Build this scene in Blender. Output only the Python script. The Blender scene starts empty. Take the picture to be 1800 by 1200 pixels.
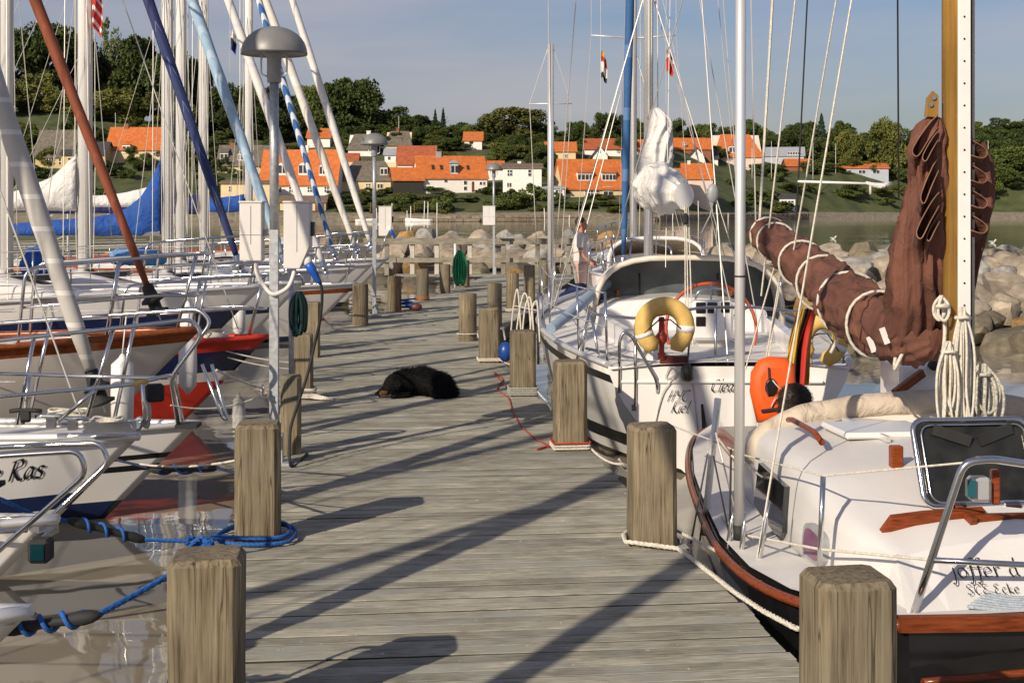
import bpy, bmesh, math, random
from mathutils import Vector as V, Matrix, Quaternion, noise
random.seed(7)
SC = bpy.context.scene
COL = SC.collection
R = math.radians
# ------------------------------------------------------------------ camera, sky, sun, exposure
FPX, HC, HY = 2500.0, 1.8, 369.0        # focal length in photo pixels, eye height above the deck, horizon row
WATER = -0.30
cam_data = bpy.data.cameras.new('camera'); cam = bpy.data.objects.new('camera', cam_data); COL.objects.link(cam)
cam.location = (0, 0, HC); cam.rotation_euler = (R(90), 0, 0)
cam_data.sensor_width = 36; cam_data.lens = 50; cam_data.shift_y = -231/1800; cam_data.clip_end = 5000
SC.camera = cam
SUN_EL, SUN_AZ = 26.6, 35.0            # shadows run to +y and +x: light travels 35 deg right of the view direction
world = bpy.data.worlds.new('World'); SC.world = world; world.use_nodes = True
wn, wl = world.node_tree.nodes, world.node_tree.links
bg = wn['Background']; sky = wn.new('ShaderNodeTexSky'); sky.sky_type = 'NISHITA'; sky.sun_disc = False
sky.sun_elevation = R(SUN_EL); sky.sun_rotation = R(180+SUN_AZ); sky.air_density = 1.3; sky.dust_density = 1.2; sky.ozone_density = 2.0
bg.inputs['Strength'].default_value = 0.086
# faint, thin cloud veil, everywhere alike
tc = wn.new('ShaderNodeTexCoord'); mp = wn.new('ShaderNodeMapping'); mp.inputs['Scale'].default_value = (1.5, 1.5, 9)
nz = wn.new('ShaderNodeTexNoise'); nz.inputs['Scale'].default_value = 2.1; nz.inputs['Detail'].default_value = 5
rp = wn.new('ShaderNodeValToRGB'); rp.color_ramp.elements[0].position = .33; rp.color_ramp.elements[1].position = .70
rp.color_ramp.elements[1].color = (.62, .62, .62, 1)
mx = wn.new('ShaderNodeMix'); mx.data_type = 'RGBA'
mx.inputs['B'].default_value = (5.6, 5.2, 5.6, 1)
wl.new(tc.outputs['Generated'], mp.inputs['Vector']); wl.new(mp.outputs[0], nz.inputs['Vector']); wl.new(nz.outputs['Fac'], rp.inputs[0])
tint = wn.new('ShaderNodeMix'); tint.data_type = 'RGBA'; tint.blend_type = 'MULTIPLY'; tint.inputs['Factor'].default_value = 1
tint.inputs['B'].default_value = (.62, .665, .90, 1)
wl.new(sky.outputs[0], tint.inputs['A'])
wl.new(rp.outputs[0], mx.inputs['Factor']); wl.new(tint.outputs['Result'], mx.inputs['A']); wl.new(mx.outputs['Result'], bg.inputs['Color'])
sl = bpy.data.lights.new('sun', 'SUN'); sun = bpy.data.objects.new('sun', sl); COL.objects.link(sun)
sl.energy = 4.7; sl.angle = R(0.5); sl.color = (1.0, .87, .69)
_d = V((math.sin(R(SUN_AZ))*math.cos(R(SUN_EL)), math.cos(R(SUN_AZ))*math.cos(R(SUN_EL)), -math.sin(R(SUN_EL))))
sun.rotation_euler = _d.to_track_quat('-Z', 'Y').to_euler()
SC.view_settings.view_transform = 'Standard'; SC.view_settings.look = 'None'; SC.view_settings.gamma = 1; SC.view_settings.exposure = 0.08
SC.cycles.max_bounces = 6; SC.cycles.glossy_bounces = 4; SC.cycles.transparent_max_bounces = 8

# ------------------------------------------------------------------ helpers
def P(px, py, d): return V(((px-900)/FPX*d, d, HC-(py-HY)/FPX*d))         # photo pixel + distance -> place
def G(px, py, z=0.0): return P(px, py, FPX*(HC-z)/(py-HY))                 # photo pixel on a level surface
XF = {}
def _link(o, parent):
    COL.objects.link(o)
    if parent is not None: o.parent = parent
    return o
def tag(o, label=None, cat=None, group=None, kind=None):
    if label: o['label'] = label
    if cat: o['category'] = cat
    if group: o['group'] = group
    if kind: o['kind'] = kind
    return o
def thing(name, label, cat, loc=(0, 0, 0), rz=0.0, group=None):
    o = bpy.data.objects.new(name, None); o.empty_display_size = .2; _link(o, None)
    o.location = loc; o.rotation_euler = (0, 0, rz)
    XF[o.name] = Matrix.Translation(V(loc)) @ Matrix.Rotation(rz, 4, 'Z')
    return tag(o, label, cat, group)
def copy_tree(o, parent=None):
    c = o.copy(); _link(c, parent)
    for ch in list(o.children): copy_tree(ch, c)
    return c
def catmull(pts, n=6, closed=False):
    pts = [V(p) for p in pts]; out = []; N = len(pts)
    for i in range(N if closed else N-1):
        if closed: a, b, c, d = pts[i-1], pts[i], pts[(i+1) % N], pts[(i+2) % N]
        else: a, b, c, d = pts[max(i-1, 0)], pts[i], pts[i+1], pts[min(i+2, N-1)]
        for k in range(n):
            t = k/n
            out.append(.5*((2*b)+(c-a)*t+(2*a-5*b+4*c-d)*t*t+(3*b-a-3*c+d)*t**3))
    if not closed: out.append(pts[-1])
    return out
def rounded(pts, rad=.05, n=5):
    pts = [V(p) for p in pts]; out = [pts[0]]
    for i in range(1, len(pts)-1):
        p, a, b = pts[i], pts[i-1], pts[i+1]
        r1 = min(rad, (a-p).length*.48, (b-p).length*.48)
        s, e = p+(a-p).normalized()*r1, p+(b-p).normalized()*r1
        for k in range(n+1):
            t = k/n; out.append(s*(1-t)**2+p*2*t*(1-t)+e*t*t)
    out.append(pts[-1]); return out
def sagline(a, b, sag=.05, n=10):
    a, b = V(a), V(b)
    return [a.lerp(b, i/n)-V((0, 0, sag*4*(i/n)*(1-i/n))) for i in range(n+1)]
class MB:
    def __init__(s): s.v = []; s.f = []; s.m = []; s.s = []
    def add(s, vs, fs, mi=0, smooth=False):
        o = len(s.v); s.v += [V(p) for p in vs]
        for f in fs: s.f.append([i+o for i in f]); s.m.append(mi); s.s.append(smooth)
        return s
    def box(s, c, size, rz=0.0, mi=0, rot=None):
        c = V(c); x, y, z = [q/2 for q in size]
        M = (rot if rot is not None else Matrix.Rotation(rz, 3, 'Z'))
        vs = [c+M @ V((a*x, b*y, d*z)) for d in (-1, 1) for a, b in ((-1, -1), (1, -1), (1, 1), (-1, 1))]
        return s.add(vs, [(3, 2, 1, 0), (4, 5, 6, 7), (0, 1, 5, 4), (1, 2, 6, 5), (2, 3, 7, 6), (3, 0, 4, 7)], mi)
    def bar(s, a, b, w, h, mi=0, up=(0, 0, 1)):
        a, b = V(a), V(b); t = (b-a).normalized(); u = V(up)
        x = t.cross(u)
        if x.length < 1e-4: x = t.cross(V((0, 1, 0)))
        x.normalize(); y = x.cross(t)
        vs = [p+x*i*w/2+y*j*h/2 for p in (a, b) for i, j in ((-1, -1), (1, -1), (1, 1), (-1, 1))]
        return s.add(vs, [(0, 1, 2, 3), (7, 6, 5, 4), (0, 4, 5, 1), (1, 5, 6, 2), (2, 6, 7, 3), (3, 7, 4, 0)], mi)
    def tube(s, pts, r, n=8, mi=0, closed=False, cap=True, flat=1.0, ph=0.0):
        pts = [V(p) for p in pts]; N = len(pts)
        rs = r if isinstance(r, (list, tuple)) else [r]*N
        ts = []
        for i in range(N):
            a = pts[i-1] if (i > 0 or closed) else pts[0]; b = pts[(i+1) % N] if (i < N-1 or closed) else pts[-1]
            t = (b-a); ts.append(t.normalized() if t.length > 1e-9 else V((0, 0, 1)))
        u = ts[0].cross(V((0, 0, 1)))
        if u.length < 1e-3: u = ts[0].cross(V((0, 1, 0)))
        u.normalize(); vs = []
        for i in range(N):
            if i:
                q = ts[i-1].rotation_difference(ts[i]); u = (q @ u); u = (u-ts[i]*u.dot(ts[i])).normalized()
            w = ts[i].cross(u)
            for k in range(n):
                a = 2*math.pi*k/n+ph; vs.append(pts[i]+(u*math.cos(a)+w*math.sin(a)*flat)*rs[i])
        fs = []
        for i in range(N if closed else N-1):
            j = (i+1) % N
            for k in range(n): fs.append((i*n+k, i*n+(k+1) % n, j*n+(k+1) % n, j*n+k))
        s.add(vs, fs, mi, n > 5)
        if cap and not closed:
            o = len(s.v)-len(vs)
            s.f += [[o+k for k in reversed(range(n))], [o+(N-1)*n+k for k in range(n)]]; s.m += [mi, mi]; s.s += [False, False]
        return s
    def lathe(s, prof, c=(0, 0, 0), n=20, mi=0, M=None, smooth=True):
        c = V(c); vs = []
        for r, z in prof:
            for k in range(n):
                p = V((r*math.cos(2*math.pi*k/n), r*math.sin(2*math.pi*k/n), z)); vs.append(c+(M @ p if M is not None else p))
        fs = [(i*n+k, i*n+(k+1) % n, (i+1)*n+(k+1) % n, (i+1)*n+k) for i in range(len(prof)-1) for k in range(n)]
        s.add(vs, fs, mi, smooth)
        o = len(s.v)-len(vs)
        for i, rev in ((0, True), (len(prof)-1, False)):
            if prof[i][0] > 1e-4:
                ids = [o+i*n+k for k in range(n)]; s.f.append(ids[::-1] if rev else ids); s.m.append(mi); s.s.append(False)
        return s
    def loft(s, rings, closed=True, cap=True, mi=0, smooth=True, mis=None):
        n = len(rings[0]); vs = [p for r in rings for p in r]; fs = []; o = len(s.v)
        s.v += [V(p) for p in vs]
        for i in range(len(rings)-1):
            for k in range(n if closed else n-1):
                s.f.append([o+i*n+k, o+i*n+(k+1) % n, o+(i+1)*n+(k+1) % n, o+(i+1)*n+k]); s.m.append(mis[k] if mis else mi); s.s.append(smooth)
        if cap and closed:
            s.f += [[o+k for k in reversed(range(n))], [o+(len(rings)-1)*n+k for k in range(n)]]; s.m += [mi, mi]; s.s += [False, False]
        return s
    def ball(s, c, r, n=10, mi=0, M=None):
        rr = V(r) if not isinstance(r, (int, float)) else V((r, r, r)); c = V(c); k = n//2; vs = []; fs = []
        for i in range(k+1):
            th = math.pi*i/k
            for j in range(n):
                a = 2*math.pi*j/n; p = V((rr.x*math.sin(th)*math.cos(a), rr.y*math.sin(th)*math.sin(a), rr.z*math.cos(th))); vs.append(c+(M @ p if M is not None else p))
        for i in range(k):
            for j in range(n): fs.append((i*n+j, (i+1)*n+j, (i+1)*n+(j+1) % n, i*n+(j+1) % n))
        return s.add(vs, fs, mi, True)
    def mesh(s, name, mats, bevel=0, merge=True):
        me = bpy.data.meshes.new(name)
        me.from_pydata([tuple(p) for p in s.v], [], s.f)
        for m in (mats if isinstance(mats, (list, tuple)) else [mats]): me.materials.append(m)
        me.polygons.foreach_set('material_index', s.m); me.polygons.foreach_set('use_smooth', s.s)
        if merge or bevel:
            bm = bmesh.new(); bm.from_mesh(me); bmesh.ops.remove_doubles(bm, verts=bm.verts, dist=1e-5)
            if bevel: bmesh.ops.bevel(bm, geom=list(bm.edges), offset=bevel, segments=1, affect='EDGES', clamp_overlap=True)
            bmesh.ops.recalc_face_normals(bm, faces=bm.faces)
            bm.to_mesh(me); bm.free()
        me.update(); return me
    def build(s, name, mats, parent=None, local=False, bevel=0, origin=None):
        M = Matrix.Identity(4)
        if parent is not None: M = XF.get(parent.name, M)
        if origin is not None: M = Matrix.Translation(V(origin))
        if not local:
            I = M.inverted(); s.v = [I @ p for p in s.v]
        o = bpy.data.objects.new(name, s.mesh(name, mats, bevel)); _link(o, parent)
        if origin is not None: o.location = origin
        XF[o.name] = M
        return o
def solo(mb, name, mats, label, cat, group=None, kind=None, origin=None, bevel=0):
    if origin is None:
        n = len(mb.v); c = sum(mb.v, V((0, 0, 0)))/n; origin = V((c.x, c.y, min(p.z for p in mb.v)))
    return tag(mb.build(name, mats, None, bevel=bevel, origin=origin), label, cat, group, kind)
def rope_mb(pts, r, strands=True, n=5, pitch=None):
    """laid rope: three strands twisted about the path, or a plain round cord"""
    mb = MB(); pts = [V(p) for p in pts]
    if not strands: return mb.tube(pts, r, 6)
    pitch = pitch or r*7
    L = [0]
    for a, b in zip(pts, pts[1:]): L.append(L[-1]+(b-a).length)
    N = max(4, int(L[-1]/(pitch/5))); fine = []; j = 0
    for i in range(N+1):
        s = L[-1]*i/N
        while j < len(L)-2 and L[j+1] < s: j += 1
        fine.append((pts[j].lerp(pts[j+1], (s-L[j])/max(1e-9, L[j+1]-L[j])), s))
    t0 = None
    for k in range(3):
        path = []; u = None; tp = None
        for i, (p, s) in enumerate(fine):
            a = fine[max(0, i-1)][0]; b = fine[min(N, i+1)][0]; t = (b-a).normalized()
            if u is None:
                u = t.cross(V((.1, .2, 1))).normalized()
            else:
                u = tp.rotation_difference(t) @ u; u = (u-t*u.dot(t)).normalized()
            tp = t; w = t.cross(u); ang = 2*math.pi*(s/pitch+k/3)
            path.append(p+(u*math.cos(ang)+w*math.sin(ang))*r*.5)
        mb.tube(path, r*.56, n)
    return mb

# ------------------------------------------------------------------ materials (all procedural)
MATS = {}
def mat(name, col, rough=.6, metal=0.0, var=.12, scale=6.0, stretch=(1, 1, 1), bump=0.0, bscale=None, col2=None, spec=.5, rnd=0.0, trans=0.0, coat=0.0, detail=4, bdist=.01, cloth=False):
    if name in MATS: return MATS[name]
    m = bpy.data.materials.new(name); m.use_nodes = True; nt = m.node_tree; N, L = nt.nodes, nt.links
    b = N['Principled BSDF']; b.inputs['Roughness'].default_value = rough; b.inputs['Metallic'].default_value = metal
    b.inputs['Specular IOR Level'].default_value = spec
    if trans: b.inputs['Transmission Weight'].default_value = trans
    if coat: b.inputs['Coat Weight'].default_value = coat; b.inputs['Coat Roughness'].default_value = .08
    t = N.new('ShaderNodeTexCoord'); mpp = N.new('ShaderNodeMapping'); mpp.inputs['Scale'].default_value = stretch
    L.new(t.outputs['Object'], mpp.inputs['Vector'])
    n1 = N.new('ShaderNodeTexNoise'); n1.inputs['Scale'].default_value = scale; n1.inputs['Detail'].default_value = detail
    vec = mpp.outputs[0]
    if rnd:
        oi = N.new('ShaderNodeObjectInfo'); ad = N.new('ShaderNodeVectorMath'); ad.operation = 'MULTIPLY_ADD'
        ad.inputs[1].default_value = (1, 1, 1)
        cm = N.new('ShaderNodeMath'); cm.operation = 'MULTIPLY'; cm.inputs[1].default_value = 37
        L.new(oi.outputs['Random'], cm.inputs[0]); L.new(vec, ad.inputs[0]); L.new(cm.outputs[0], ad.inputs[2]); vec = ad.outputs[0]
    L.new(vec, n1.inputs['Vector'])
    r = N.new('ShaderNodeValToRGB'); L.new(n1.outputs['Fac'], r.inputs[0])
    c2 = col2 or tuple(min(1, c*(1+var)) for c in col)
    c1 = tuple(c*(1-var) for c in col) if not col2 else col
    r.color_ramp.elements[0].position = .3; r.color_ramp.elements[1].position = .7
    r.color_ramp.elements[0].color = (*c1, 1); r.color_ramp.elements[1].color = (*c2, 1)
    out = r.outputs[0]
    if rnd:
        hs = N.new('ShaderNodeHueSaturation'); mr = N.new('ShaderNodeMapRange'); mr.inputs['To Min'].default_value = 1-rnd; mr.inputs['To Max'].default_value = 1+rnd
        L.new(oi.outputs['Random'], mr.inputs[0]); L.new(mr.outputs[0], hs.inputs['Value']); L.new(out, hs.inputs['Color']); out = hs.outputs[0]
    L.new(out, b.inputs['Base Color'])
    if bump:
        bp = N.new('ShaderNodeBump'); bp.inputs['Strength'].default_value = bump; bp.inputs['Distance'].default_value = bdist
        if bscale:
            n2 = N.new('ShaderNodeTexNoise'); n2.inputs['Scale'].default_value = bscale; n2.inputs['Detail'].default_value = 3 if not cloth else 6; n2.inputs['Distortion'].default_value = 1.6 if cloth else 0; L.new(vec, n2.inputs['Vector']); L.new(n2.outputs['Fac'], bp.inputs['Height'])
        else: L.new(n1.outputs['Fac'], bp.inputs['Height'])
        L.new(bp.outputs[0], b.inputs['Normal'])
    m['out'] = 1; MATS[name] = m; return m
def wood(name, dark, mid, light, axis='X', scale=3.0, rnd=.15, rough=.85, bump=.35, long=.06, blotch=None, checks=0, specks=False):
    """timber: grain stretched along an axis, blotches and fine dark checks; every piece differs"""
    if name in MATS: return MATS[name]
    m = bpy.data.materials.new(name); m.use_nodes = True; N, L = m.node_tree.nodes, m.node_tree.links
    b = N['Principled BSDF']; b.inputs['Roughness'].default_value = rough; b.inputs['Specular IOR Level'].default_value = .25
    t = N.new('ShaderNodeTexCoord'); oi = N.new('ShaderNodeObjectInfo')
    cm = N.new('ShaderNodeMath'); cm.operation = 'MULTIPLY'; cm.inputs[1].default_value = 53; L.new(oi.outputs['Random'], cm.inputs[0])
    ad = N.new('ShaderNodeVectorMath'); L.new(t.outputs['Object'], ad.inputs[0]); L.new(cm.outputs[0], ad.inputs[1])
    mpp = N.new('ShaderNodeMapping'); s = [1, 1, 1]; s['XYZ'.index(axis)] = long; mpp.inputs['Scale'].default_value = s; L.new(ad.outputs[0], mpp.inputs['Vector'])
    g = N.new('ShaderNodeTexNoise'); g.inputs['Scale'].default_value = scale*22; g.inputs['Detail'].default_value = 5; g.inputs['Roughness'].default_value = .65; L.new(mpp.outputs[0], g.inputs['Vector'])
    r = N.new('ShaderNodeValToRGB'); e = r.color_ramp.elements; e[0].position = .28; e[0].color = (*dark, 1); e[1].position = .75; e[1].color = (*light, 1)
    k = e.new(.47); k.color = (*mid, 1); L.new(g.outputs['Fac'], r.inputs[0])
    bl = N.new('ShaderNodeTexNoise'); bl.inputs['Scale'].default_value = scale; bl.inputs['Detail'].default_value = 3; L.new(ad.outputs[0], bl.inputs['Vector'])
    mr = N.new('ShaderNodeMapRange'); mr.inputs['From Min'].default_value = .3; mr.inputs['From Max'].default_value = .7; mr.inputs['To Min'].default_value = .72; mr.inputs['To Max'].default_value = 1.18; L.new(bl.outputs['Fac'], mr.inputs[0])
    mr2 = N.new('ShaderNodeMapRange'); mr2.inputs['To Min'].default_value = 1-rnd; mr2.inputs['To Max'].default_value = 1+rnd; L.new(oi.outputs['Random'], mr2.inputs[0])
    mm = N.new('ShaderNodeMath'); mm.operation = 'MULTIPLY'; L.new(mr.outputs[0], mm.inputs[0]); L.new(mr2.outputs[0], mm.inputs[1])
    hs = N.new('ShaderNodeHueSaturation'); L.new(mm.outputs[0], hs.inputs['Value']); L.new(r.outputs[0], hs.inputs['Color'])
    outc = hs.outputs[0]
    if blotch:
        b2 = N.new('ShaderNodeTexNoise'); b2.inputs['Scale'].default_value = scale*.55; b2.inputs['Detail'].default_value = 4; L.new(ad.outputs[0], b2.inputs['Vector'])
        rr = N.new('ShaderNodeValToRGB'); rr.color_ramp.elements[0].position = .5; rr.color_ramp.elements[1].position = .72; L.new(b2.outputs['Fac'], rr.inputs[0])
        m2 = N.new('ShaderNodeMix'); m2.data_type = 'RGBA'; m2.inputs['B'].default_value = (*blotch, 1); L.new(rr.outputs[0], m2.inputs['Factor']); L.new(outc, m2.inputs['A']); outc = m2.outputs['Result']
    hgt = g.outputs['Fac']
    if checks:      # drying splits along the grain
        mp3 = N.new('ShaderNodeMapping'); s3 = [1, 1, 1]; s3['XYZ'.index(axis)] = .035; mp3.inputs['Scale'].default_value = s3; L.new(ad.outputs[0], mp3.inputs['Vector'])
        ck = N.new('ShaderNodeTexNoise'); ck.inputs['Scale'].default_value = 19; ck.inputs['Detail'].default_value = 2; L.new(mp3.outputs[0], ck.inputs['Vector'])
        cr = N.new('ShaderNodeValToRGB'); ce = cr.color_ramp.elements; ce[0].position = .5-.012; ce[0].color = (1, 1, 1, 1); ce[1].position = .5+.012; ce[1].color = (1, 1, 1, 1); mid_ = ce.new(.5); mid_.color = (0, 0, 0, 1); L.new(ck.outputs['Fac'], cr.inputs[0])
        m3 = N.new('ShaderNodeMix'); m3.data_type = 'RGBA'; m3.blend_type = 'MULTIPLY'; m3.inputs['Factor'].default_value = checks; L.new(outc, m3.inputs['A']); L.new(cr.outputs[0], m3.inputs['B']); outc = m3.outputs['Result']
    if specks:      # droppings and scuffs
        sn = N.new('ShaderNodeTexNoise'); sn.inputs['Scale'].default_value = 26; sn.inputs['Detail'].default_value = 2; L.new(ad.outputs[0], sn.inputs['Vector'])
        sr = N.new('ShaderNodeMapRange'); sr.inputs['From Min'].default_value = .73; sr.inputs['From Max'].default_value = .77; L.new(sn.outputs['Fac'], sr.inputs[0])
        m4 = N.new('ShaderNodeMix'); m4.data_type = 'RGBA'; m4.inputs['B'].default_value = (.55, .54, .50, 1); L.new(sr.outputs[0], m4.inputs['Factor']); L.new(outc, m4.inputs['A']); outc = m4.outputs['Result']
    L.new(outc, b.inputs['Base Color'])
    bp = N.new('ShaderNodeBump'); bp.inputs['Strength'].default_value = bump; bp.inputs['Distance'].default_value = .006; L.new(hgt, bp.inputs['Height']); L.new(bp.outputs[0], b.inputs['Normal'])
    MATS[name] = m; return m
def banded(name, col, band, freq, width, rough=.7, twist=0.0, var=.06, axis='Z'):
    """cloth rolled on a stay: pale seam bands along the roll"""
    m = mat(name, col, rough, var=var, scale=9, bump=.12, bscale=30); N, L = m.node_tree.nodes, m.node_tree.links
    b = N['Principled BSDF']; base = b.inputs['Base Color'].links[0].from_socket
    t = N.new('ShaderNodeTexCoord'); sp = N.new('ShaderNodeSeparateXYZ'); L.new(t.outputs['Object'], sp.inputs[0])
    q = N.new('ShaderNodeMath'); q.operation = 'MULTIPLY_ADD'; q.inputs[1].default_value = freq; q.inputs[2].default_value = 100
    L.new(sp.outputs[axis], q.inputs[0])
    src = q.outputs[0]
    if twist:
        y = N.new('ShaderNodeMath'); y.operation = 'MULTIPLY_ADD'; y.inputs[1].default_value = twist; L.new(sp.outputs['Y'], y.inputs[0]); L.new(src, y.inputs[2]); src = y.outputs[0]
    fr = N.new('ShaderNodeMath'); fr.operation = 'FRACT'; L.new(src, fr.inputs[0])
    lt = N.new('ShaderNodeMath'); lt.operation = 'LESS_THAN'; lt.inputs[1].default_value = width; L.new(fr.outputs[0], lt.inputs[0])
    m2 = N.new('ShaderNodeMix'); m2.data_type = 'RGBA'; L.new(lt.outputs[0], m2.inputs['Factor']); L.new(base, m2.inputs['A']); m2.inputs['B'].default_value = (*band, 1)
    L.new(m2.outputs['Result'], b.inputs['Base Color']); return m
white = mat('gelcoat_white', (.80, .775, .745), .25, var=.04, scale=1.3, coat=.3)
cream = mat('gelcoat_cream', (.66, .60, .52), .3, var=.05, scale=1.5, coat=.3)
greyg = mat('gelcoat_grey', (.55, .54, .52), .35, var=.06, scale=2)
deckw = mat('deck_white', (.68, .66, .63), .6, var=.07, scale=5, bump=.15, bscale=180)
navy = mat('gelcoat_navy', (.012, .022, .075), .2, var=.15, coat=.3)
redp = mat('red_antifouling', (.54, .03, .015), .45, var=.12)
blackp = mat('black_paint', (.012, .012, .012), .35, var=.2)
rubber = mat('black_rubber', (.018, .018, .018), .75, var=.3, bump=.2, bscale=40)
varn = wood('varnished_mahogany', (.14, .028, .008), (.26, .065, .018), (.36, .11, .03), 'X', 3, .08, .22, .05)
varnz = wood('varnished_spruce', (.22, .115, .025), (.33, .18, .045), (.42, .25, .075), 'Z', 2, .05, .25, .05, .03)
steel = mat('stainless_steel', (.62, .62, .62), .16, 1.0, var=.06, scale=14)
galv = mat('galvanised_steel', (.42, .44, .46), .5, .55, var=.22, scale=30)
alu = mat('mast_aluminium', (.74, .73, .72), .38, .55, var=.05, scale=3)
aluw = mat('mast_white', (.72, .71, .69), .32, .0, var=.05, scale=2)
wire = mat('rigging_wire', (.58, .55, .50), .4, .35, var=.1)
ropew = mat('rope_white', (.62, .58, .50), .9, var=.2, scale=60, bump=.4, bscale=300)
ropeb = mat('rope_blue', (.012, .10, .36), .75, var=.25, scale=80, bump=.4, bscale=300)
roper = mat('rope_red', (.40, .05, .03), .85, var=.25, scale=80)
glassd = mat('dark_window', (.012, .014, .016), .06, var=.3, spec=.8)
canvw = mat('canvas_white', (.68, .66, .63), .85, var=.08, scale=5, bump=1.0, bscale=5, bdist=.045, cloth=True)
canvb = mat('canvas_blue', (.012, .075, .33), .8, var=.2, scale=4, bump=1.0, bscale=5, bdist=.045, cloth=True)
canvn = mat('canvas_navy', (.01, .02, .09), .85, var=.2, scale=4, bump=1.0, bscale=5, bdist=.045, cloth=True)
canvbr = mat('canvas_brown', (.080, .030, .020), .9, col2=(.185, .074, .048), scale=5, stretch=(1, 1, .5), bump=1.0, bscale=5, bdist=.045, cloth=True)
canvbe = mat('canvas_beige', (.50, .42, .33), .9, var=.14, scale=6, bump=1.0, bscale=5, bdist=.045, cloth=True)
canvlb = mat('canvas_light_blue', (.10, .30, .62), .8, var=.15, scale=4, bump=1.0, bscale=5, bdist=.045, cloth=True)
orange = mat('orange_foam', (.80, .10, .008), .6, var=.08, scale=8)
yellow = mat('yellow_foam', (.66, .44, .13), .75, var=.12, scale=16, bump=.2, bscale=40)
whitep = mat('white_paint', (.76, .75, .72), .5, var=.05, scale=8)
grill = mat('grey_paint', (.30, .31, .32), .45, var=.12, scale=20)
# ------------------------------------------------------------------ the setting: water, shore, hillside
def water_mat():
    m = bpy.data.materials.new('harbour_water'); m.use_nodes = True; N, L = m.node_tree.nodes, m.node_tree.links
    b = N['Principled BSDF']; b.inputs['Roughness'].default_value = .03; b.inputs['IOR'].default_value = 1.6
    t = N.new('ShaderNodeTexCoord')
    n0 = N.new('ShaderNodeTexNoise'); n0.inputs['Scale'].default_value = .25; n0.inputs['Detail'].default_value = 3; L.new(t.outputs['Object'], n0.inputs['Vector'])
    r = N.new('ShaderNodeValToRGB'); r.color_ramp.elements[0].color = (.22, .195, .145, 1); r.color_ramp.elements[1].color = (.28, .245, .185, 1); L.new(n0.outputs['Fac'], r.inputs[0]); L.new(r.outputs[0], b.inputs['Base Color'])
    n1 = N.new('ShaderNodeTexNoise'); n1.inputs['Scale'].default_value = 1.5; n1.inputs['Detail'].default_value = 2; L.new(t.outputs['Object'], n1.inputs['Vector'])
    mpp = N.new('ShaderNodeMapping'); mpp.inputs['Scale'].default_value = (.25, 1, 1); L.new(t.outputs['Object'], mpp.inputs['Vector'])
    n2 = N.new('ShaderNodeTexNoise'); n2.inputs['Scale'].default_value = .12; n2.inputs['Detail'].default_value = 4; L.new(mpp.outputs[0], n2.inputs['Vector'])
    rr = N.new('ShaderNodeMapRange'); rr.inputs['From Min'].default_value = .42; rr.inputs['From Max'].default_value = .66; L.new(n2.outputs['Fac'], rr.inputs[0])
    # wind patches far out are rougher
    sp = N.new('ShaderNodeSeparateXYZ'); L.new(t.outputs['Object'], sp.inputs[0])
    fr = N.new('ShaderNodeMapRange'); fr.inputs['From Min'].default_value = 45; fr.inputs['From Max'].default_value = 110; L.new(sp.outputs['Y'], fr.inputs[0])
    mu = N.new('ShaderNodeMath'); mu.operation = 'MULTIPLY'; L.new(rr.outputs[0], mu.inputs[0]); L.new(fr.outputs[0], mu.inputs[1])
    st = N.new('ShaderNodeMapRange'); st.inputs['To Min'].default_value = .15; st.inputs['To Max'].default_value = .5; L.new(mu.outputs[0], st.inputs[0])
    bp = N.new('ShaderNodeBump'); bp.inputs['Distance'].default_value = .04; L.new(st.outputs[0], bp.inputs['Strength']); L.new(n1.outputs['Fac'], bp.inputs['Height']); L.new(bp.outputs[0], b.inputs['Normal'])
    return m
wm = MB(); wm.add([(-2500, -300, WATER), (2500, -300, WATER), (2500, 3200, WATER), (-2500, 3200, WATER)], [(0, 1, 2, 3)])
tag(wm.build('water', water_mat()), kind='structure')

def lerp_tab(tab, x):
    if x <= tab[0][0]: return tab[0][1]
    for (a, b), (c, d) in zip(tab, tab[1:]):
        if x <= c: return b+(d-b)*(x-a)/(c-a)
    return tab[-1][1]
def shore(px): return lerp_tab([(600, 254), (1120, 258), (1430, 330), (1600, 350), (1900, 345), (2600, 330)], px)
TL = [(-20, -3), (0, -.45), (3, .9), (9, 1.9), (20, 4.8), (32, 7.2), (70, 17.0), (140, 22), (400, 26), (1200, 30)]
TR = [(-20, -3), (0, -.45), (4, .9), (8, 1.6), (20, 9), (30, 12.8), (60, 15.5), (140, 20), (400, 24), (1200, 30)]
def terr(x, y):
    px = 900+x/max(y, 1)*FPX; s = y-shore(px)
    k = min(1, max(0, (px-1330)/120)); h = lerp_tab(TL, s)*(1-k)+lerp_tab(TR, s)*k
    if s > 30:
        h += min(1, (s-30)/60)*8*min(1, max(0, (420-px)/300))
        h += min(1, (s-60)/250)*16*min(1, max(0, (px-1600)/150))
    if s > 4: h += noise.noise(V((x*.05, y*.05, 0)))*min(1.2, s*.03)
    return h
def ground_at(px, py):
    d = shore(px)+1
    while d < 900:
        z = terr((px-900)/FPX*d, d)
        if HY-(z-HC)*FPX/d <= py: break
        d += .5
    return d
ground_m = mat('grass_bank', (.035, .050, .014), .95, scale=.3, col2=(.092, .105, .034), bump=.5, bscale=3)
beach_m = mat('beach_stones', (.20, .17, .12), .95, var=.35, scale=1.2, bump=.6, bscale=5)
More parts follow.
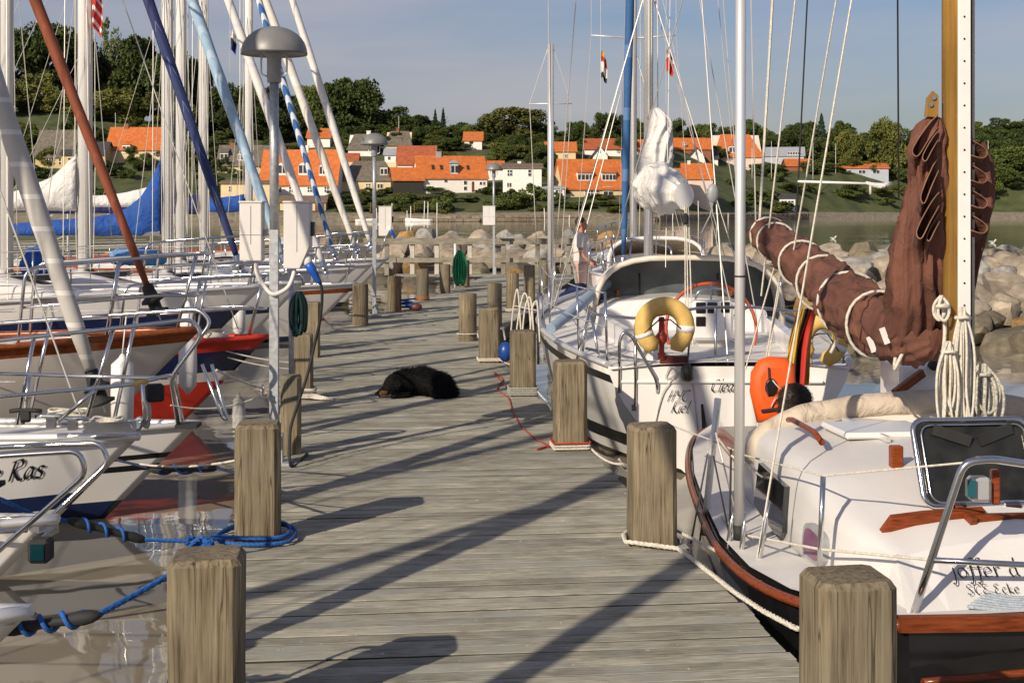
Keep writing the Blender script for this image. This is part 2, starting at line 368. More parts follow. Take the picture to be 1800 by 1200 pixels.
def build_land():
    mb = MB(); pxs = list(range(-700, 2560, 28))
    ss = [-20, -6, -1.5, 0, 1, 2, 3, 4.5, 6, 9, 12, 16, 20, 26, 32, 40, 50, 62, 75, 90, 110, 140, 190, 260, 400, 700, 1300]
    vs = []
    for px in pxs:
        for s in ss:
            d = shore(px)+s; x = (px-900)/FPX*d
            vs.append((x, d, terr(x, d)))
    n = len(ss); fs = []; 
    for i in range(len(pxs)-1):
        for j in range(n-1): fs.append((i*n+j, i*n+j+1, (i+1)*n+j+1, (i+1)*n+j))
    mb.add(vs, fs, 0, True)
    k = 0
    for i in range(len(pxs)-1):
        for j in range(n-1):
            mb.m[k] = 1 if ss[j] < 6 else 0; k += 1
    tag(mb.build('hillside', [ground_m, beach_m]), kind='structure')
build_land()
# stone quay wall and its capping along the village shore
stone_m = mat('quay_stone', (.22, .18, .13), .95, var=.35, scale=1.1, bump=.5, bscale=3, rnd=.2)
def quay(px0, px1, top, label, hgt=1.2, rz=0):
    a, b = P(px0, 380, shore(px0)-1.2), P(px1, 380, shore(px1)-1.2); a.z = b.z = 0
    t = thing('quay_wall', label, 'quay', ((a+b)/2).to_tuple()[:2]+(WATER,))
    L = (b-a).length; n = max(2, int(L/2.6)); row = 2
    for r in range(row):
        hz = (top-WATER)/row
        for i in range(n+(r % 2)):
            u0 = max(0, (i-.5*(r % 2))/n); u1 = min(1, (i+1-.5*(r % 2))/n)
            p, q = a.lerp(b, u0), a.lerp(b, u1); z = WATER+hz*(r+.5)
            m = MB(); m.bar(V((p.x+.02, p.y+random.uniform(-.08, .08), z)), V((q.x-.04, q.y+random.uniform(-.08, .08), z)), 1.5, hz-.06)
            m.build('stone', stone_m, t, bevel=.06)
    return t
quay(600, 842, .75, 'low rough stone quay below the thatched and white village houses', 1)
quay(846, 1150, .95, 'long pale stone quay in front of the small square white house')
quay(1154, 1418, 1.0, 'concrete coloured quay below the pink house and the white pavilion')

# ------------------------------------------------------------------ village
def wallm(n, c): return mat('wall_'+n, c, .85, var=.07, scale=.8)
W_WHITE, W_CREAM, W_YELLOW, W_PINK = wallm('white', (.80, .76, .70)), wallm('cream', (.66, .53, .32)), wallm('yellow', (.55, .42, .20)), wallm('pink', (.68, .55, .46))
W_BLUE, W_BLACK, W_BRICK = wallm('bluegrey', (.42, .45, .50)), wallm('tarred', (.03, .027, .023)), wallm('brick', (.25, .10, .05))
def roofm(n, c, c2): 
    m = mat('roof_'+n, c, .85, scale=1.5, col2=c2, bump=.3, bscale=4); return m
R_OR = roofm('orange_tile', (.42, .105, .02), (.58, .17, .04)); R_RED = roofm('red_tile', (.28, .065, .025), (.40, .11, .04)); R_TH = roofm('thatch', (.10, .085, .065), (.18, .155, .12))
R_BK = roofm('slate', (.03, .03, .033), (.06, .06, .065)); R_BR = roofm('brown_tile', (.13, .09, .06), (.20, .14, .10)); R_GR = roofm('grey_sheet', (.28, .30, .33), (.36, .38, .41))
FRAME = mat('window_frame_white', (.75, .73, .70), .6); PANE = mat('window_pane', (.03, .035, .04), .12, var=.3, spec=.7); DOORM = mat('door_brown', (.16, .04, .02), .6)
HOUSES = []
def house(name, label, px0, px1, ridge, eave, base, wall, roof, gable=False, depth=7.5, yaw=0, wins=(), doors=(), dorm=(), chim=(), sky=(), d=None, hip=0, group=None, cat='house', force=False):
    pc = (px0+px1)/2; d = d if force else ground_at(pc, base); s = d/FPX
    HOUSES.append((px0-6, px1+6, ridge-4, base, d))
    z0 = HC-(base-HY)*s; w = (px1-px0)*s/ (math.cos(R(yaw)) if not gable else 1); ze = (base-eave)*s; zr = (base-ridge)*s
    loc = P(pc, base, d); t = thing(name, label, cat, loc, R(yaw), group); F = 6.0   # walls go down into the slope
    m = MB(); D = depth; X = w/2
    if gable: prof = [(-X, -F), (X, -F), (X, ze), (0, zr), (-X, ze)]; pts = lambda a, q, y: V((a, y, q))
    else: prof = [(0, -F), (D, -F), (D, ze), (D/2, zr), (0, ze)]
    n = 5
    if gable: r0 = [V((a, 0, q)) for a, q in prof]; r1 = [V((a, D, q)) for a, q in prof]
    else: r0 = [V((-X, a, q)) for a, q in prof]; r1 = [V((X, a, q)) for a, q in prof]
    m.loft([r0, r1], smooth=False); m.build('wall', wall, t, local=True)
    m = MB(); o = .35; th = .22; h = zr-ze; run = X if gable else D/2; sl = h/run
    for sd in (-1, 1):
        for_ = []
        def pt(u, e, up):   # u 0 ridge .. 1 eave, e end
            off = u*(run+o); zz = zr-off*sl+.05+up
            he = hip*zr*0
            if gable: return V((sd*off, (-o if e == 0 else D+o), zz))
            hx = X+o-(hip*X*(1-u))
            return V(((-hx if e == 0 else hx), D/2+sd*off, zz))
        vs = [pt(0, 0, 0), pt(0, 1, 0), pt(1, 1, 0), pt(1, 0, 0), pt(0, 0, th), pt(0, 1, th), pt(1, 1, th), pt(1, 0, th)]
        m.add(vs, [(0, 1, 2, 3), (7, 6, 5, 4), (0, 4, 5, 1), (1, 5, 6, 2), (2, 6, 7, 3), (3, 7, 4, 0)])
    if hip:
        for sd in (-1, 1):
            X1, X0 = sd*(X+o), sd*((X+o)-hip*X)
            ze2 = zr-(run+o)*sl+.05
            m.add([(X0, D/2, zr+.25), (X1, -o, ze2+.2), (X1, D+o, ze2+.2), (X0, D/2, zr), (X1, -o, ze2), (X1, D+o, ze2)], [(0, 1, 2), (3, 5, 4), (0, 3, 4, 1), (2, 5, 3, 0), (1, 4, 5, 2)])
    ro = m.build('roof', roof, t, local=True)
    fx = lambda px: (px-pc)*s; fz = lambda py: (base-py)*s
    for (px, py, ww, hh) in wins:
        x, z, a, b = fx(px), fz(py), ww*s, hh*s
        q = MB(); q.box((x, -.03, z), (a, .16, b)); fo = q.build('window', FRAME, t, local=True)
        q = MB(); nx = 2 if a > .7 else 1; ny = 2 if b > .9 else 1
        if a > 2: nx = max(3, int(a/.55))
        for i in range(nx):
            for j in range(ny):
                q.box((x-a/2+a*(i+.5)/nx, -.12, z-b/2+b*(j+.5)/ny), (a/nx-.13, .03, b/ny-.13))
        q.build('pane', PANE, fo, local=True)
    for (px, py, ww, hh) in doors:
        q = MB(); q.box((fx(px), -.02, fz(py)), (ww*s, .14, hh*s)); q.build('door', DOORM, t, local=True)
    roof_y = lambda z: max(0, (z-ze)/sl) if not gable else 0
    for (px, py, ww, hh, kind) in dorm:
        x, z, a, b = fx(px), fz(py), ww*s, hh*s; y0 = roof_y(z-b/2)-.15
        body = FRAME if kind != 'grey' else R_GR
        q = MB()
        if kind == 'arch':
            ring = [(a/2*math.cos(k*math.pi/8), a/2*math.sin(k*math.pi/8)+(b-a/2)) for k in range(9)]; ring = [(a/2, 0)]+ring+[(-a/2, 0)]
            q.loft([[V((x+u, y0, z-b/2+v)) for u, v in ring], [V((x+u, y0+1.8, z-b/2+v)) for u, v in ring]], smooth=False)
        else: q.box((x, y0+1.2, z), (a, 2.4, b))
        do = q.build('dormer', body, t, local=True)
        q = MB(); k = 2 if a < 2.2 else 4
        for i in range(k): q.box((x-a/2+a*(i+.5)/k, y0-.03, z-.03), (a/k-.18, .05, b*.62))
        if kind == 'grey': 
            q2 = MB(); q2.box((x, y0-.02, z-.05), (a*.8, .06, b*.8)); q2.build('window', FRAME, do, local=True)
            for p in q.v: p.y -= .04
        q.build('pane', PANE, do, local=True)
        if kind in ('gable', 'grey'):
            q = MB(); e = .2; rr = a*.42
            r0 = [V((x-a/2-e, y0-e, z+b/2)), V((x, y0-e, z+b/2+rr)), V((x+a/2+e, y0-e, z+b/2))]
            q.loft([r0, [p+V((0, 3.0, 0)) for p in r0]], smooth=False); q.build('dormer_roof', R_GR if kind == 'grey' else roof, do, local=True)
        if kind == 'shed':
            q = MB(); q.bar((x, y0-.25, z+b/2+.05), (x, y0+3.2, z+b/2+.05+2.6*sl*.45), a+.3, .15); q.build('dormer_roof', roof, do, local=True)
    for (px, py0, py1, ww, mm) in chim:
        q = MB(); zc0, zc1 = fz(py1), fz(py0); q.box((fx(px), D/2 if not gable else D*.4, (zc0+zc1)/2-.4), (ww*s, .7, zc1-zc0+.8)); q.box((fx(px), D/2 if not gable else D*.4, zc1), (ww*s+.12, .82, .14)); q.build('chimney', mm, ro, local=True)
    for (px, py, ww, hh) in sky:
        z = fz(py); y = roof_y(z); q = MB(); n = V((0, -sl, 1)).normalized(); c = V((fx(px), y, z+.32))
        q.bar(c-V((0, 1, sl)).normalized()*hh*s/2, c+V((0, 1, sl)).normalized()*hh*s/2, ww*s, .2); q.build('skylight', PANE, ro, local=True)
    return t
H = house
H('white_house', 'white house with orange roof and two arched white dormers', 457, 592, 264, 322, 346, W_WHITE, R_OR, yaw=-4, wins=[(490, 333, 9, 10), (512, 333, 9, 10), (545, 333, 9, 10), (575, 333, 9, 10)], dorm=[(494, 297, 16, 22, 'arch'), (531, 297, 16, 22, 'arch'), (566, 299, 12, 20, 'arch')], chim=[(529, 255, 272, 13, W_WHITE)])
H('thatched_house', 'cream house with grey thatched hipped roof and one dark dormer', 598, 694, 284, 316, 337, W_CREAM, R_TH, hip=.5, wins=[(647, 327, 8, 9), (668, 327, 10, 8), (620, 326, 10, 10)], dorm=[(674, 301, 13, 15, 'gable')])
H('black_barn', 'small tarred black barn with bright orange roof', 692, 744, 296, 316, 342, W_BLACK, R_OR, yaw=12, depth=5)
H('white_house', 'white house with orange roof, grey gabled dormer and skylights', 738, 856, 275, 312, 339, W_WHITE, R_OR, yaw=14, wins=[(818, 321, 6, 7), (818, 331, 6, 7), (846, 322, 5, 6), (852, 322, 4, 6), (783, 318, 6, 5)], doors=[(832, 328, 4, 18)], dorm=[(800, 297, 14, 20, 'grey')], sky=[(763, 297, 5, 11), (778, 297, 5, 11), (826, 297, 5, 10)], chim=[(777, 266, 280, 9, R_GR)])
H('brick_house', 'long red roofed house right behind the small black barn', 698, 764, 257, 288, 300, W_WHITE, R_RED, d=300)
H('flat_roofed_house', 'small square white house with flat brown roof beside dark shrubs', 884, 952, 288, 296, 348, W_WHITE, R_BR, depth=9, wins=[(896, 304, 9, 11), (931, 304, 6, 12), (895, 325, 8, 8)], chim=[(913, 283, 291, 6, W_WHITE)])
H('cream_house', 'cream house with orange roof and two wide white shed dormers', 990, 1100, 281, 330, 346, W_CREAM, R_OR, yaw=14, wins=[(1040, 339, 26, 10), (1070, 336, 18, 16)], dorm=[(1030, 311, 28, 14, 'shed'), (1074, 311, 26, 14, 'shed')])
H('gabled_house', 'tiny white gable house with black roof above the cream house', 1042, 1068, 258, 274, 290, W_WHITE, R_BK, gable=True, d=297, wins=[(1054, 266, 4, 6)])
H('red_roofed_house', 'long orange roof above the small white gable, left of masts', 1028, 1092, 244, 262, 275, W_WHITE, R_RED, d=318)
H('pink_house', 'pale pink house with orange roof near the quay pavilion', 1203, 1253, 288, 314, 364, W_PINK, R_OR, depth=8, wins=[(1243, 337, 3, 11), (1248, 337, 3, 11)], chim=[(1215, 282, 292, 5, W_WHITE)])
H('annex', 'low pale annex with tiled roof left of the pink house', 1150, 1204, 297, 314, 356, W_PINK, R_OR, d=277, wins=[(1178, 315, 10, 7), (1164, 330, 8, 9)])
H('gabled_house', 'white gable house with black slate roof below the big orange roof', 1212, 1238, 261, 275, 283, W_WHITE, R_BK, gable=True, d=305, wins=[(1224, 270, 4, 5)])
H('slate_house', 'low black slate roof beside the small white gable', 1232, 1262, 262, 279, 286, W_WHITE, R_BK, d=308)
H('villa', 'large villa with tall orange hipped roof and white dormer', 1256, 1340, 236, 275, 292, W_PINK, R_OR, hip=.45, depth=11, d=318, dorm=[(1288, 263, 12, 13, 'gable')])
H('red_roofed_house', 'orange roofed house just left of the large hipped villa', 1186, 1250, 243, 262, 275, W_BRICK, R_OR, d=322, wins=[(1203, 254, 6, 8)])
H('blue_house', 'pale blue grey house with dark low roof on the bank', 1345, 1412, 259, 274, 293, W_BLUE, R_GR, gable=False, yaw=-10, depth=9, d=352, wins=[(1395, 272, 22, 9)])
H('shed', 'small orange roofed shed below the blue grey house', 1384, 1430, 280, 292, 300, W_BRICK, R_OR, d=346)
H('long_house', 'long low orange roof half hidden by birches', 1468, 1562, 288, 296, 309, W_BLUE, R_OR, d=366, wins=[(1490, 302, 12, 6), (1515, 302, 12, 6), (1540, 302, 12, 6)])
H('blue_cottage', 'blue cottage among trees right of the long orange roof', 1562, 1612, 280, 290, 312, W_BLUE, R_GR, d=368, wins=[(1575, 301, 8, 9), (1595, 301, 8, 9)])
H('red_roofed_house', 'orange roofed hillside house with one green dormer, far left', 188, 286, 224, 262, 288, W_CREAM, R_OR, d=322, dorm=[(222, 262, 14, 15, 'gable')], chim=[(214, 216, 228, 8, W_BRICK)])
H('yellow_house', 'yellow house with grey roof behind the left masts', 62, 128, 229, 274, 297, W_YELLOW, R_TH, d=300, wins=[(86, 284, 9, 12), (108, 284, 10, 11), (122, 284, 9, 11)])
H('bungalow', 'low yellow bungalow with black roof behind the pale rolled sail', 108, 184, 250, 272, 300, W_YELLOW, R_BK, d=304, wins=[(125, 282, 12, 10), (142, 282, 12, 10), (160, 282, 12, 10)])
H('grey_house', 'grey roofed house with white framed window above the cream outbuilding', 382, 470, 256, 290, 305, W_CREAM, R_TH, d=290, dorm=[(427, 276, 20, 14, 'shed'), (392, 274, 14, 12, 'shed')], chim=[(402, 250, 260, 8, W_BRICK)])
H('outbuilding', 'low cream outbuilding with flat roof below the grey roofed house', 388, 474, 319, 323, 362, W_CREAM, R_BR, depth=5, wins=[(404, 332, 5, 9)])
H('boathouse', 'small yellow boathouse with dark red door near the quay', 492, 572, 346, 355, 384, W_CREAM, R_BR, depth=4, d=262, force=True, doors=[(562, 369, 16, 22)], wins=[(510, 356, 5, 5)])
H('thatched_cottage', 'thatched cottage roof on the hill above the middle lamp', 612, 655, 236, 262, 275, W_WHITE, R_TH, hip=.5, d=322, chim=[(645, 229, 240, 7, W_WHITE)])
H('thatched_cottage', 'thatched cottage with brick chimney beside a flagpole on the hill', 678, 722, 231, 255, 268, W_CREAM, R_TH, hip=.4, d=328, chim=[(697, 224, 236, 5, W_BRICK)])
H('red_roofed_house', 'small red roof and white gable between the hilltop trees', 816, 847, 232, 247, 262, W_WHITE, R_OR, d=342)
H('red_roofed_house', 'reddish brown roof just right of the arched dormer house', 588, 626, 270, 298, 326, W_BRICK, R_RED, depth=8)
H('small_house', 'tiny orange roof between the skylight house and the square white house', 858, 884, 284, 297, 318, W_WHITE, R_OR, depth=5)
H('small_house', 'small white house with grey sheet roof beside the red roof', 676, 700, 262, 272, 292, W_WHITE, R_GR, depth=5, wins=[(684, 278, 5, 6)])
H('red_roofed_house', 'long orange roof below the wooded hilltop, above the cream house', 960, 1012, 250, 266, 284, W_CREAM, R_OR, depth=7, wins=[(975, 274, 6, 6), (995, 274, 6, 6)])
H('red_roofed_house', 'orange roofed white house high behind the stacked white sail', 1112, 1168, 246, 264, 284, W_WHITE, R_OR, depth=7, wins=[(1125, 273, 6, 7), (1145, 273, 6, 7)])
H('red_roofed_house', 'small white house with orange roof left of the hill cottages', 540, 580, 226, 242, 258, W_WHITE, R_OR, depth=7, wins=[(560, 249, 6, 6)])
H('pavilion', 'tiny white garden pavilion with black roof on the quay', 1371, 1398, 342, 348, 368, FRAME, R_BK, depth=3, wins=[(1378, 357, 10, 9), (1390, 357, 10, 9)], cat='pavilion')
H('conservatory', 'low white conservatory between the square white house and cream gable', 956, 992, 329, 332, 350, FRAME, R_GR, depth=4, d=266, wins=[(966, 338, 12, 9), (982, 338, 12, 9)], cat='building')

# ------------------------------------------------------------------ trees
def leafm(n, c1, c2):
    m = mat('leaf_'+n, c1, .8, scale=.9, col2=c2, rnd=.22, spec=.2); return m
LEAF = dict(dark=leafm('dark', (0.027, 0.046, 0.014), (0.074, 0.097, 0.024)), mid=leafm('mid', (0.041, 0.065, 0.016), (0.116, 0.138, 0.032)), olive=leafm('olive', (0.074, 0.089, 0.020), (0.169, 0.169, 0.043)), con=leafm('conifer', (0.014, 0.030, 0.014), (0.032, 0.057, 0.019)), bush=leafm('bush', (0.046, 0.073, 0.018), (0.121, 0.149, 0.038)))
BARK = mat('bark', (.06, .045, .032), .95, var=.3, scale=8, bump=.5)
def leaf_quads(mb, c, size, rng, lean=None):
    n = V((rng.gauss(0, 1), rng.gauss(0, 1), rng.gauss(.4, 1))).normalized(); u = n.orthogonal().normalized(); u.rotate(Quaternion(n, rng.uniform(0, 6.28))); w = n.cross(u)
    a, b = size*rng.uniform(.6, 1.2), size*rng.uniform(.45, .9)
    mb.add([c-u*a, c-w*b*.8+u*a*.1, c+u*a, c+w*b], [(0, 1, 2, 3)])
def crown_mesh(seed, kind):
    rng = random.Random(seed); mb = MB()
    if kind == 'con':
        for i in range(3000):
            h = rng.random()**1.25; lay = (h*11) % 1
            r = (.46*(1-h)**.85+.01)*(.55+.45*(1-lay)); a = rng.uniform(0, 6.28); q = r*math.sqrt(rng.uniform(.25, 1))
            leaf_quads(mb, V((q*math.cos(a), q*math.sin(a), .06+h*.94-q*.25)), .028, rng)
        return mb.mesh('crown_conifer', LEAF['con'], merge=False)
    nb = {'round': 34, 'airy': 22, 'tall': 30, 'bush': 18}[kind]; lobes = []
    for i in range(nb):
        while True:
            p = V((rng.uniform(-.5, .5), rng.uniform(-.5, .5), rng.uniform(-.5, .5)))
            if p.length < .5: break
        if kind == 'tall': p.x *= .8; p.y *= .8
        p.z = p.z*.86+.52; lobes.append((p, rng.uniform(.10, .19) if kind != 'airy' else rng.uniform(.06, .13)))
    if kind == 'bush': lobes = [(V((p.x, p.y, p.z*.8)), r) for p, r in lobes]
    per = {'round': 260, 'airy': 120, 'tall': 260, 'bush': 200}[kind]
    for p, r in lobes:
        for k in range(per):
            q = V((rng.gauss(0, 1), rng.gauss(0, 1), rng.gauss(0, 1))).normalized()*r*(rng.uniform(.55, 1.12)); q.z *= .8
            leaf_quads(mb, p+q, (.032 if kind != 'airy' else .022) if kind != 'bush' else .04, rng)
    return mb.mesh('crown_'+kind, LEAF['mid'], merge=False)
def trunk_mesh(seed):
    rng = random.Random(seed); mb = MB(); mb.tube([(0, 0, -.1), (.005, 0, .2), (-.006, .006, .5), (0, 0, .8)], [.028, .02, .014, .004], 7)
    for i in range(9):
        z = rng.uniform(.18, .6); a = rng.uniform(0, 6.28); l = rng.uniform(.2, .38)
        p = V((0, 0, z)); e = p+V((math.cos(a)*l, math.sin(a)*l, l*rng.uniform(.5, 1.0)))
        mb.tube([p, p.lerp(e, .5)+V((0, 0, .03)), e], [.010, .007, .002], 5)
    return mb.mesh('trunk', BARK)
CROWN = {k: [crown_mesh(100+i*7+j*31, k) for i in range(n)] for j, (k, n) in enumerate((('round', 4), ('airy', 1), ('tall', 3), ('con', 2), ('bush', 4)))}
TRUNK = [trunk_mesh(5), trunk_mesh(9)]
def tree(px, top, wpx, d, kind='round', leaf='mid', label=None, group=None, name=None, base=None, stretch=1.0):
    x = (px-900)/FPX*d; z0 = terr(x, d)-.3
    if base is not None: z0 = HC-(base-HY)*d/FPX
    h = HC-(top-HY)*d/FPX-z0; w = wpx*d/FPX*1.08
    bush = kind == 'bush'
    t = thing(name or ('bush' if bush else ('conifer' if kind == 'con' else 'tree')), label, 'bush' if bush else 'tree', (x, d, z0), random.uniform(0, 6.28), group)
    src = random.choice(CROWN[kind]); c = bpy.data.objects.new('crown', src); _link(c, t)
    c.scale = (w, w*.9, h*1.04)
    if leaf != 'mid':
        key = (src.name, leaf)
        if key not in MATS:
            m2 = src.copy(); m2.materials[0] = LEAF[leaf]; MATS[key] = m2
        c.data = MATS[key]
    if not bush:
        k = bpy.data.objects.new('trunk', random.choice(TRUNK)); _link(k, t); k.scale = (h, h, h)
    return t
def zone(px):
    return lerp_zone(px, [(60, 'above the yellow house'), (150, 'behind the low yellow bungalow'), (300, 'behind the orange hillside house'), (385, 'left of the grey roofed house'), (470, 'above the grey roofed house'), (600, 'behind the arched dormer house'), (690, 'above the thatched house'), (790, 'above the black barn'), (870, 'above the white skylight house'), (965, 'behind the square white house'), (1100, 'above the cream house'), (1190, 'behind the stacked white sail'), (1260, 'above the pink house'), (1345, 'behind the hipped villa'), (1430, 'behind the blue grey house'), (1560, 'above the long low roof'), (1660, 'behind the brown stacked sail'), (9999, 'right of the wooden mast')])
def lerp_zone(px, tab):
    for lim, s in tab:
        if px < lim: return s
def hides(px, w, top, d):
    return any(a < px+w/2 and b > px-w/2 and d < hd and top < base for a, b, ridge, base, hd in HOUSES)
G1 = 'dark broadleaf trees on the left hill'; G2 = 'broadleaf trees behind the village houses'; G3 = 'trees on the right hand bank'; G4 = 'trees of the distant wooded hill'
tl1 = 'tall dark broadleaf tree of the wooded hill behind the left masts'
tree(196, 34, 66, 352, 'airy', 'mid', 'thin open crowned tree standing above the others on the left hill', stretch=1)
for px, top, w, d in ((-70, 30, 150, 350), (20, 55, 110, 352), (85, 38, 120, 345), (135, 62, 80, 350), (250, 72, 100, 348), (300, 88, 90, 342), (345, 105, 70, 352), (170, 100, 90, 360), (-160, 20, 140, 360), (225, 120, 80, 356)):
    tree(px, top, w, d, 'round', 'dark', 'tall dark hill tree '+zone(px), G1)
for px, top, w, d in ((60, 128, 80, 335), (205, 158, 90, 332), (150, 170, 70, 330), (270, 165, 70, 336), (110, 160, 80, 334), (320, 180, 60, 336), (20, 150, 80, 330)):
    tree(px, top, w, d, 'round', 'olive', 'lower olive green tree '+zone(px), 'olive trees on the left slope')
tl2 = 'dark green broadleaf tree on the skyline behind the village'
for px, top, w, d in ((395, 152, 75, 345), (440, 150, 70, 350), (490, 158, 80, 346), (545, 155, 70, 352), (585, 148, 70, 348), (420, 185, 80, 330), (480, 190, 80, 328), (540, 195, 90, 330), (600, 205, 80, 332), (660, 218, 60, 340), (700, 186, 78, 352), (742, 205, 60, 350), (370, 160, 60, 352), (755, 222, 60, 335), (790, 225, 60, 330), (725, 232, 55, 330), (652, 245, 40, 318), (825, 240, 40, 326), (800, 250, 50, 318)):
    tree(px, top, w, d, 'round', 'dark' if random.random() < .7 else 'mid', 'dark green skyline tree '+zone(px), G2)
tree(622, 137, 105, 350, 'round', 'dark', 'largest rounded dark tree above the arched dormer house')
tree(905, 190, 112, 335, 'round', 'olive', 'big round olive green tree behind the square white house')
tree(858, 204, 56, 342, 'tall', 'mid', 'narrower green tree left of the big olive tree')
for px, top, w in ((765, 194, 24), (779, 192, 24), (1444, 203, 44)):
    tree(px, top, w, 345 if px < 1000 else 385, 'con', 'con', {765: 'left of two pointed dark spruces on the skyline', 779: 'right of two pointed dark spruces on the skyline', 1444: 'broad dark conifer on the right bank skyline'}[px])
for px, top, w, d in ((952, 226, 50, 335), (985, 232, 40, 338), (1012, 210, 36, 345), (1040, 226, 40, 345), (1064, 195, 46, 348), (1092, 200, 40, 350), (1120, 205, 44, 352), (1150, 215, 50, 350), (1190, 211, 44, 352), (1215, 222, 36, 350), (1242, 214, 44, 354), (1275, 220, 36, 352), (1312, 212, 50, 354), (1345, 228, 40, 362), (968, 262, 34, 300), (948, 258, 40, 298), (1160, 246, 40, 322)):
    tree(px, top, w, d+max(0, shore(px)-258), 'tall' if w < 48 else 'round', random.choice(['dark', 'dark', 'mid']), 'green skyline tree '+zone(px), G2)
rng = random.Random(21)
for i in range(46):
    px = 372+i*21+rng.uniform(-8, 8); d = rng.uniform(352, 378)
    tree(px, lerp_tab([(372, 165), (620, 175), (700, 215), (800, 232), (900, 222), (1000, 236), (1340, 230)], px)+rng.uniform(0, 16), rng.uniform(46, 66), d+max(0, shore(px)-258), 'round', rng.choice(['dark', 'dark', 'mid']), 'rear row skyline tree '+zone(px), G2)
for px, top, w, d in ((1382, 232, 44, 385), (1410, 215, 62, 388), (1476, 216, 56, 390), (1520, 236, 50, 386), (1350, 238, 44, 380), (1600, 226, 60, 392), (1640, 224, 66, 394), (1680, 232, 60, 396), (1720, 240, 60, 392), (1760, 246, 60, 390), (1440, 240, 50, 380)):
    tree(px, top, w, d, 'round', 'dark', 'dark broadleaf tree '+zone(px), G3)
for px, top, w, d in ((1492, 232, 52, 372), (1556, 214, 74, 372), (1596, 250, 50, 370)):
    tree(px, top, w, d, 'tall', 'olive', 'pale feathery birch above the long low orange roof', 'birches on the right bank')
for i in range(26):
    px = 1660+i*13+random.uniform(-5, 5); dd = random.uniform(520, 600)
    tree(px, lerp_tab([(1660, 238), (1720, 236), (1760, 225), (1900, 228), (2100, 235)], px)+random.uniform(-3, 5)+(i % 3)*18, 66, dd, 'round', 'dark', 'tree of the distant wooded hill beyond the bay', G4)
for px, top, w, d in ((1730, 262, 70, 380), (1790, 258, 80, 378), (1760, 290, 60, 366), (1690, 280, 60, 372), (1840, 262, 80, 380), (1700, 318, 44, 358), (1735, 312, 50, 360), (1820, 300, 60, 366)):
    tree(px, top, w, d, 'round', 'mid', 'green tree on the sandy slope at the far right', 'trees on the sandy slope')
rng = random.Random(77)
for i in range(330):     # trees and tall shrubs that fill the slope between the gardens, never in front of a house
    px = rng.uniform(-60, 1680); row = rng.uniform(236, 318); d = ground_at(px, row)
    if d > 520: continue
    w = rng.uniform(24, 46); top = row-rng.uniform(16, 34)
    if hides(px, w, top, d): continue
    k = rng.choice(['round', 'bush', 'tall', 'bush']); tree(px, top, w, d, k, rng.choice(['dark', 'mid', 'mid', 'bush', 'olive']), 'small slope '+('shrub' if k == 'bush' else 'tree')+' '+zone(px), 'trees and shrubs between the gardens')
for i in range(46):
    px = 1655+i*9+rng.uniform(-4, 4); d = rng.uniform(420, 560); b = HY-(terr((px-900)/FPX*d, d)-HC)*FPX/d
    tree(px, b-rng.uniform(26, 44), 58, d, 'round', rng.choice(['dark', 'dark', 'mid']), 'tree of the distant wooded hill beyond the bay', G4)
# shrubs on the banks and in the gardens
bl = 'low green shrub on the garden bank below the houses'
bs = [(430, 345, 40, 30), (600, 335, 60, 0), (640, 340, 40, 0), (675, 338, 44, 0), (712, 338, 50, 0), (745, 325, 60, 0), (780, 338, 40, 0), (815, 345, 60, 0), (905, 325, 56, 0), (938, 315, 44, 0), (870, 345, 40, 0), (1020, 352, 60, 0), (1060, 352, 50, 0), (1100, 355, 60, 0), (990, 352, 40, 0)]
for i, (px, top, w, _) in enumerate(bs): tree(px, top, w, random.uniform(258, 272)+ (8 if top < 330 else 0), 'bush', 'bush', 'larger garden shrub '+zone(px).replace('above', 'below').replace('behind', 'in front of'), 'shrubs on the garden bank')
rng = random.Random(3)
for i in range(44):
    px = rng.uniform(560, 1130); d = shore(px)+rng.uniform(5, 22); b = HY-(terr((px-900)/FPX*d, d)-HC)*FPX/d
    tree(px, b-rng.uniform(9, 18), rng.uniform(22, 44), d, 'bush', rng.choice(['bush', 'mid', 'olive']), 'low waterside shrub '+zone(px).replace('above', 'below').replace('behind', 'in front of'), 'shrubs on the garden bank')
for i in range(46):
    px = rng.uniform(1290, 1840); d = shore(px)+rng.uniform(6, 45); b = HY-(terr((px-900)/FPX*d, d)-HC)*FPX/d
    tree(px, b-rng.uniform(10, 24), rng.uniform(26, 52), d, 'bush', rng.choice(['bush', 'bush', 'olive']), 'green slope shrub '+zone(px).replace('above', 'below').replace('behind', 'in front of'), 'shrubs on the right hand slope')
for i in range(34):
    px = rng.uniform(-60, 560); d = rng.uniform(268, 318); b = HY-(terr((px-900)/FPX*d, d)-HC)*FPX/d
    tree(px, b-rng.uniform(14, 30), rng.uniform(30, 60), d, 'bush', rng.choice(['bush', 'mid', 'dark']), 'dark garden shrub '+zone(px).replace('above', 'below').replace('behind', 'in front of'), 'shrubs behind the left masts')
# flagpoles and garden posts
def pole(px, top, base, d, label, r=.06, grp=None, m=whitep):
    mb = MB(); a, b = P(px, base, d), P(px, top, d); mb.tube([a-V((0, 0, 2)), a, b], [r, r, r*.6], 8); mb.ball(b+V((0, 0, r)), r*1.5, 8)
    return solo(mb, 'flagpole', m, label, 'flagpole', grp, origin=a)
pole(701, 206, 262, 326, 'white flagpole beside the thatched hill cottage')
pole(203, 200, 262, 318, 'white flagpole in front of the orange hillside house, far left')
pole(1356, 250, 300, 344, 'white flagpole in front of the blue grey house')
pole(1429, 249, 302, 344, 'white flagpole right of the small orange shed')
pole(1469, 254, 300, 360, 'white flagpole beside the long low orange roof')
pole(1737, 248, 276, 360, 'lone white pole before the trees at the far right')
pole(1322, 262, 300, 318, 'white flagpole right of the hipped villa')
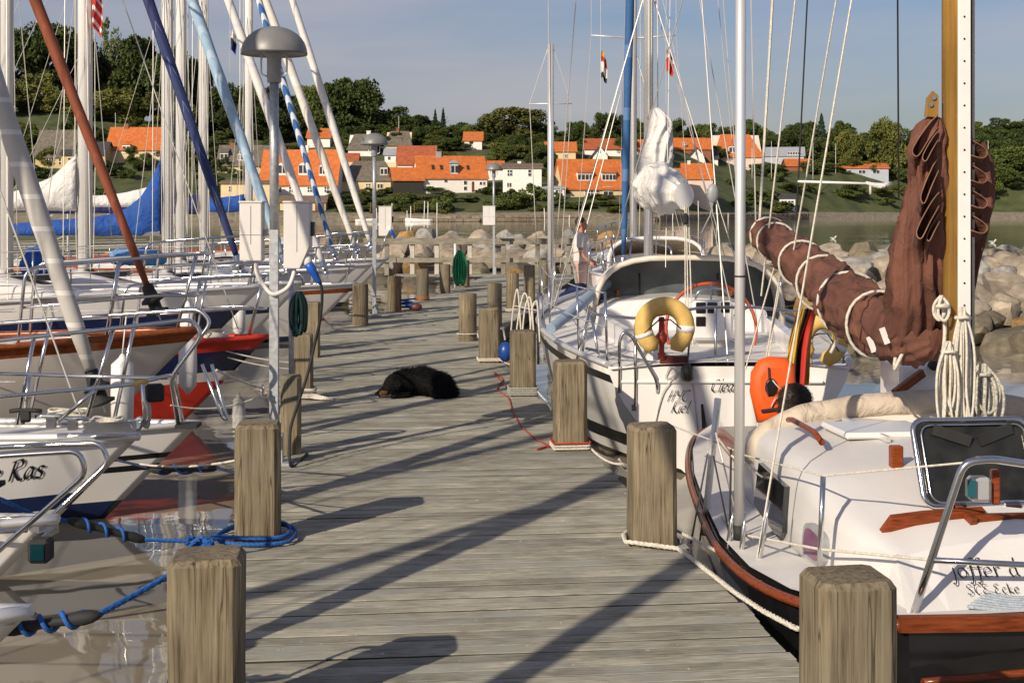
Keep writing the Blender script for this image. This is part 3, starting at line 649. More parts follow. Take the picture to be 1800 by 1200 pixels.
# small craft and mooring stakes along the village quay
def dinghy(px, py, d, L, rz, label, hullm=white):
    loc = P(px, py, d); loc.z = WATER; t = thing('rowing_boat', label, 'boat', loc, rz, None); mb = MB(); rings = []
    for i in range(9):
        u = i/8; hb = .62*math.sin(min(1, .25+u*.9)*math.pi*.55)*(1 if u < .8 else 1-(u-.8)*4.6); hb = max(hb, .02); sh = .5+.22*u*u
        x = (u-.5)*L; rings.append([V((x, -hb, sh)), V((x, -hb*.85, .2)), V((x, -hb*.5, -.15)), V((x, hb*.5, -.15)), V((x, hb*.85, .2)), V((x, hb, sh)), V((x, hb*.8, sh)), V((x, hb*.5, .12)), V((x, -hb*.5, .12)), V((x, -hb*.8, sh))])
    mb.loft(rings); mb.build('hull', hullm, t, local=True)
    for xx in (-.8, .5): q = MB(); q.box((xx*L/4, 0, .38), (.22, .9, .04)); q.build('thwart', varn, t, local=True)
    q = MB(); q.tube([(L*.15, 0, .2), (L*.15, 0, 3.4)], .035, 6); q.build('mast', varnz, t, local=True)
dinghy(735, 388, 246, 4.6, R(170), 'small white rowing boat moored left of the near quay steps')
dinghy(645, 388, 246, 4.0, R(20), 'white rowing boat half hidden behind the middle lamp')
sl_ = 'thin pale mooring stake standing in the water by the village quay'
for i, px in enumerate((662, 690, 716, 722, 745, 752, 768, 958, 1000, 1135, 1182, 1205, 1228, 1260, 1280)):
    d = shore(px)-random.uniform(3, 14); mb = MB(); b = P(px, 380, d); b.z = WATER-1; top = P(px, random.uniform(352, 378), d); top.x += random.uniform(-.15, .15)
    mb.tube([b, top], [.09, .06], 7); solo(mb, 'mooring_stake', whitep, sl_, 'stake', 'mooring stakes by the quay', origin=V((b.x, b.y, WATER)))
# ------------------------------------------------------------------ the pier
deck_m = wood('weathered_decking', (.12, .108, .085), (.285, .27, .218), (.42, .40, .338), 'X', 4.2, .24, .9, .55, .09, blotch=(.285, .29, .265), specks=True)
post_m = wood('weathered_post', (.06, .042, .022), (.19, .152, .098), (.30, .25, .172), 'Z', 2.6, .12, .9, .7, .05, blotch=(.155, .14, .105), checks=.75)
beam_m = wood('pier_beam', (.03, .025, .018), (.09, .075, .05), (.15, .12, .085), 'X', 2, .1)
grime_shade_m = mat('plank_edge_grime_shade', (.035, .03, .016), .95, var=.4, scale=9)  # edge grime plus shade put into the colour, so sunlit gaps look dark
BEND = V((-1.64, 19.55, 0)); A1 = V((-.313+.111*(7.6-1.6), 1.6, 0)); END = V((-1.03+.112*15, 40.0, 0))
pier = bpy.data.objects.new('pier', None); _link(pier, None); tag(pier, 'grey weathered timber pier with cross planks between the moored boats', kind='structure'); XF[pier.name] = Matrix.Identity(4)
PITCH, HWID = .105, 1.235
pm = []
for k in range(6):
    rr = random.Random(k); mb = MB(); L = HWID*2+rr.uniform(-.03, .03); w = PITCH-.013+rr.uniform(-.003, .002)
    # ribbed decking: low ridges run along each board
    prof = []; nr = 7
    prof += [(-w/2, -.035), (-w/2, -.004)]
    for i in range(nr):
        a = -w/2+w*(i+.12)/nr; b = -w/2+w*(i+.88)/nr
        prof += [(a, 0.0), (b, 0.0)]
        if i < nr-1: prof += [(b+w*.06/nr, -.0035), (b+w*.18/nr, -.0035)]
    prof += [(w/2, -.004), (w/2, -.035)]
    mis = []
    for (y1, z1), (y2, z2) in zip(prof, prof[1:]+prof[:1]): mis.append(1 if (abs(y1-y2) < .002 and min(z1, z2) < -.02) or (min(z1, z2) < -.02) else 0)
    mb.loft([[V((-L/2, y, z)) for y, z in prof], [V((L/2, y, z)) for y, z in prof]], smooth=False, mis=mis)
    pm.append(mb.mesh('plank', [deck_m, grime_shade_m]))
def lay(a, b, z, pre=0.0, PITCH=.105, sy=1):
    t = (b-a).normalized(); ang = math.atan2(t.y, t.x)-math.pi/2; n = int(((b-a).length+pre)/PITCH)
    for i in range(n):
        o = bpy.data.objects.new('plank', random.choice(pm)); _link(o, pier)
        p = a+t*(PITCH*(i+.5)-pre); o.location = (p.x, p.y, z+random.uniform(-.0025, .0025)); o.scale = (1, sy, 1)
        o.rotation_euler = (random.uniform(-.004, .004), random.uniform(-.002, .002), ang+random.uniform(-.003, .003)+(math.pi if random.random() < .5 else 0))
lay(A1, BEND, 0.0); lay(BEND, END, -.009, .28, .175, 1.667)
plat = MB(); plat.box((0, 0, -.02), (7.2, PITCH-.01, .04)); plm = plat.mesh('plank', deck_m)
for i in range(8):
    o = bpy.data.objects.new('plank', plm); _link(o, pier); o.location = (.3, 39.7+i*PITCH*1.0, -.016)
for (a, b) in ((A1, BEND), (BEND, END)):
    t = (b-a).normalized(); nn = V((t.y, -t.x, 0))
    for s in (-1, 0, 1):
        off = nn*s*(HWID-.09); q = MB(); q.bar(a+off+V((0, 0, -.15)), b+off+V((0, 0, -.15)), .12, .2); q.build('stringer', beam_m, pier)
    L = (b-a).length; k = int(L/2.6)
    for i in range(k):
        for s in (-1, 1):
            p = a+t*(2.6*(i+.5))+nn*s*(HWID-.2); q = MB(); q.tube([p+V((0, 0, -1.6)), p+V((0, 0, -.25))], .1, 8); q.build('pile', beam_m, pier)

def post_mesh(kind, w, h, seed):
    mb = MB(); rr = random.Random(seed)
    if kind == 'square':
        ch = .022; c = .026
        def ring(k, z, cc): 
            a = w/2*k; return [V((x, y, z)) for x, y in ((-a+cc, -a), (a-cc, -a), (a, -a+cc), (a, a-cc), (a-cc, a), (-a+cc, a), (-a, a-cc), (-a, -a+cc))]
        zz = [-1.3, 0, h*.35, h*.7, h-ch]; rings = []
        for z in zz: rings.append([p+V((rr.uniform(-.002, .002), rr.uniform(-.002, .002), 0)) for p in ring(1, z, c)])
        rings.append([p+V((0, 0, p.x*.02)) for p in ring(.88, h, c*.8)])
        rings.append([p+V((0, 0, p.x*.02)) for p in ring(.3, h+.002, c*.3)])
        mb.loft(rings, smooth=False)
        # drying checks: thin dark wedges cut proud of the faces are left to the grain
    else:
        prof = [(-1.3, 1), (0, 1), (h*.5, .985), (h-.012, .97), (h, .9)]; rings = []
        for z, k in prof:
            rings.append([V(((w/2*k*(1+.05*math.sin(j*2.1+seed)+.03*math.sin(j*5.3)))*math.cos(2*math.pi*j/16), (w/2*k*(1+.05*math.sin(j*2.1+seed)+.03*math.sin(j*5.3)))*math.sin(2*math.pi*j/16), z)) for j in range(16)])
        mb.loft(rings, smooth=True)
    return mb.mesh('mooring_post', post_m)
def post(x, y, label, kind='square', w=.238, h=.63, rz=0, seed=1, grp='timber mooring posts along the pier'):
    o = bpy.data.objects.new('mooring_post', post_mesh(kind, w, h, seed)); _link(o, None); o.location = (x, y, 0); o.rotation_euler = (0, 0, rz)
    XF[o.name] = Matrix.Translation(o.location) @ Matrix.Rotation(rz, 4, 'Z')
    return tag(o, label, 'post', grp)
def pb(px, base): 
    p = G(px, base); return p.x, p.y+.12
LP = {}
for key, px, base, lab, kind, w, h in (
    ('A', 351, 1311, 'nearest square timber post on the left edge, standing beside the bottom frame', 'square', .245, .62),
    ('B', 447, 957, 'square timber post on the left edge with blue rope knotted round its foot', 'square', .238, .64),
    ('C', 507, 801, 'square timber post directly right of the nearest lamp pole', 'square', .15, .58),
    ('D', 527, 704, 'timber post on the left edge with white rope coil at its foot', 'square', .215, .62),
    ('E', 548, 630, 'dark narrow timber post behind the dark green hose', 'square', .17, .68),
    ('F', 632, 571, 'square pale timber post left of the middle lamp', 'square', .245, .64),
    ('G', 692, 547, 'round timber post with an orange cord, right of the middle lamp', 'round', .25, .62),
    ('H', 742, 528, 'curved top round timber post on the left edge beyond the orange cord', 'round', .25, .62),
    ('I', 782, 515, 'round timber post just left of the bright green hose', 'round', .24, .62),
    ('J', 816, 504, 'grey timber post carrying the bright green hose', 'round', .26, .62)):
    x, y = pb(px, base); LP[key] = V((x, y, 0)); post(x, y, lab, kind, w, h, R(6) if kind == 'square' else 0, ord(key))
for key, px, base, lab, kind, w, h in (
    ('a', 1505, 1411, 'nearest square timber post on the right edge in front of the black hull', 'square', .245, .665),
    ('b', 1149, 963, 'square timber post on the right edge with a white laid rope round it', 'square', .238, .64),
    ('c', 1003, 793, 'square timber post on the right edge with red and white rope at its foot', 'square', .235, .665),
    ('d', 919, 697, 'knotty timber post on the right edge with grey rope wound round its foot', 'square', .235, .63),
    ('e', 860, 638, 'timber post beside a blue fender on the right edge', 'square', .24, .64),
    ('f', 821, 600, 'round timber post at the bend of the pier, nearest of the far right row', 'round', .25, .655),
    ('g', 869, 573, 'round timber post behind the post with the blue fender', 'round', .23, .66),
    ('h', 901, 549, 'pale round timber post at the right with white line at its foot', 'round', .23, .68),
    ('i', 931, 531, 'pale timber post second beyond the blue fender post', 'round', .23, .72),
    ('j', 956, 522, 'last tall timber post of the right row before the railing', 'round', .22, .76)):
    x, y = pb(px, base); LP[key] = V((x, y, 0)); post(x, y, lab, kind, w, h, R(6.3) if kind == 'square' else 0, ord(key))

# ------------------------------------------------------------------ lamps with power boxes
domem = mat('lamp_dome_grey', (.20, .20, .195), .45, .1, var=.08, scale=9)
boxm = mat('power_box_white', (.66, .63, .60), .5, var=.05, scale=6)
bluep = mat('plug_blue', (.015, .09, .42), .35, var=.1)
def lamp(px, base, label, boxes, pole_r=.036, top=3.1, grp='dome lamps on the pier', d=None, pipe=True):
    p = G(px, base) if d is None else P(px, base, d); x, y = p.x, p.y; t = thing('pier_lamp', label, 'lamp', (x, y, 0), 0, grp); s = y/FPX
    m = MB(); m.tube([(0, 0, 0.02), (0, 0, 1.66)], .043, 4, ph=math.pi/4); m.box((0.02, 0, .01), (.2, .2, .02)); m.box((.035, -.02, .12), (.06, .06, .2)); m.build('base_sleeve', galv, t, local=True)
    m = MB(); m.tube([(0, 0, 1.66), (0, 0, top-.36)], .033, 12); m.build('pole', galv, t, local=True)
    m = MB(); m.lathe([(.045, top-.40), (.052, top-.39), (.052, top-.23), (.07, top-.2), (.09, top-.19)], n=16); nk = m.build('lamp_neck', grill, t, local=True)
    for sx in (-1, 1):
        m = MB(); m.tube(rounded([(sx*.05, -.01, top-.355), (sx*.09, -.01, top-.34), (sx*.092, -.01, top-.25), (sx*.085, -.01, top-.2)], .02, 4), .008, 6); m.build('bracket', whitep, nk, local=True)
    m = MB(); prof = [(.05, top-.195), (.228, top-.195), (.235, top-.2), (.235, top-.185)]
    for i in range(1, 9): a = i/8*math.pi/2; prof.append((.232*math.cos(a)+.0005, top-.185+.185*math.sin(a)))
    m.lathe(prof, n=32); m.build('lamp_dome', domem, t, local=True)
    for (bx, w, z0, z1, cham) in boxes:
        m = MB()
        if cham: ring = [(-w/2, z0), (w*.12, z0), (w/2, z0+.16), (w/2, z1), (-w/2, z1)]
        else: ring = [(-w/2, z0), (w/2, z0), (w/2, z1), (-w/2, z1)]
        m.loft([[V((bx+a, -.07, z)) for a, z in ring], [V((bx+a, .07, z)) for a, z in ring]], smooth=False)
        b = m.build('power_box', boxm, t, local=True, bevel=.006)
        m = MB(); m.box((bx, -.0715, (z0+z1)/2+.05), (.004, .004, z1-z0-.14)); m.box((bx, -.0715, z0+(z1-z0)*.45), (w*.96, .004, .004)) if not cham else None; m.build('seam', grill, b, local=True)
        m = MB(); m.box((bx, 0, z1+.006), (w+.012, .155, .014)); m.build('lid', boxm, b, local=True, bevel=.003)
        if cham:
            m = MB(); m.box((bx+w/2+.012, 0, z0+.28), (.024, .07, .1)); m.build('switch', blackp, b, local=True)
        m = MB(); m.bar((bx*.3, .0, z0+.2), (bx, .0, z0+.2), .03, .05); m.build('bracket', galv, b, local=True)
    if len(boxes) == 2 and pipe:
        m = MB(); a, b = boxes; m.tube(catmull([(a[0]+.03, -.02, a[2]+.01), (a[0]+.04, -.03, a[2]-.09), (a[0]+.10, -.04, a[2]-.19), (0.01, -.055, a[2]-.235), (b[0]-.07, -.04, a[2]-.19), (b[0]-.03, -.03, b[2]-.05), (b[0]-.025, -.02, b[2]+.01)], 6), .016, 8); m.build('cable_pipe', boxm, t, local=True)
    return t
L1 = lamp(482, 815, 'nearest grey dome lamp on a galvanised pole with two white power boxes', [(-.155, .155, 1.44, 1.85, False), (.17, .186, 1.385, 1.85, True)])
L2 = lamp(658, 556, 'middle grey dome lamp on the left edge with one white power box', [(.19, .22, 1.36, 1.85, True)])
L3 = lamp(868, 483, 'farthest dome lamp at the end of the pier with a small white box', [(-.13, .34, 1.38, 1.9, False)])
lamp(119, 372, 'small far dome lamp between the left masts', [], d=62)
def plug(t0, label, at, cable=None):
    t = thing('power_plug', label, 'plug', at); M = Matrix.Rotation(R(150), 3, 'Y')
    m = MB(); m.lathe([(.03, 0), (.034, .03), (.034, .07), (.024, .09), (.02, .15), (.008, .17)], at, 12, M=M); m.build('plug_body', bluep, t)
    m = MB(); m.lathe([(.038, -.05), (.038, .0), (.03, .01)], at, 12, M=M); m.build('socket', whitep, t)
    if cable: m = MB(); m.tube(catmull(cable, 6), .011, 7); m.build('cable', rubber, t)
q = G(482, 815); y0 = q.y
plug(L1, 'blue power plug with black cable hanging from the right white box', P(541, 462, y0-.02), [P(556, 478, y0-.02), P(566, 510, y0), P(563, 560, y0+.05), P(552, 610, y0+.1), P(540, 660, y0+.05), P(522, 715, y0), P(510, 760, y0-.08), G(512, 822)+V((0, 0, .012)), G(540, 800)+V((0, 0, .012))])
plug(L2, 'small blue plug under the power box of the middle lamp', P(686, 404, 24.0))

# ------------------------------------------------------------------ breakwater of boulders, railing at the pier head
rock_m = mat('boulder', (.21, .165, .11), .9, scale=2.2, col2=(.40, .34, .265), bump=.7, bscale=9, rnd=.28)
rock_o = mat('boulder_lichen', (.20, .105, .03), .9, scale=3, col2=(.34, .22, .10), bump=.7, bscale=9, rnd=.25)
rock_d = mat('boulder_dark', (.10, .085, .055), .8, scale=2.5, col2=(.20, .165, .11), bump=.7, bscale=9, rnd=.25)
def rock_mesh(seed, m):
    bm = bmesh.new(); bmesh.ops.create_icosphere(bm, subdivisions=3, radius=1); rr = random.Random(seed); o = V((rr.uniform(0, 99), rr.uniform(0, 99), seed))
    pl = [V((rr.gauss(0, 1), rr.gauss(0, 1), rr.gauss(0, 1))).normalized() for _ in range(13)]
    for v in bm.verts:
        p = v.co.copy(); r = 1+.22*noise.noise(p*.9+o)+.07*noise.noise(p*2.6+o)
        q = p*r
        for n in pl:
            e = q.dot(n)-.70
            if e > 0: q -= n*e*.94
        v.co = q
    me = bpy.data.meshes.new('boulder'); bm.to_mesh(me); bm.free(); me.materials.append(m)
    me.polygons.foreach_set('use_smooth', [True]*len(me.polygons)); me.set_sharp_from_angle(angle=R(24)); return me
rock_g = mat('boulder_grey', (.17, .16, .14), .9, scale=2.6, col2=(.36, .345, .31), bump=.8, bscale=12, rnd=.3); rock_p = mat('boulder_pink', (.21, .165, .12), .9, scale=2.4, col2=(.38, .325, .26), bump=.8, bscale=12, rnd=.25)
RK = [rock_mesh(i, (rock_m, rock_g, rock_p)[i % 3]) for i in range(12)]; RKO = [rock_mesh(20+i, rock_o) for i in range(2)]; RKD = [rock_mesh(30+i, rock_d) for i in range(3)]
bw = thing('breakwater', 'breakwater of rounded beige and brown boulders behind the moored boats', 'breakwater', (4, 33, WATER))
def yf(x): return lerp_tab([(-14, 43), (.8, 42.0), (2.6, 38), (3.9, 33), (4.3, 21), (4.8, 19.6), (8, 20.5), (14, 19.5)], x)
def zs(s): return lerp_tab([(-1.5, -1.1), (0, -.55), (2.6, -.02), (8.2, .74), (9.6, .8), (11.5, .5), (16, -.9)], s)
core = MB(); xs = [-14+i*.8 for i in range(36)]; sv = [-1.5, 0, 2.6, 8.2, 9.6, 11.5, 16]
vs = [V((x, yf(x)+s, zs(s)-.28)) for x in xs for s in sv]; n = len(sv)
core.add(vs, [(i*n+j, i*n+j+1, (i+1)*n+j+1, (i+1)*n+j) for i in range(len(xs)-1) for j in range(n-1)]); tag(core.build('rubble', rock_d, bw), kind='stuff')
rr = random.Random(11); cnt = 0
def put_rock(x, s, r, far=False):
    global cnt
    z = zs(s)+r*.12; src = rr.choice(RKO) if rr.random() < .09 else (rr.choice(RKD) if (z < -.02 or rr.random() < .12) else rr.choice(RK))
    o = bpy.data.objects.new('boulder', src); _link(o, bw); M = XF[bw.name].translation
    o.location = V((x, yf(x)+s, z))-M; o.rotation_euler = (rr.uniform(-.5, .5), rr.uniform(-.5, .5), rr.uniform(0, 6.28)); o.scale = (r*rr.uniform(1.0, 1.4), r*rr.uniform(.85, 1.1), r*rr.uniform(.66, .9)); cnt += 1
x = 4.4
while x < 11.6 and cnt < 255:
    s = -.5
    while s < 10.2:
        put_rock(x+rr.uniform(-.18, .18), s+rr.uniform(-.2, .2), rr.uniform(.22, .42)); s += .70
    x += .545
x = -4
while x < 4.4:
    s = 0
    while s < 8.5 and cnt < 300:
        put_rock(x+rr.uniform(-.2, .2), s+rr.uniform(-.25, .25), rr.uniform(.36, .56), True); s += 1.15
    x += 1.0
rail = thing('railing', 'grey timber railing with two rails across the pier head before the boulders', 'railing', (-.6, 40.3, 0))
rw = wood('railing_wood', (.10, .09, .07), (.24, .215, .17), (.36, .33, .27), 'X', 3, .1)
for row in (424, 457):
    z = HC-(row-HY)*40.3/FPX; m = MB(); m.bar((-4.2, 40.2, z), (2.3, 40.2, z), .06, .17 if row < 430 else .13); m.build('rail', rw, rail)
for px in (680, 725, 768, 826, 885, 945, 1000):
    p = P(px, 424, 40.28); m = MB(); m.box((p.x, 40.29, .42), (.13, .1, .95)); m.build('post', mat('pale_post', (.46, .43, .37), .8, var=.15) if px in (725, 826, 768) else rw, rail, bevel=.01)
# ------------------------------------------------------------------ lettering drawn with a broad pen
GL = {
 'j': [[(.25, 1), (.22, .2), (.05, -.5), (-.15, -.42)], [(.28, 1.35), (.31, 1.42)]], 'o': [[(.45, .95), (.2, .9), (.05, .5), (.2, .06), (.5, .06), (.7, .45), (.6, .85), (.42, .95)]],
 'f': [[(.75, 1.75), (.5, 1.85), (.38, 1.5), (.25, .2), (.05, -.5), (-.12, -.4)], [(.05, .92), (.68, .98)]], 'e': [[(.08, .45), (.6, .62), (.5, .95), (.2, .85), (.05, .45), (.2, .06), (.6, .14)]],
 'r': [[(.12, .98), (.1, 0)], [(.1, .6), (.3, .92), (.55, .9)]], 'd': [[(.6, .85), (.3, .95), (.05, .5), (.2, .05), (.55, .25)], [(.72, 1.8), (.58, .4), (.72, .04)]],
 'S': [[(.85, 1.45), (.5, 1.6), (.2, 1.25), (.5, .8), (.7, .4), (.35, .02), (.0, .2)]], 'C': [[(.9, 1.4), (.6, 1.58), (.15, 1.2), (.1, .4), (.45, .02), (.85, .2)]], 'E': [[(.8, 1.5), (.4, 1.55), (.2, 1.2), (.5, .85), (.15, .6), (.1, .2), (.45, .0), (.85, .15)]],
 'c': [[(.6, .85), (.35, .95), (.08, .5), (.25, .06), (.6, .16)]], 'k': [[(.2, 1.6), (.1, 0)], [(.62, .95), (.16, .48), (.65, .02)]], 'H': [[(.3, 1.6), (.1, 0)], [(.85, 1.6), (.65, 0)], [(.05, .75), (.9, .9)]],
 'Y': [[(.1, 1.5), (.25, .9), (.6, .85)], [(.85, 1.6), (.55, .3), (.2, -.1)]], 'K': [[(.3, 1.6), (.1, 0)], [(.95, 1.6), (.25, .8), (.8, .0), (1.0, .1)]], 'i': [[(.15, .95), (.1, .1), (.25, .05)], [(.22, 1.3), (.26, 1.38)]],
 'l': [[(.3, 1.7), (.12, .2), (.25, .02), (.4, .15)]], 'b': [[(.25, 1.7), (.1, .1), (.45, .05), (.6, .5), (.45, .9), (.15, .6)]], 'R': [[(.3, 1.55), (.12, 0)], [(.1, 1.45), (.7, 1.6), (.8, 1.15), (.3, .8), (.75, .05), (1.0, .15)]],
 'a': [[(.55, .85), (.3, .95), (.05, .45), (.2, .05), (.5, .4), (.6, .9), (.55, .2), (.72, .05)]], 's': [[(.55, .85), (.3, .95), (.15, .7), (.45, .4), (.35, .05), (.05, .12)]], ' ': [], 'm': [[(.1, .9), (.08, 0)], [(.1, .6), (.3, .92), (.42, .7), (.4, 0)], [(.42, .6), (.62, .92), (.75, .7), (.72, .05)]], 'u': [[(.1, .95), (.08, .3), (.25, .05), (.5, .3), (.58, .95), (.55, .2), (.7, .05)]], 'n': [[(.1, .9), (.08, 0)], [(.1, .6), (.35, .93), (.5, .7), (.48, .05), (.62, .05)]]}
ADV = {'j': .45, 'i': .38, 'l': .45, ' ': .5, 'f': .55, 'r': .6, 'S': 1.0, 'C': 1.0, 'E': .95, 'H': 1.05, 'Y': .95, 'K': 1.0, 'R': 1.05, 'm': .95}
def lettering(text, org, ux, uy, size, parent, name='lettering', m=None, slant=.0, pen=.09, lift=.004, sp=1.0, mapf=None):
    """pen strokes as thin raised paint on the surface spanned by ux, uy"""
    ux, uy = V(ux).normalized(), V(uy).normalized(); n = ux.cross(uy).normalized(); mb = MB(); x = 0; org = V(org)+n*lift
    w = (ux*.75+uy*.5)*pen*size*.5
    w2 = (ux*-.4+uy*.6)*pen*size*.22
    for ch in text:
        for st in GL.get(ch, []):
            pts = [org+ux*(size*(x+p[0]+slant*p[1]))+uy*(size*p[1]) for p in st]
            pts = catmull(pts, 6) if len(pts) > 2 else pts
            for a, b in zip(pts, pts[1:]):
                for ww in (w, w2):
                    mb.add([a-ww, a+ww, b+ww, b-ww], [(0, 1, 2, 3)])
        x += ADV.get(ch, .78)*sp
    if mapf:
        for i, p in enumerate(mb.v): q = p-org; mb.v[i] = mapf(q.dot(ux), q.dot(uy))
    return mb.build(name, m or blackp, parent)
# ------------------------------------------------------------------ sailing boats with their bows to the pier
f_grey = banded('furled_grey', (.47, .45, .42), (.66, .64, .61), 4.6, .15)
f_rust = banded('furled_rust', (.22, .055, .022), (.26, .07, .03), 3.0, .1, twist=14)
f_navy = banded('furled_navy', (.016, .028, .11), (.16, .22, .38), 2.2, .06, twist=40)
f_lblue = banded('furled_light_blue', (.30, .44, .58), (.42, .54, .66), 3.0, .3, twist=9)
f_white = banded('furled_white', (.70, .67, .64), (.62, .61, .62), 1.6, .1)
f_cream = banded('furled_cream', (.66, .62, .56), (.72, .70, .66), 1.1, .2)
f_strip = banded('furled_blue_white', (.03, .12, .36), (.62, .64, .68), 3.4, .42, twist=12)
def hbf(t, B): return B/2*(1-abs(1-t/.6)**2.1) if t < .6 else B/2*(1-.3*((t-.6)/.4)**2)
def shf(t, zb): return zb*(1-.34*t+.16*t*t)
def side_y(t, z, zb, B):
    zf = max(0, min(1.0, z/shf(t, zb))); k = .30*(1-t)**1.5+.10+.55*t**10
    return hbf(t, B)*(1-k*(1-zf)**1.5)
def stem_x(t, z, zb, L, rake):
    zf = z/shf(t, zb); return -t*L-rake*(1-zf)*(1-t)**4
def hull_mesh(L, B, zb, stops, mats, rake=None, ns=22):
    rake = rake or zb*1.0
    mb = MB(); ts = [(i/ns)**1.5 for i in range(ns+1)]
    lev = []    # (fraction, material) from the rail down to the waterline
    for i, (fr, mi) in enumerate(stops):
        nx = stops[i+1][0] if i+1 < len(stops) else 0.0; k = max(1, int((fr-nx)/.14))
        for q in range(k): lev.append((fr+(nx-fr)*q/k, mi))
    lev.append((0.0, stops[-1][1]))
    und = [-.12, -.28, -.42]
    for sd in (1, -1):
        rings = []
        for t in ts:
            s = shf(t, zb); col = []
            for fr, mi in lev:
                z = s*fr; y = side_y(t, z, zb, B); col.append(V((stem_x(t, z, zb, L, rake), sd*y, z)))
            y0 = side_y(t, 0, zb, B)
            for q, z in enumerate(und): col.append(V((stem_x(t, z, zb, L, rake*1.15), sd*y0*(.86, .5, 0)[q], z)))
            rings.append(col)
        mis = [m for _, m in lev]+[stops[-1][1]]*3
        if sd < 0: rings = rings[::-1]
        mb.loft(rings, closed=False, cap=False, mis=mis)
        last = rings[-1] if sd > 0 else rings[0]
        tr = last if sd > 0 else None
    a = [V((-L, side_y(1, shf(1, zb)*fr, zb, B), shf(1, zb)*fr)) for fr, _ in lev]
    vs = a+[V((p.x, -p.y, p.z)) for p in reversed(a)]
    mb.add(vs, [tuple(range(len(vs)))], 0)
    return mb
def crease(p, seed, amp, folds):
    """cloth relief: soft bulges, sharp ridged creases and small puckers"""
    q = V((p.x+seed, p.y*1.1, p.z)); w = noise.noise(q*2.2)*amp*1.2
    q2 = V((q.x+q.z*.7, q.y+q.z*.5, q.z*.45-q.x*.3))   # creases run slantwise
    r1 = 1-min(1, abs(noise.noise(q2*folds*.9))*2.6); r2 = 1-min(1, abs(noise.noise(V((q2.x*folds*2.6, q2.y*folds*2.6, q2.z*folds*1.1+3))))*2.6)
    return w+(r1*r1*.75+r2*r2*.30-.3)*amp
def sailcover(pts, rad, m, parent, name='sail_cover', local=True, folds=5, amp=.12, flat=1.0, seed=0, pleats=0, pamp=.14):
    """stowed sail or canvas cover: a soft roll with creases"""
    L = sum((V(b)-V(a)).length for a, b in zip(pts, pts[1:])); k0 = max(8, min(40, int(L/.025/(len(pts)-1))))
    pts = catmull(pts, k0); n = len(pts); N = 32 if not pleats else 56
    rads = [lerp_tab(rad, i/(n-1)) for i in range(n)]; mb2 = MB(); mb2.tube(pts, rads, N, flat=flat)
    for i, p in enumerate(mb2.v):
        c = pts[min(i//N, n-1)]; k = i % N; q = crease(p, seed, amp, folds)
        if pleats: q += pamp*(.5-abs(math.sin(pleats*.5*2*math.pi*k/N+4.5*noise.noise(V((p.x*2.2, p.y*2.2, p.z*2.2+seed))))))
        mb2.v[i] = c+(p-c)*(1+q)
    return mb2.build(name, m, parent, local=local)
def boom_cover(parent, x0, z, length, up, m, seed=0, name='sail_cover', wid=.15, low=.26):
    """mainsail on its boom under canvas: high against the mast, falling away aft, creased"""
    rings = []; n = 60; N = 28; x1 = x0-length
    for i in range(n+1):
        u = i/n; h = low+(up-low)*math.exp(-u*length/.36)+.05*math.sin(u*9+seed)*(1-u); h *= (1-.35*u); w = wid*(1-.45*u)*(1-.35*math.exp(-u*length/.25))
        c = V((x0+(x1-x0)*u, 0, z-.04+h/2)); ring = []
        for k in range(N):
            a = 2*math.pi*k/N; cy, sz = math.cos(a), math.sin(a); p = c+V((0, w*math.copysign(abs(cy)**.8, cy)*(1 if sz < 0 else 1-.55*sz), h/2*math.copysign(abs(sz)**.9, sz)))
            q = crease(V((p.x*1.0, p.y*2, p.z*1.6)), seed, .16, 4.5); ring.append(c+V((0, (p-c).y*(1+q*1.6), (p-c).z*(1+q*.5))))
        rings.append(ring)
    mb = MB(); mb.loft(rings); return mb.build(name, m, parent, local=True)
def wires(parent, segs, r=.006, m=None, name='shroud', local=True):
    for a, b in segs: q = MB(); q.tube([a, b], r, 5, cap=False); q.build(name, m or wire, parent, local=local)
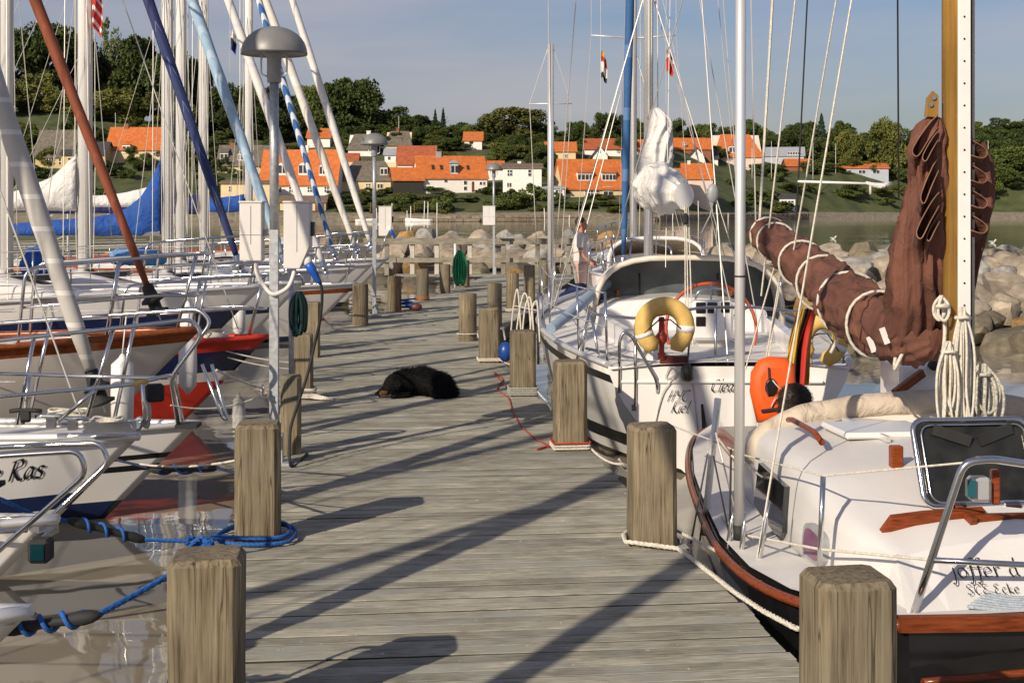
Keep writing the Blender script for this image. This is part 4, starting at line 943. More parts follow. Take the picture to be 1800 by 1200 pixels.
def yacht(label, px, py, d, head, L, B, stops, mats, rail=None, railh=.05, mast_px=None, set_=3.2, mh=10.5, mr=.075, furl=None, fr=.06, lean=None, cover=None, cover_up=0, boom_z=1.25, cabin=True, pul='U', mastm=None, winc=True, spread=True, foot=.28, sprayhood=None, group='sailing boats moored bow to the pier, left row', dk=None, sprd_z=(.48,), boom_len=None, lifel=True):
    tip = P(px, py, d); zb = tip.z-WATER; th = R(head); t = thing('sailing_boat', label, 'boat', (tip.x, tip.y, WATER), th, group)
    hull_mesh(L, B, zb, stops, mats).build('hull', mats, t, local=True)
    # deck with camber
    m = MB(); rings = []
    for i in range(19):
        u = (i/18)**1.3; h = max(.012, hbf(u, B)-.02); z = shf(u, zb)-.02; rings.append([V((-u*L-.03, h*k, z+.06*hbf(u, B)*(1-k*k))) for k in (-1, -.6, -.2, .2, .6, 1)])
    m.loft(rings, closed=False, cap=False); m.build('deck', dk or deckw, t, local=True)
    for sd in (-1, 1):
        pts = [V((-u*L+(.015 if i == 0 else 0), sd*(hbf(u, B)+.004), shf(u, zb)+railh*.35)) for i, u in enumerate([(k/20)**1.4 for k in range(21)])]
        m = MB(); m.tube(pts, railh*.62, 6, flat=.8); m.build('toe_rail', rail or alu, t, local=True)
    if mast_px is not None: set_ = (tip.x-(mast_px-900)/FPX*(d-.1))/math.cos(th)
    tm = set_/L; zm = shf(tm, zb)
    cz = .30 if cabin else .02
    if cabin:
        m = MB(); rings = []; t0, t1 = tm-.11, tm+.34
        for i in range(9):
            u = t0+(t1-t0)*i/8; w = hbf(u, B)*.64; hgt = cz*min(1, .12+i*.45)*(1+.12*i/8); z = shf(u, zb)-.03
            rings.append([V((-u*L, -w, z)), V((-u*L, -w*.93, z+hgt*.8)), V((-u*L, -w*.72, z+hgt)), V((-u*L, 0, z+hgt*1.14)), V((-u*L, w*.72, z+hgt)), V((-u*L, w*.93, z+hgt*.8)), V((-u*L, w, z))])
        m.loft(rings, closed=True); cb = m.build('cabin', white, t, local=True)
        if winc:
            for sd in (-1, 1):
                for a, b in ((.42, .62), (.68, .9)):
                    vs = []
                    for u_ in (a, b):
                        u = t0+(t1-t0)*u_; w = hbf(u, B)*.64; z = shf(u, zb)-.03; hh = cz*(1+.12*u_)
                        for q in (.3, .68): vs.append(V((-u*L, sd*(w*(1-.07*q/.8)+.008), z+hh*q)))
                    m = MB(); m.add([vs[0], vs[2], vs[3], vs[1]], [(0, 1, 2, 3)]); m.build('window', glassd, cb, local=True)
        for sd in (-1, 1):
            u0, u1 = tm+.02, tm+.26; m = MB(); z = shf(tm, zb)+cz+.03
            m.bar((-u0*L, sd*hbf(u0, B)*.42, z), (-u1*L, sd*hbf(u1, B)*.42, z-.02), .03, .05); m.build('handrail', varn, cb, local=True)
        m = MB(); m.box((-(tm-.04)*L, 0, shf(tm, zb)+cz*.85), (.5, .52, .07)); m.build('hatch', glassd if d > 9 else white, t, local=True, bevel=.02)
    # cockpit coamings and a tiller
    u0, u1 = tm+.36, .97
    for sd in (-1, 1):
        m = MB(); m.bar((-u0*L, sd*hbf(u0, B)*.6, shf(u0, zb)+.1), (-u1*L, sd*hbf(u1, B)*.6, shf(u1, zb)+.08), .08, .2); m.build('coaming', white, t, local=True)
    if sprayhood:
        m = MB(); rings = []; uu = tm+.30
        for i in range(5):
            x = -uu*L-.1-i*.24; w = hbf(uu, B)*.7; hh = (.12, .42, .56, .6, .58)[i]; z = shf(uu, zb)+cz*.9
            rings.append([V((x, w*math.cos(a), z+hh*math.sin(a)**.7 if math.sin(a) > 0 else z)) for a in [math.pi*k/10 for k in range(11)]])
        m.loft(rings, closed=False, cap=False); m.build('sprayhood', sprayhood, t, local=True)
    # mast, spreaders, boom
    mb_z = zm+cz*.9; top = zm+mh
    m = MB(); m.tube([(-set_, 0, mb_z), (-set_, 0, top)], mr, 14, flat=.72); mo = m.build('mast', mastm or aluw, t, local=True)
    m = MB(); m.tube([(-set_-mr*.9, 0, mb_z+.6), (-set_-mr*.9, 0, top-.2)], .012, 5); m.build('sail_track', alu, mo, local=True)
    m = MB(); m.lathe([(mr*1.5, 0), (mr*1.4, .03), (mr*1.1, .05)], (-set_, 0, mb_z-.01), 14); m.build('mast_step', rubber, mo, local=True)
    rr = random.Random(int(d*100))
    for k in range(4):
        a = rr.uniform(0, 6.28); m = MB(); m.tube([(-set_+math.cos(a)*mr*1.2, math.sin(a)*mr*1.1, mb_z+.1), (-set_+math.cos(a)*mr*1.5, math.sin(a)*mr*1.5, mb_z+1.4), (-set_+math.cos(a)*mr*1.2, math.sin(a)*mr*1.2, top-.1)], .0065, 5, cap=False); m.build('halyard', ropew, mo, local=True)
    hb = hbf(tm, B)-.04; seg = []; sz = [zm+mh*q for q in sprd_z]
    for z in sz:
        for sd in (-1, 1):
            m = MB(); m.tube([(-set_, 0, z), (-set_-.12, sd*hb*.72, z+.05)], [.022, .014], 6); m.build('spreader', alu, mo, local=True)
    ch = V((-set_-.1, hb, zm))
    for sd in (-1, 1):
        c = V((ch.x, sd*ch.y, ch.z)); pr = c
        for z in sz:
            e = V((-set_-.12, sd*hb*.72, z+.05)); seg.append((pr, e)); pr = e
        seg.append((pr, V((-set_, 0, top-.1))))
        seg.append((V((c.x+.35, c.y*.96, c.z)), V((-set_, 0, sz[0]-.1)))); seg.append((V((c.x-.35, c.y*.98, c.z)), V((-set_, 0, sz[0]-.1))))
    wires(t, seg)
    wires(t, [(V((-L+.05, 0, shf(1, zb))), V((-set_, 0, top)))], name='backstay')
    H = (set_-foot)/(lean or .35); a = V((-foot, 0, zb+.10)); b = V((-set_+.05, 0, zb+.1+H))
    if b.z > top: b = a.lerp(b, (top-a.z)/(b.z-a.z))
    wires(t, [(a, b)], .006, name='forestay')
    if furl:
        n = 26; p0 = a.lerp(b, .028); p1 = a.lerp(b, .96); pts = [p0.lerp(p1, i/n) for i in range(n+1)]
        rads = [fr*lerp_tab([(0, .45), (.03, .66), (.12, .82), (.35, 1.0), (.6, .95), (1, .3)], i/n)*(1+.05*math.sin(i*2.3)) for i in range(n+1)]
        m = MB(); m.tube(pts, rads, 12); fo = m.build('furled_sail', furl, t, local=True)
        dr = (b-a).normalized(); Mq = dr.to_track_quat('Z', 'Y').to_matrix()
        m = MB(); m.lathe([(.03, 0), (.09, .01), (.095, .03), (.05, .045), (.05, .10), (.095, .115), (.09, .14), (.055, .16), (.045, .25), (.03, .26)], a+dr*.05, 16, M=Mq); m.build('furling_drum', rubber if d < 13 else steel, t, local=True)
    if cover:
        bl = boom_len or L*.36; z = mb_z+boom_z-.3; e = V((-set_-bl, 0, z+.02)); s0 = V((-set_-mr-.03, 0, z))
        m = MB(); m.tube([s0, e], .05, 10); m.build('boom', alu, t, local=True)
        boom_cover(t, -set_-mr-.02, z, bl, cover_up or .42, cover, d)
        wires(t, [(e, V((-set_, 0, top-.1)))], .005, name='topping_lift'); wires(t, [(e+V((.4, 0, 0)), V((-L*.9, 0, shf(.9, zb)+.2)))], .009, ropew, 'mainsheet')
    # pulpit
    if pul:
        hh = .60; wb = hbf(.13, B); m = MB(); zf = lambda u: shf(u, zb)
        if pul == 'U':
            pts = [(-1.35, -hbf(1.35/L, B)+.03, zf(.15)+.03), (-1.30, -hbf(1.3/L, B)+.05, zf(.14)+hh), (-.35, -.26, zf(.03)+hh+.03), (.06, -.15, zb+hh+.04), (.10, 0, zb+hh+.04), (.06, .15, zb+hh+.04), (-.35, .26, zf(.03)+hh+.03), (-1.30, hbf(1.3/L, B)-.05, zf(.14)+hh), (-1.35, hbf(1.35/L, B)-.03, zf(.15)+.03)]
            m.tube(rounded(pts, .1, 4), .0135, 8); m.build('pulpit', steel, t, local=True)
            m = MB(); pts = [(-1.32, -hbf(1.3/L, B)+.04, zf(.14)+hh*.5), (-.3, -.22, zb+hh*.52), (.0, -.10, zb+hh*.5), (.0, .10, zb+hh*.5), (-.3, .22, zb+hh*.52), (-1.32, hbf(1.3/L, B)-.04, zf(.14)+hh*.5)]
            m.tube(rounded(pts, .08, 4), .011, 8); m.build('pulpit_rail', steel, t, local=True)
            for sd in (-1, 1):
                for x, xt, k in ((-.18, -.02, .13), (-.72, -.62, .30)):
                    m = MB(); m.tube([(x, sd*max(.05, hbf(-x/L, B)-.05), zf(-x/L)+.01), (xt, sd*max(.14, k+.02), zf(-xt/L if xt < 0 else 0)+hh+.02)], .0125, 8); m.build('pulpit_leg', steel, t, local=True)
    if lifel:
        us = [.16, .34, .52, .70, .88, .98]
        for sd in (-1, 1):
            for u in us[1:]:
                m = MB(); m.tube([(-u*L, sd*(hbf(u, B)-.05), shf(u, zb)), (-u*L, sd*(hbf(u, B)-.03), shf(u, zb)+.58)], .012, 6); m.build('stanchion', steel, t, local=True)
            for hz in (.3, .57):
                pts = [V((-u*L, sd*(hbf(u, B)-.03), shf(u, zb)+hz)) for u in us]; m = MB(); m.tube(pts, .005, 5, cap=False); m.build('lifeline', wire, t, local=True)
    return t, tip, zb, set_
S_WHITE = [(1, 0), (.12, 1)]
def below(lbl): return lbl
yacht('white boat nearest the photographer, beyond the left frame edge', -730, 1790, 2.3, 6, 7.5, 1.4, [(1, 0), (.15, 1)], [white, navy], set_=3.0, mh=9.2, furl=f_white, fr=.08, pul=None, foot=.3)
# nearest bow, only its tip in the frame
T0, tip0, _, _ = yacht('white bow tip beside the nearest left post, black snubber on its line', 45, 1084, 4.7, 6, 7.5, 1.5, [(1, 0), (.15, 1)], [white, navy], set_=3.0, mh=9.2, furl=f_white, fr=.10, pul=None, foot=.35)
T1, tip1, _, _ = yacht('white bow with green sidelight and two nested steel rails at lower left', 96, 918, 6.9, 4, 7.8, 1.2, [(1, 0), (.2, 1)], [white, navy], set_=3.2, mh=9.6, furl=f_cream, fr=.09, pul=None, foot=.3, lifel=False)
T2, tip2, _, _ = yacht('white boat with black script name and navy stripe on its bow', 240, 772, 8.25, 8, 7.6, 1.45, [(1, 0), (.62, 1), (.50, 0), (.1, 2)], [white, navy, blackp], set_=3.4, mh=9.4, furl=None, pul=None, foot=.3, lifel=False)
T3, tip3, _, _ = yacht('white boat with two black stripes and thick grey rolled headsail', 347, 748, 9.75, 5, 8.2, 1.75, [(1, 0), (.72, 2), (.66, 0), (.60, 2), (.53, 0), (.2, 1)], [white, navy, blackp], set_=3.9, mh=10.5, furl=f_grey, fr=.085, pul=None, foot=.62, lean=.335)
T4, tip4, _, _ = yacht('cream boat with varnished wooden rail and rust brown rolled headsail', 349, 583, 11.6, 14, 8.6, 2.3, [(1, 3), (.93, 0), (.1, 1)], [cream, navy, blackp, varn], rail=varn, railh=.06, set_=3.6, mh=10.5, furl=f_rust, fr=.050, lean=.384, foot=.3)
T5, tip5, _, _ = yacht('navy blue boat with red rail and red and white stem stripes', 468, 595, 14.2, 6, 8.4, 2.3, [(1, 1), (.88, 2), (.62, 0), (.50, 1)], [white, redp, navy], rail=redp, railh=.06, set_=3.5, mh=10.0, furl=None)
T6, tip6, _, _ = yacht('white boat with navy blue rolled headsail, mast at the far left edge', 462, 505, 17.2, 6, 8.6, 2.5, [(1, 0), (.78, 1), (.58, 0), (.1, 1)], [white, navy], mast_px=22, mh=11, mr=.085, furl=f_navy, fr=.066, lean=.345, cover=canvw, cover_up=.85, foot=.22, sprayhood=canvb)
T7, tip7, _, _ = yacht('white boat with pale blue rolled headsail and white flaked mainsail', 534, 498, 20.0, 6, 8.8, 2.5, [(1, 0), (.7, 1), (.62, 0), (.1, 1)], [white, navy], mast_px=158, mh=11, mr=.10, furl=f_lblue, fr=.080, lean=.355, cover=canvw, cover_up=.75, foot=.2, boom_z=1.2, sprayhood=canvb)
T8, tip8, _, _ = yacht('white boat with white rolled headsail and tall bright blue mainsail cover', 626, 500, 22.9, 6, 8.8, 2.4, [(1, 0), (.94, 2), (.86, 0), (.1, 1)], [white, navy, varn], mast_px=300, mh=11, mr=.085, furl=f_white, fr=.075, lean=.362, cover=canvb, cover_up=1.3, boom_z=.95, foot=.45, boom_len=3.6, sprayhood=canvlb)
T9, tip9, _, _ = yacht('white boat with blue and white striped rolled headsail', 622, 474, 25.6, 5, 8.6, 2.4, [(1, 0), (.5, 1), (.42, 0), (.1, 1)], [white, navy], mast_px=322, mh=11.5, mr=.09, furl=f_strip, fr=.062, lean=.30, cover=canvw, cover_up=.5, boom_z=1.3, foot=.3)
T10, tip10, _, _ = yacht('white boat with broad white rolled headsail behind the middle lamp', 655, 466, 28.3, 5, 8.8, 2.4, [(1, 0), (.1, 1)], [white, redp], mast_px=362, mh=12, mr=.09, furl=f_cream, fr=.085, lean=.366, cover=canvn, boom_z=1.2, foot=.25)
T11, tip11, _, _ = yacht('farthest white boat of the left row, slim white rolled headsail', 682, 456, 31.0, 5, 8.8, 2.4, [(1, 0), (.4, 1), (.33, 0), (.1, 1)], [white, navy], mast_px=440, mh=12, mr=.085, furl=f_white, fr=.085, lean=.326, cover=canvb, boom_z=1.2, foot=.3)
# name on the bow of the third boat
h2 = R(8); ax = V((math.cos(h2), math.sin(h2), 0))
lo = P(8, 872, 7.2)
def on_hull(T, tip, L, B, zb, x, z):   # a point on the camera side of a hull, local -> world
    t = -x/L
    for _ in range(12): t = max(0, (-x-zb*(1-z/shf(t, zb))*(1-t)**4)/L)
    y = -side_y(t, z, zb, B); return XF[T.name] @ V((x, y-.006, z))
zb2 = tip2.z-WATER
def bow_map(a, b): p = on_hull(T2, tip2, 7.6, 1.45, zb2, -.84+a, .74*zb2+b+.04*a); return p
lettering('be Ras', (0, 0, 0), (1, 0, 0), (0, 0, 1), .075, T2, slant=.25, pen=.26, lift=0, mapf=bow_map)
# ---- details of the near bows, where the rails are seen large
def tubes(parent, name, paths, r, m=steel, rad=.08):
    for p in paths: q = MB(); q.tube(rounded(p, rad, 6), r, 10); q.build(name, m, parent)
tubes(T1, 'pulpit', [[P(-160, 800, 7.30), P(0, 785, 7.25), P(178, 778, 7.20), P(192, 812, 7.20), P(40, 955, 7.10), P(-70, 1050, 7.05)], [P(-160, 815, 6.60), P(0, 801, 6.60), P(140, 792, 6.60), P(152, 832, 6.60), P(0, 965, 6.65), P(-70, 1030, 6.70)]], .0135, rad=.075)
tubes(T1, 'pulpit_rail', [[P(-120, 916, 6.90), P(60, 909, 6.90), P(75, 905, 6.95)], [P(-120, 940, 6.70), P(48, 932, 6.72)]], .010)
m = MB(); c = P(72, 966, 6.60); m.box(c, (.10, .10, .11)); nl = m.build('sidelight', rubber, T1, bevel=.015)
m = MB(); m.box(c+V((.0, -.053, 0)), (.062, .006, .075)); m.build('lens', mat('lens_green', (.004, .03, .04), .1), nl)
m = MB(); m.bar(P(60, 930, 6.85), P(95, 922, 6.95), .07, .03); m.bar(P(60, 950, 6.80), P(98, 930, 6.90), .05, .02); m.build('bow_roller', steel, T1)
# third boat: bow roller, anchor, low rail with yellow tape, lamp
d2 = 8.1
m = MB(); m.bar(P(150, 757, d2), P(244, 752, d2), .11, .02); m.bar(P(150, 752, d2-.06), P(240, 747, d2-.06), .012, .05); m.bar(P(150, 752, d2+.06), P(240, 747, d2+.06), .012, .05); m.tube([P(238, 746, d2-.06), P(238, 746, d2+.06)], .028, 10); m.build('bow_roller', steel, T2)
m = MB(); m.tube(catmull([P(232, 752, d2), P(246, 735, d2), P(258, 750, d2), P(262, 722, d2), P(258, 700, d2)], 5), .014, 8); m.add([P(236, 770, d2), P(262, 735, d2-.05), P(262, 735, d2+.05), P(250, 745, d2)], [(0, 1, 3), (0, 3, 2), (1, 2, 3), (0, 2, 1)]); m.build('anchor', galv, T2)
tubes(T2, 'pulpit', [[P(-90, 704, d2-.3), P(0, 697, d2-.3), P(230, 676, d2-.1), P(302, 658, d2), P(300, 664, d2+.15), P(200, 662, d2+.35), P(-60, 655, d2+.5)]], .012)
tubes(T2, 'pulpit_leg', [[P(167, 685, d2-.18), P(103, 740, d2-.15)], [P(250, 674, d2-.1), P(256, 740, d2-.05), P(238, 752, d2)], [P(52, 660, d2+.3), P(40, 745, d2+.3)]], .012)
m = MB(); m.tube([P(234, 675.5, d2-.1), P(260, 669, d2-.07)], .0145, 10); m.build('tape', yellow, T2)
m = MB(); m.box(P(272, 690, d2), (.1, .08, .10), rz=.4); m.build('sidelight', rubber, T2, bevel=.012)
for px_, py_ in ((45, 738), (90, 748), (128, 752)):
    m = MB(); c = P(px_, py_, d2); m.tube([c+V((-.09, 0, .05)), c+V((-.05, 0, .055)), c+V((.05, 0, .055)), c+V((.09, 0, .05))], .013, 8); m.box(c+V((0, 0, .02)), (.05, .04, .06)); m.build('cleat', steel if px_ > 60 else rubber, T2)
# fourth boat: tall raked rails that drop in front of the bow
d3 = 9.6
tubes(T3, 'pulpit', [[P(-120, 582, d3+.5), P(0, 568, d3+.45), P(350, 543, d3+.2), P(372, 566, d3+.18), P(305, 655, d3+.15), P(322, 748, d3+.15)], [P(-120, 618, d3-.45), P(0, 598, d3-.4), P(167, 581, d3-.3), P(338, 561, d3-.12), P(356, 588, d3-.12), P(300, 664, d3-.1), P(314, 750, d3-.05)]], .0145, rad=.06)
tubes(T3, 'pulpit_leg', [[P(90, 560, d3+.42), P(53, 722, d3+.42)], [P(200, 577, d3-.25), P(150, 742, d3-.25)], [P(240, 551, d3+.3), P(200, 742, d3+.3)], [P(60, 592, d3-.36), P(30, 745, d3-.36)]], .0135)
tubes(T3, 'anchor_shank', [[P(355, 640, d3), P(392, 735, d3), P(400, 738, d3), P(372, 640, d3)]], .012, rad=.05)
m = MB(); m.bar(P(312, 747, d3), P(350, 747, d3), .16, .025); m.build('bow_plate', rubber, T3)
# canvas bags, coiled lines and fenders about the left decks
sailcover([P(38, 474, 18.4), P(75, 462, 18.4), P(112, 476, 18.4)], [(0, .06), (.3, .20), (.7, .20), (1, .06)], canvb, T6, 'sail_bag', local=False, amp=.25, seed=31)
sailcover([P(196, 455, 21.2), P(240, 450, 21.2), P(292, 456, 21.2)], [(0, .08), (.2, .14), (.8, .14), (1, .06)], canvlb, T7, 'sail_bag', local=False, amp=.25, seed=33)
for i, (T_, px_, py_, d_, n_) in enumerate(((T3, 120, 738, 9.7, 5), (T4, 250, 605, 11.6, 6), (T4, 150, 640, 11.2, 5), (T5, 380, 598, 14.1, 5), (T2, 190, 752, 8.2, 4), (T6, 400, 515, 17.1, 5))):
    rr5 = random.Random(40+i); c = P(px_, py_, d_)
    for k in range(n_):
        m = MB(); a = rr5.uniform(.08, .14); b = rr5.uniform(.04, .09); m.tube([c+V((a*math.cos(q), b*math.sin(q), .012+k*.014+.006*math.sin(3*q))) for q in [2*math.pi*j/18 for j in range(18)]], .009, 6, closed=True); m.build('rope_turn', ropew, T_)
for T_, px_, py_, d_ in ((T4, 215, 690, 11.0), (T5, 330, 640, 13.6), (T6, 330, 575, 16.4), (T7, 420, 555, 19.2)):
    c = P(px_, py_, d_); m = MB(); m.lathe([(.012, .30), (.03, .27), (.085, .22), (.09, .0), (.085, -.20), (.03, -.26), (.012, -.29)], c, 14); m.tube([c+V((0, 0, .29)), c+V((.02, .05, .62))], .006, 6); m.build('fender', whitep, T_)
# red and white striped flag and small pennants hanging under spreaders
def flag(label, pts, cols, w, h, cat='flag'):
    top = V(pts); n = len(cols); t = thing('flag', label, cat, top)
    mats_ = cols; mb = MB(); nx, nz = 12, 10; vs = []
    for i in range(nz+1):
        for j in range(nx+1):
            u, v = j/nx, i/nz; vs.append(top+V((u*w*(.55+.1*math.sin(v*3)), .05*math.sin(u*9+v*2.5), -v*h-u*u*h*.35*(1-v*.3)+.02*math.sin(u*7))))
    fs = []; 
    for i in range(nz):
        for j in range(nx): fs.append((i*(nx+1)+j, i*(nx+1)+j+1, (i+1)*(nx+1)+j+1, (i+1)*(nx+1)+j))
    mb.add(vs, fs, 0, True)
    for k in range(len(fs)): mb.m[k] = int((k // nx)/nz*n) if n else 0
    mb.build('cloth', mats_, t)
    q = MB(); q.tube([top+V((-.01, 0, 2.2)), top+V((-.01, 0, -h*1.0-.5))], .004, 5); q.build('halyard', ropew, t)
    return t
fr_, fw_, fb_, fy_ = mat('flag_red', (.48, .03, .02), .8), mat('flag_white', (.7, .68, .66), .8), mat('flag_blue', (.02, .04, .22), .8), mat('flag_yellow', (.62, .36, .03), .8)
fk_ = mat('flag_black', (.012, .012, .012), .8)
flag('red and white striped flag hanging beside a white mast, top left', P(160, -30, 19.6), [fr_, fw_, fr_, fw_, fr_, fw_, fr_], .26, .62)
flag('small white and blue pennant hanging left of the big lamp dome', P(405, 52, 28), [fw_, fk_, fb_], .2, .42)
# ------------------------------------------------------------------ bluff bowed boat alongside, right foreground
JF = V((.11, -1, 0)).normalized(); JV = V((JF.y, -JF.x, 0))   # forward (towards the camera), towards the pier
J0 = V((2.18, 7.0, 0))
jb = thing('sailing_boat', 'black hulled boat with white deck, brown canvas sail cover and wooden mast, right foreground', 'boat', (J0.x, J0.y, WATER))
def J(u, v, z): return J0+JF*u+JV*v+V((0, 0, z))
tab = [(-3.95, .22), (-3.6, .42), (-3.1, .58), (-2.4, .74), (-1.5, .90), (-.6, 1.04), (.1, 1.08), (.55, 1.02), (.85, .90), (1.05, .78), (1.15, .70)]
JS = lambda u: lerp_tab([(-3.95, .14), (-2.5, .06), (-1, .06), (.5, .09), (1.2, .13)], u)
varnj = wood('varnish_rail', (.09, .017, .006), (.19, .042, .013), (.28, .075, .024), 'X', 4, .06, .25, .05)
m = MB(); rings = []
for u, h in tab:
    s = JS(u); k = 1-.0*u
    fr = lambda f, z: [V(J(u-(.35*(1-f) if u > .8 else 0), h*f, z))]
    a = fr(1.0, s)+fr(.985, -.06)+fr(.93, -.28)+fr(.75, -.6); b = [J0+(p-J0)-JV*2*((p-J0).dot(JV)) for p in reversed(a)]
    rings.append(a+b)
m.loft(rings, closed=True, cap=True, smooth=False); m.build('hull', mat('black_gloss', (.010, .010, .011), .22, var=.3, coat=.4), jb)
for sd in (1, -1):
    m = MB(); pts = [J(u, sd*(h+.02), JS(u)-.015) for u, h in tab]; m.tube(catmull(pts, 3), .024, 8); m.build('rub_rail', varnj, jb)
m = MB(); m.loft([[J(u, v, .085), J(u+.035, v, .09), J(u+.035, v, .15), J(u, v, .155)] for u, v in ((1.14, .74), (1.165, .35), (1.17, 0), (1.165, -.35), (1.14, -.74))], smooth=False); m.build('rub_rail', varnj, jb)
m = MB(); m.tube(catmull([J(1.30, .70, -.07), J(1.24, 0, -.06), J(1.30, -.70, -.07)][::-1], 4), .018, 6); m.build('bow_band', varnj, jb)
# deck edge, cockpit well left open
m = MB()
for sd in (1, -1):
    rr_ = []
    for u, h in tab:
        inn = .38 if u < -1.9 else .0; z = JS(u)+.02
        rr_.append([J(u, sd*h*.985, z), J(u, sd*min(inn, h*.6), z+.01)])
    m.loft(rr_, closed=False, cap=False, smooth=False)
m.build('deck', deckw, jb)
m = MB(); 
for sd in (1, -1): m.bar(J(-1.95, sd*.44, .12), J(-3.3, sd*.32, .12), .04, .22)
m.build('coaming', varnj, jb)
# cabin trunk that runs out into the sloping foredeck
secs0 = [(-1.75, .60, .50, .53), (-1.2, .66, .55, .58), (-.5, .73, .61, .58), (0, .77, .63, .55), (.35, .77, .61, .48), (.6, .72, .56, .42), (.80, .66, .56, .365), (1.10, .66, .62, .135), (1.12, .66, .62, .11)]
secs = []
for a, b in zip(secs0, secs0[1:]):
    k = max(1, int((b[0]-a[0])/.12)) if b[0] < .9 else 1
    secs += [tuple(a[i]+(b[i]-a[i])*q/k for i in range(4)) for q in range(k)]
secs.append(secs0[-1])
rings = []
for u, wb, wt, zt in secs:
    zb_ = JS(u)+.0; edge = zb_+(zt-zb_)*.62; k_ = min(1, (zt-zb_)*4); half = [(wb, zb_), (wb*.985, zb_+(edge-zb_)*.5), (wb*.96, edge), (wb*.945, edge+(zt-edge)*.28), (wt*1.1, edge+(zt-edge)*.52), (wt, zt-.055*k_), (wt*.8, zt-.03*k_), (wt*.5, zt-.008), (0, zt+.012)]
    rings.append([J(u, a, z) for a, z in half]+[J(u, -a, z) for a, z in reversed(half[:-1])])
m = MB(); m.loft(rings, closed=True, cap=True, smooth=True); cab = m.build('cabin', mat('cabin_white', (.66, .64, .62), .38, var=.05, scale=2, bump=.1, bscale=60), jb)
for pl in cab.data.polygons:
    if pl.center.y < -.95 or pl.area > .3: pl.use_smooth = False
def on_cab(u, f):   # point on the pier side of the trunk, f 0 foot .. 1 shoulder
    for a, b in zip(secs, secs[1:]):
        if a[0] <= u <= b[0]:
            k = (u-a[0])/(b[0]-a[0]); wb, zt = a[1]+(b[1]-a[1])*k, a[3]+(b[3]-a[3])*k; zb_ = JS(u); edge = zb_+(zt-zb_)*.62
            return J(u, wb*(1-.04*f)+.004, zb_+(edge-zb_)*f)
def panel(pts, name, mt, parent, th=.012, n=None):
    q = MB(); c = sum(pts, V((0, 0, 0)))/len(pts); nn = n or (pts[1]-pts[0]).cross(pts[2]-pts[1]).normalized(); k = len(pts)
    q.loft([[p-nn*th for p in pts], [p+nn*th for p in pts]], smooth=False); return q.build(name, mt, parent)
w_ = [on_cab(-1.15, .22), on_cab(-.42, .10), on_cab(-.36, .25), on_cab(-.40, .98), on_cab(-1.10, .98)]
panel([p+JV*.012 for p in w_], 'window', glassd, cab, .014, JV)
o_ = []
for k in range(20):
    a = 2*math.pi*k/20; cu, su = math.cos(a), math.sin(a); o_.append(on_cab(.20+.15*math.copysign(abs(cu)**.6, cu), .52+.30*math.copysign(abs(su)**.6, su)))
o_ = [p+JV*.014 for p in o_]; pf = panel(o_, 'porthole', grill, cab, .018, JV); c_ = sum(o_, V((0, 0, 0)))/20
panel([c_+(p-c_)*.76+JV*.012 for p in o_], 'pane', mat('tinted_pane', (.16, .07, .13), .12, var=.3), pf, .012, JV)
tubes(cab, 'handrail', [[J(-1.1, .50, .615), J(-1.0, .51, .63), J(-.55, .53, .63), J(-.4, .54, .60)]], .016, varnj, .03)
m = MB(); m.box(P(1575, 803, 6.98)+V((0, 0, .0)), (.06, .05, .115), rz=.1); m.build('wood_block', varnj, cab, bevel=.006)
m = MB(); m.box(J(-.78, .10, .602), (.50, .42, .035), rz=.11); m.build('sliding_hatch', white, cab, bevel=.012)
m = MB(); m.bar(J(-.46, .16, .60), J(-1.15, .16, .605), .02, .03); m.bar(J(-.46, -.36, .60), J(-1.15, -.36, .605), .02, .03); m.build('hatch_runner', alu, cab)
for (x1, y1, x2, y2, d_, r_, mm) in ((1262, 702, 1214, 955, 8.2, .006, ropew), (1262, 720, 1230, 950, 8.15, .006, ropew), (1258, 760, 1302, 935, 7.7, .005, wire), (1254, 800, 1290, 980, 7.6, .005, rubber), (1285, 790, 1282, 985, 7.4, .006, rubber), (1262, 770, 1285, 800, 7.9, .007, ropew), (1285, 800, 1340, 838, 7.3, .006, ropew)):
    m = MB(); m.tube([P(x1, y1, d_), P(x2, y2, d_)], r_, 6); m.build('lashing', mm, jb)
m = MB(); m.loft([[J(.60, v, z0), J(.60, v, z1), J(.565, v, z1+.01), J(.565, v, z0)] for v, z0, z1 in ((.60, .33, .36), (.55, .345, .425), (.40, .37, .44), (.20, .405, .45), (.12, .415, .452))], smooth=False); m.build('wood_trim', varnj, cab)
m = MB(); m.bar(J(.63, .19, .405), J(.63, -.55, .405), .03, .075); m.bar(J(.45, .22, .44), J(.66, .2, .40), .03, .07); m.build('hatch_coaming', varnj, cab)
m = MB(); m.bar(J(.655, .17, .372), J(.655, -.5, .372), .02, .05); m.build('hatch_gap', blackp, cab)
# open hatch lid
def lid(u0, z0, u1, z1, v0, v1):
    a, b = J(u0, 0, z0), J(u1, 0, z1); up = (b-a); L = up.length; up.normalize(); rr_ = []
    cx, w = (v0+v1)/2, abs(v1-v0)/2; r = .055
    for (sx, sy, a0) in ((1, 1, 0), (-1, 1, 90), (-1, -1, 180), (1, -1, 270)):
        for k in range(6):
            an = R(a0+k*18); rr_.append(J(u0, cx, z0)+JV*(sx*(w-r)+r*math.cos(an))+up*(L/2+sy*(L/2-r)+r*math.sin(an)))
    for p in rr_: pass
    return rr_, up
lr, up = lid(.50, .455, .34, .82, .36, -.20)
m = MB(); m.tube(lr, .014, 8, closed=True); fr_h = m.build('hatch_lid', steel, jb)
nn = JV.cross(up).normalized()
panel(lr, 'pane', mat('smoked_acrylic', (.020, .020, .016), .12, var=.5, scale=9), fr_h, .006, nn)
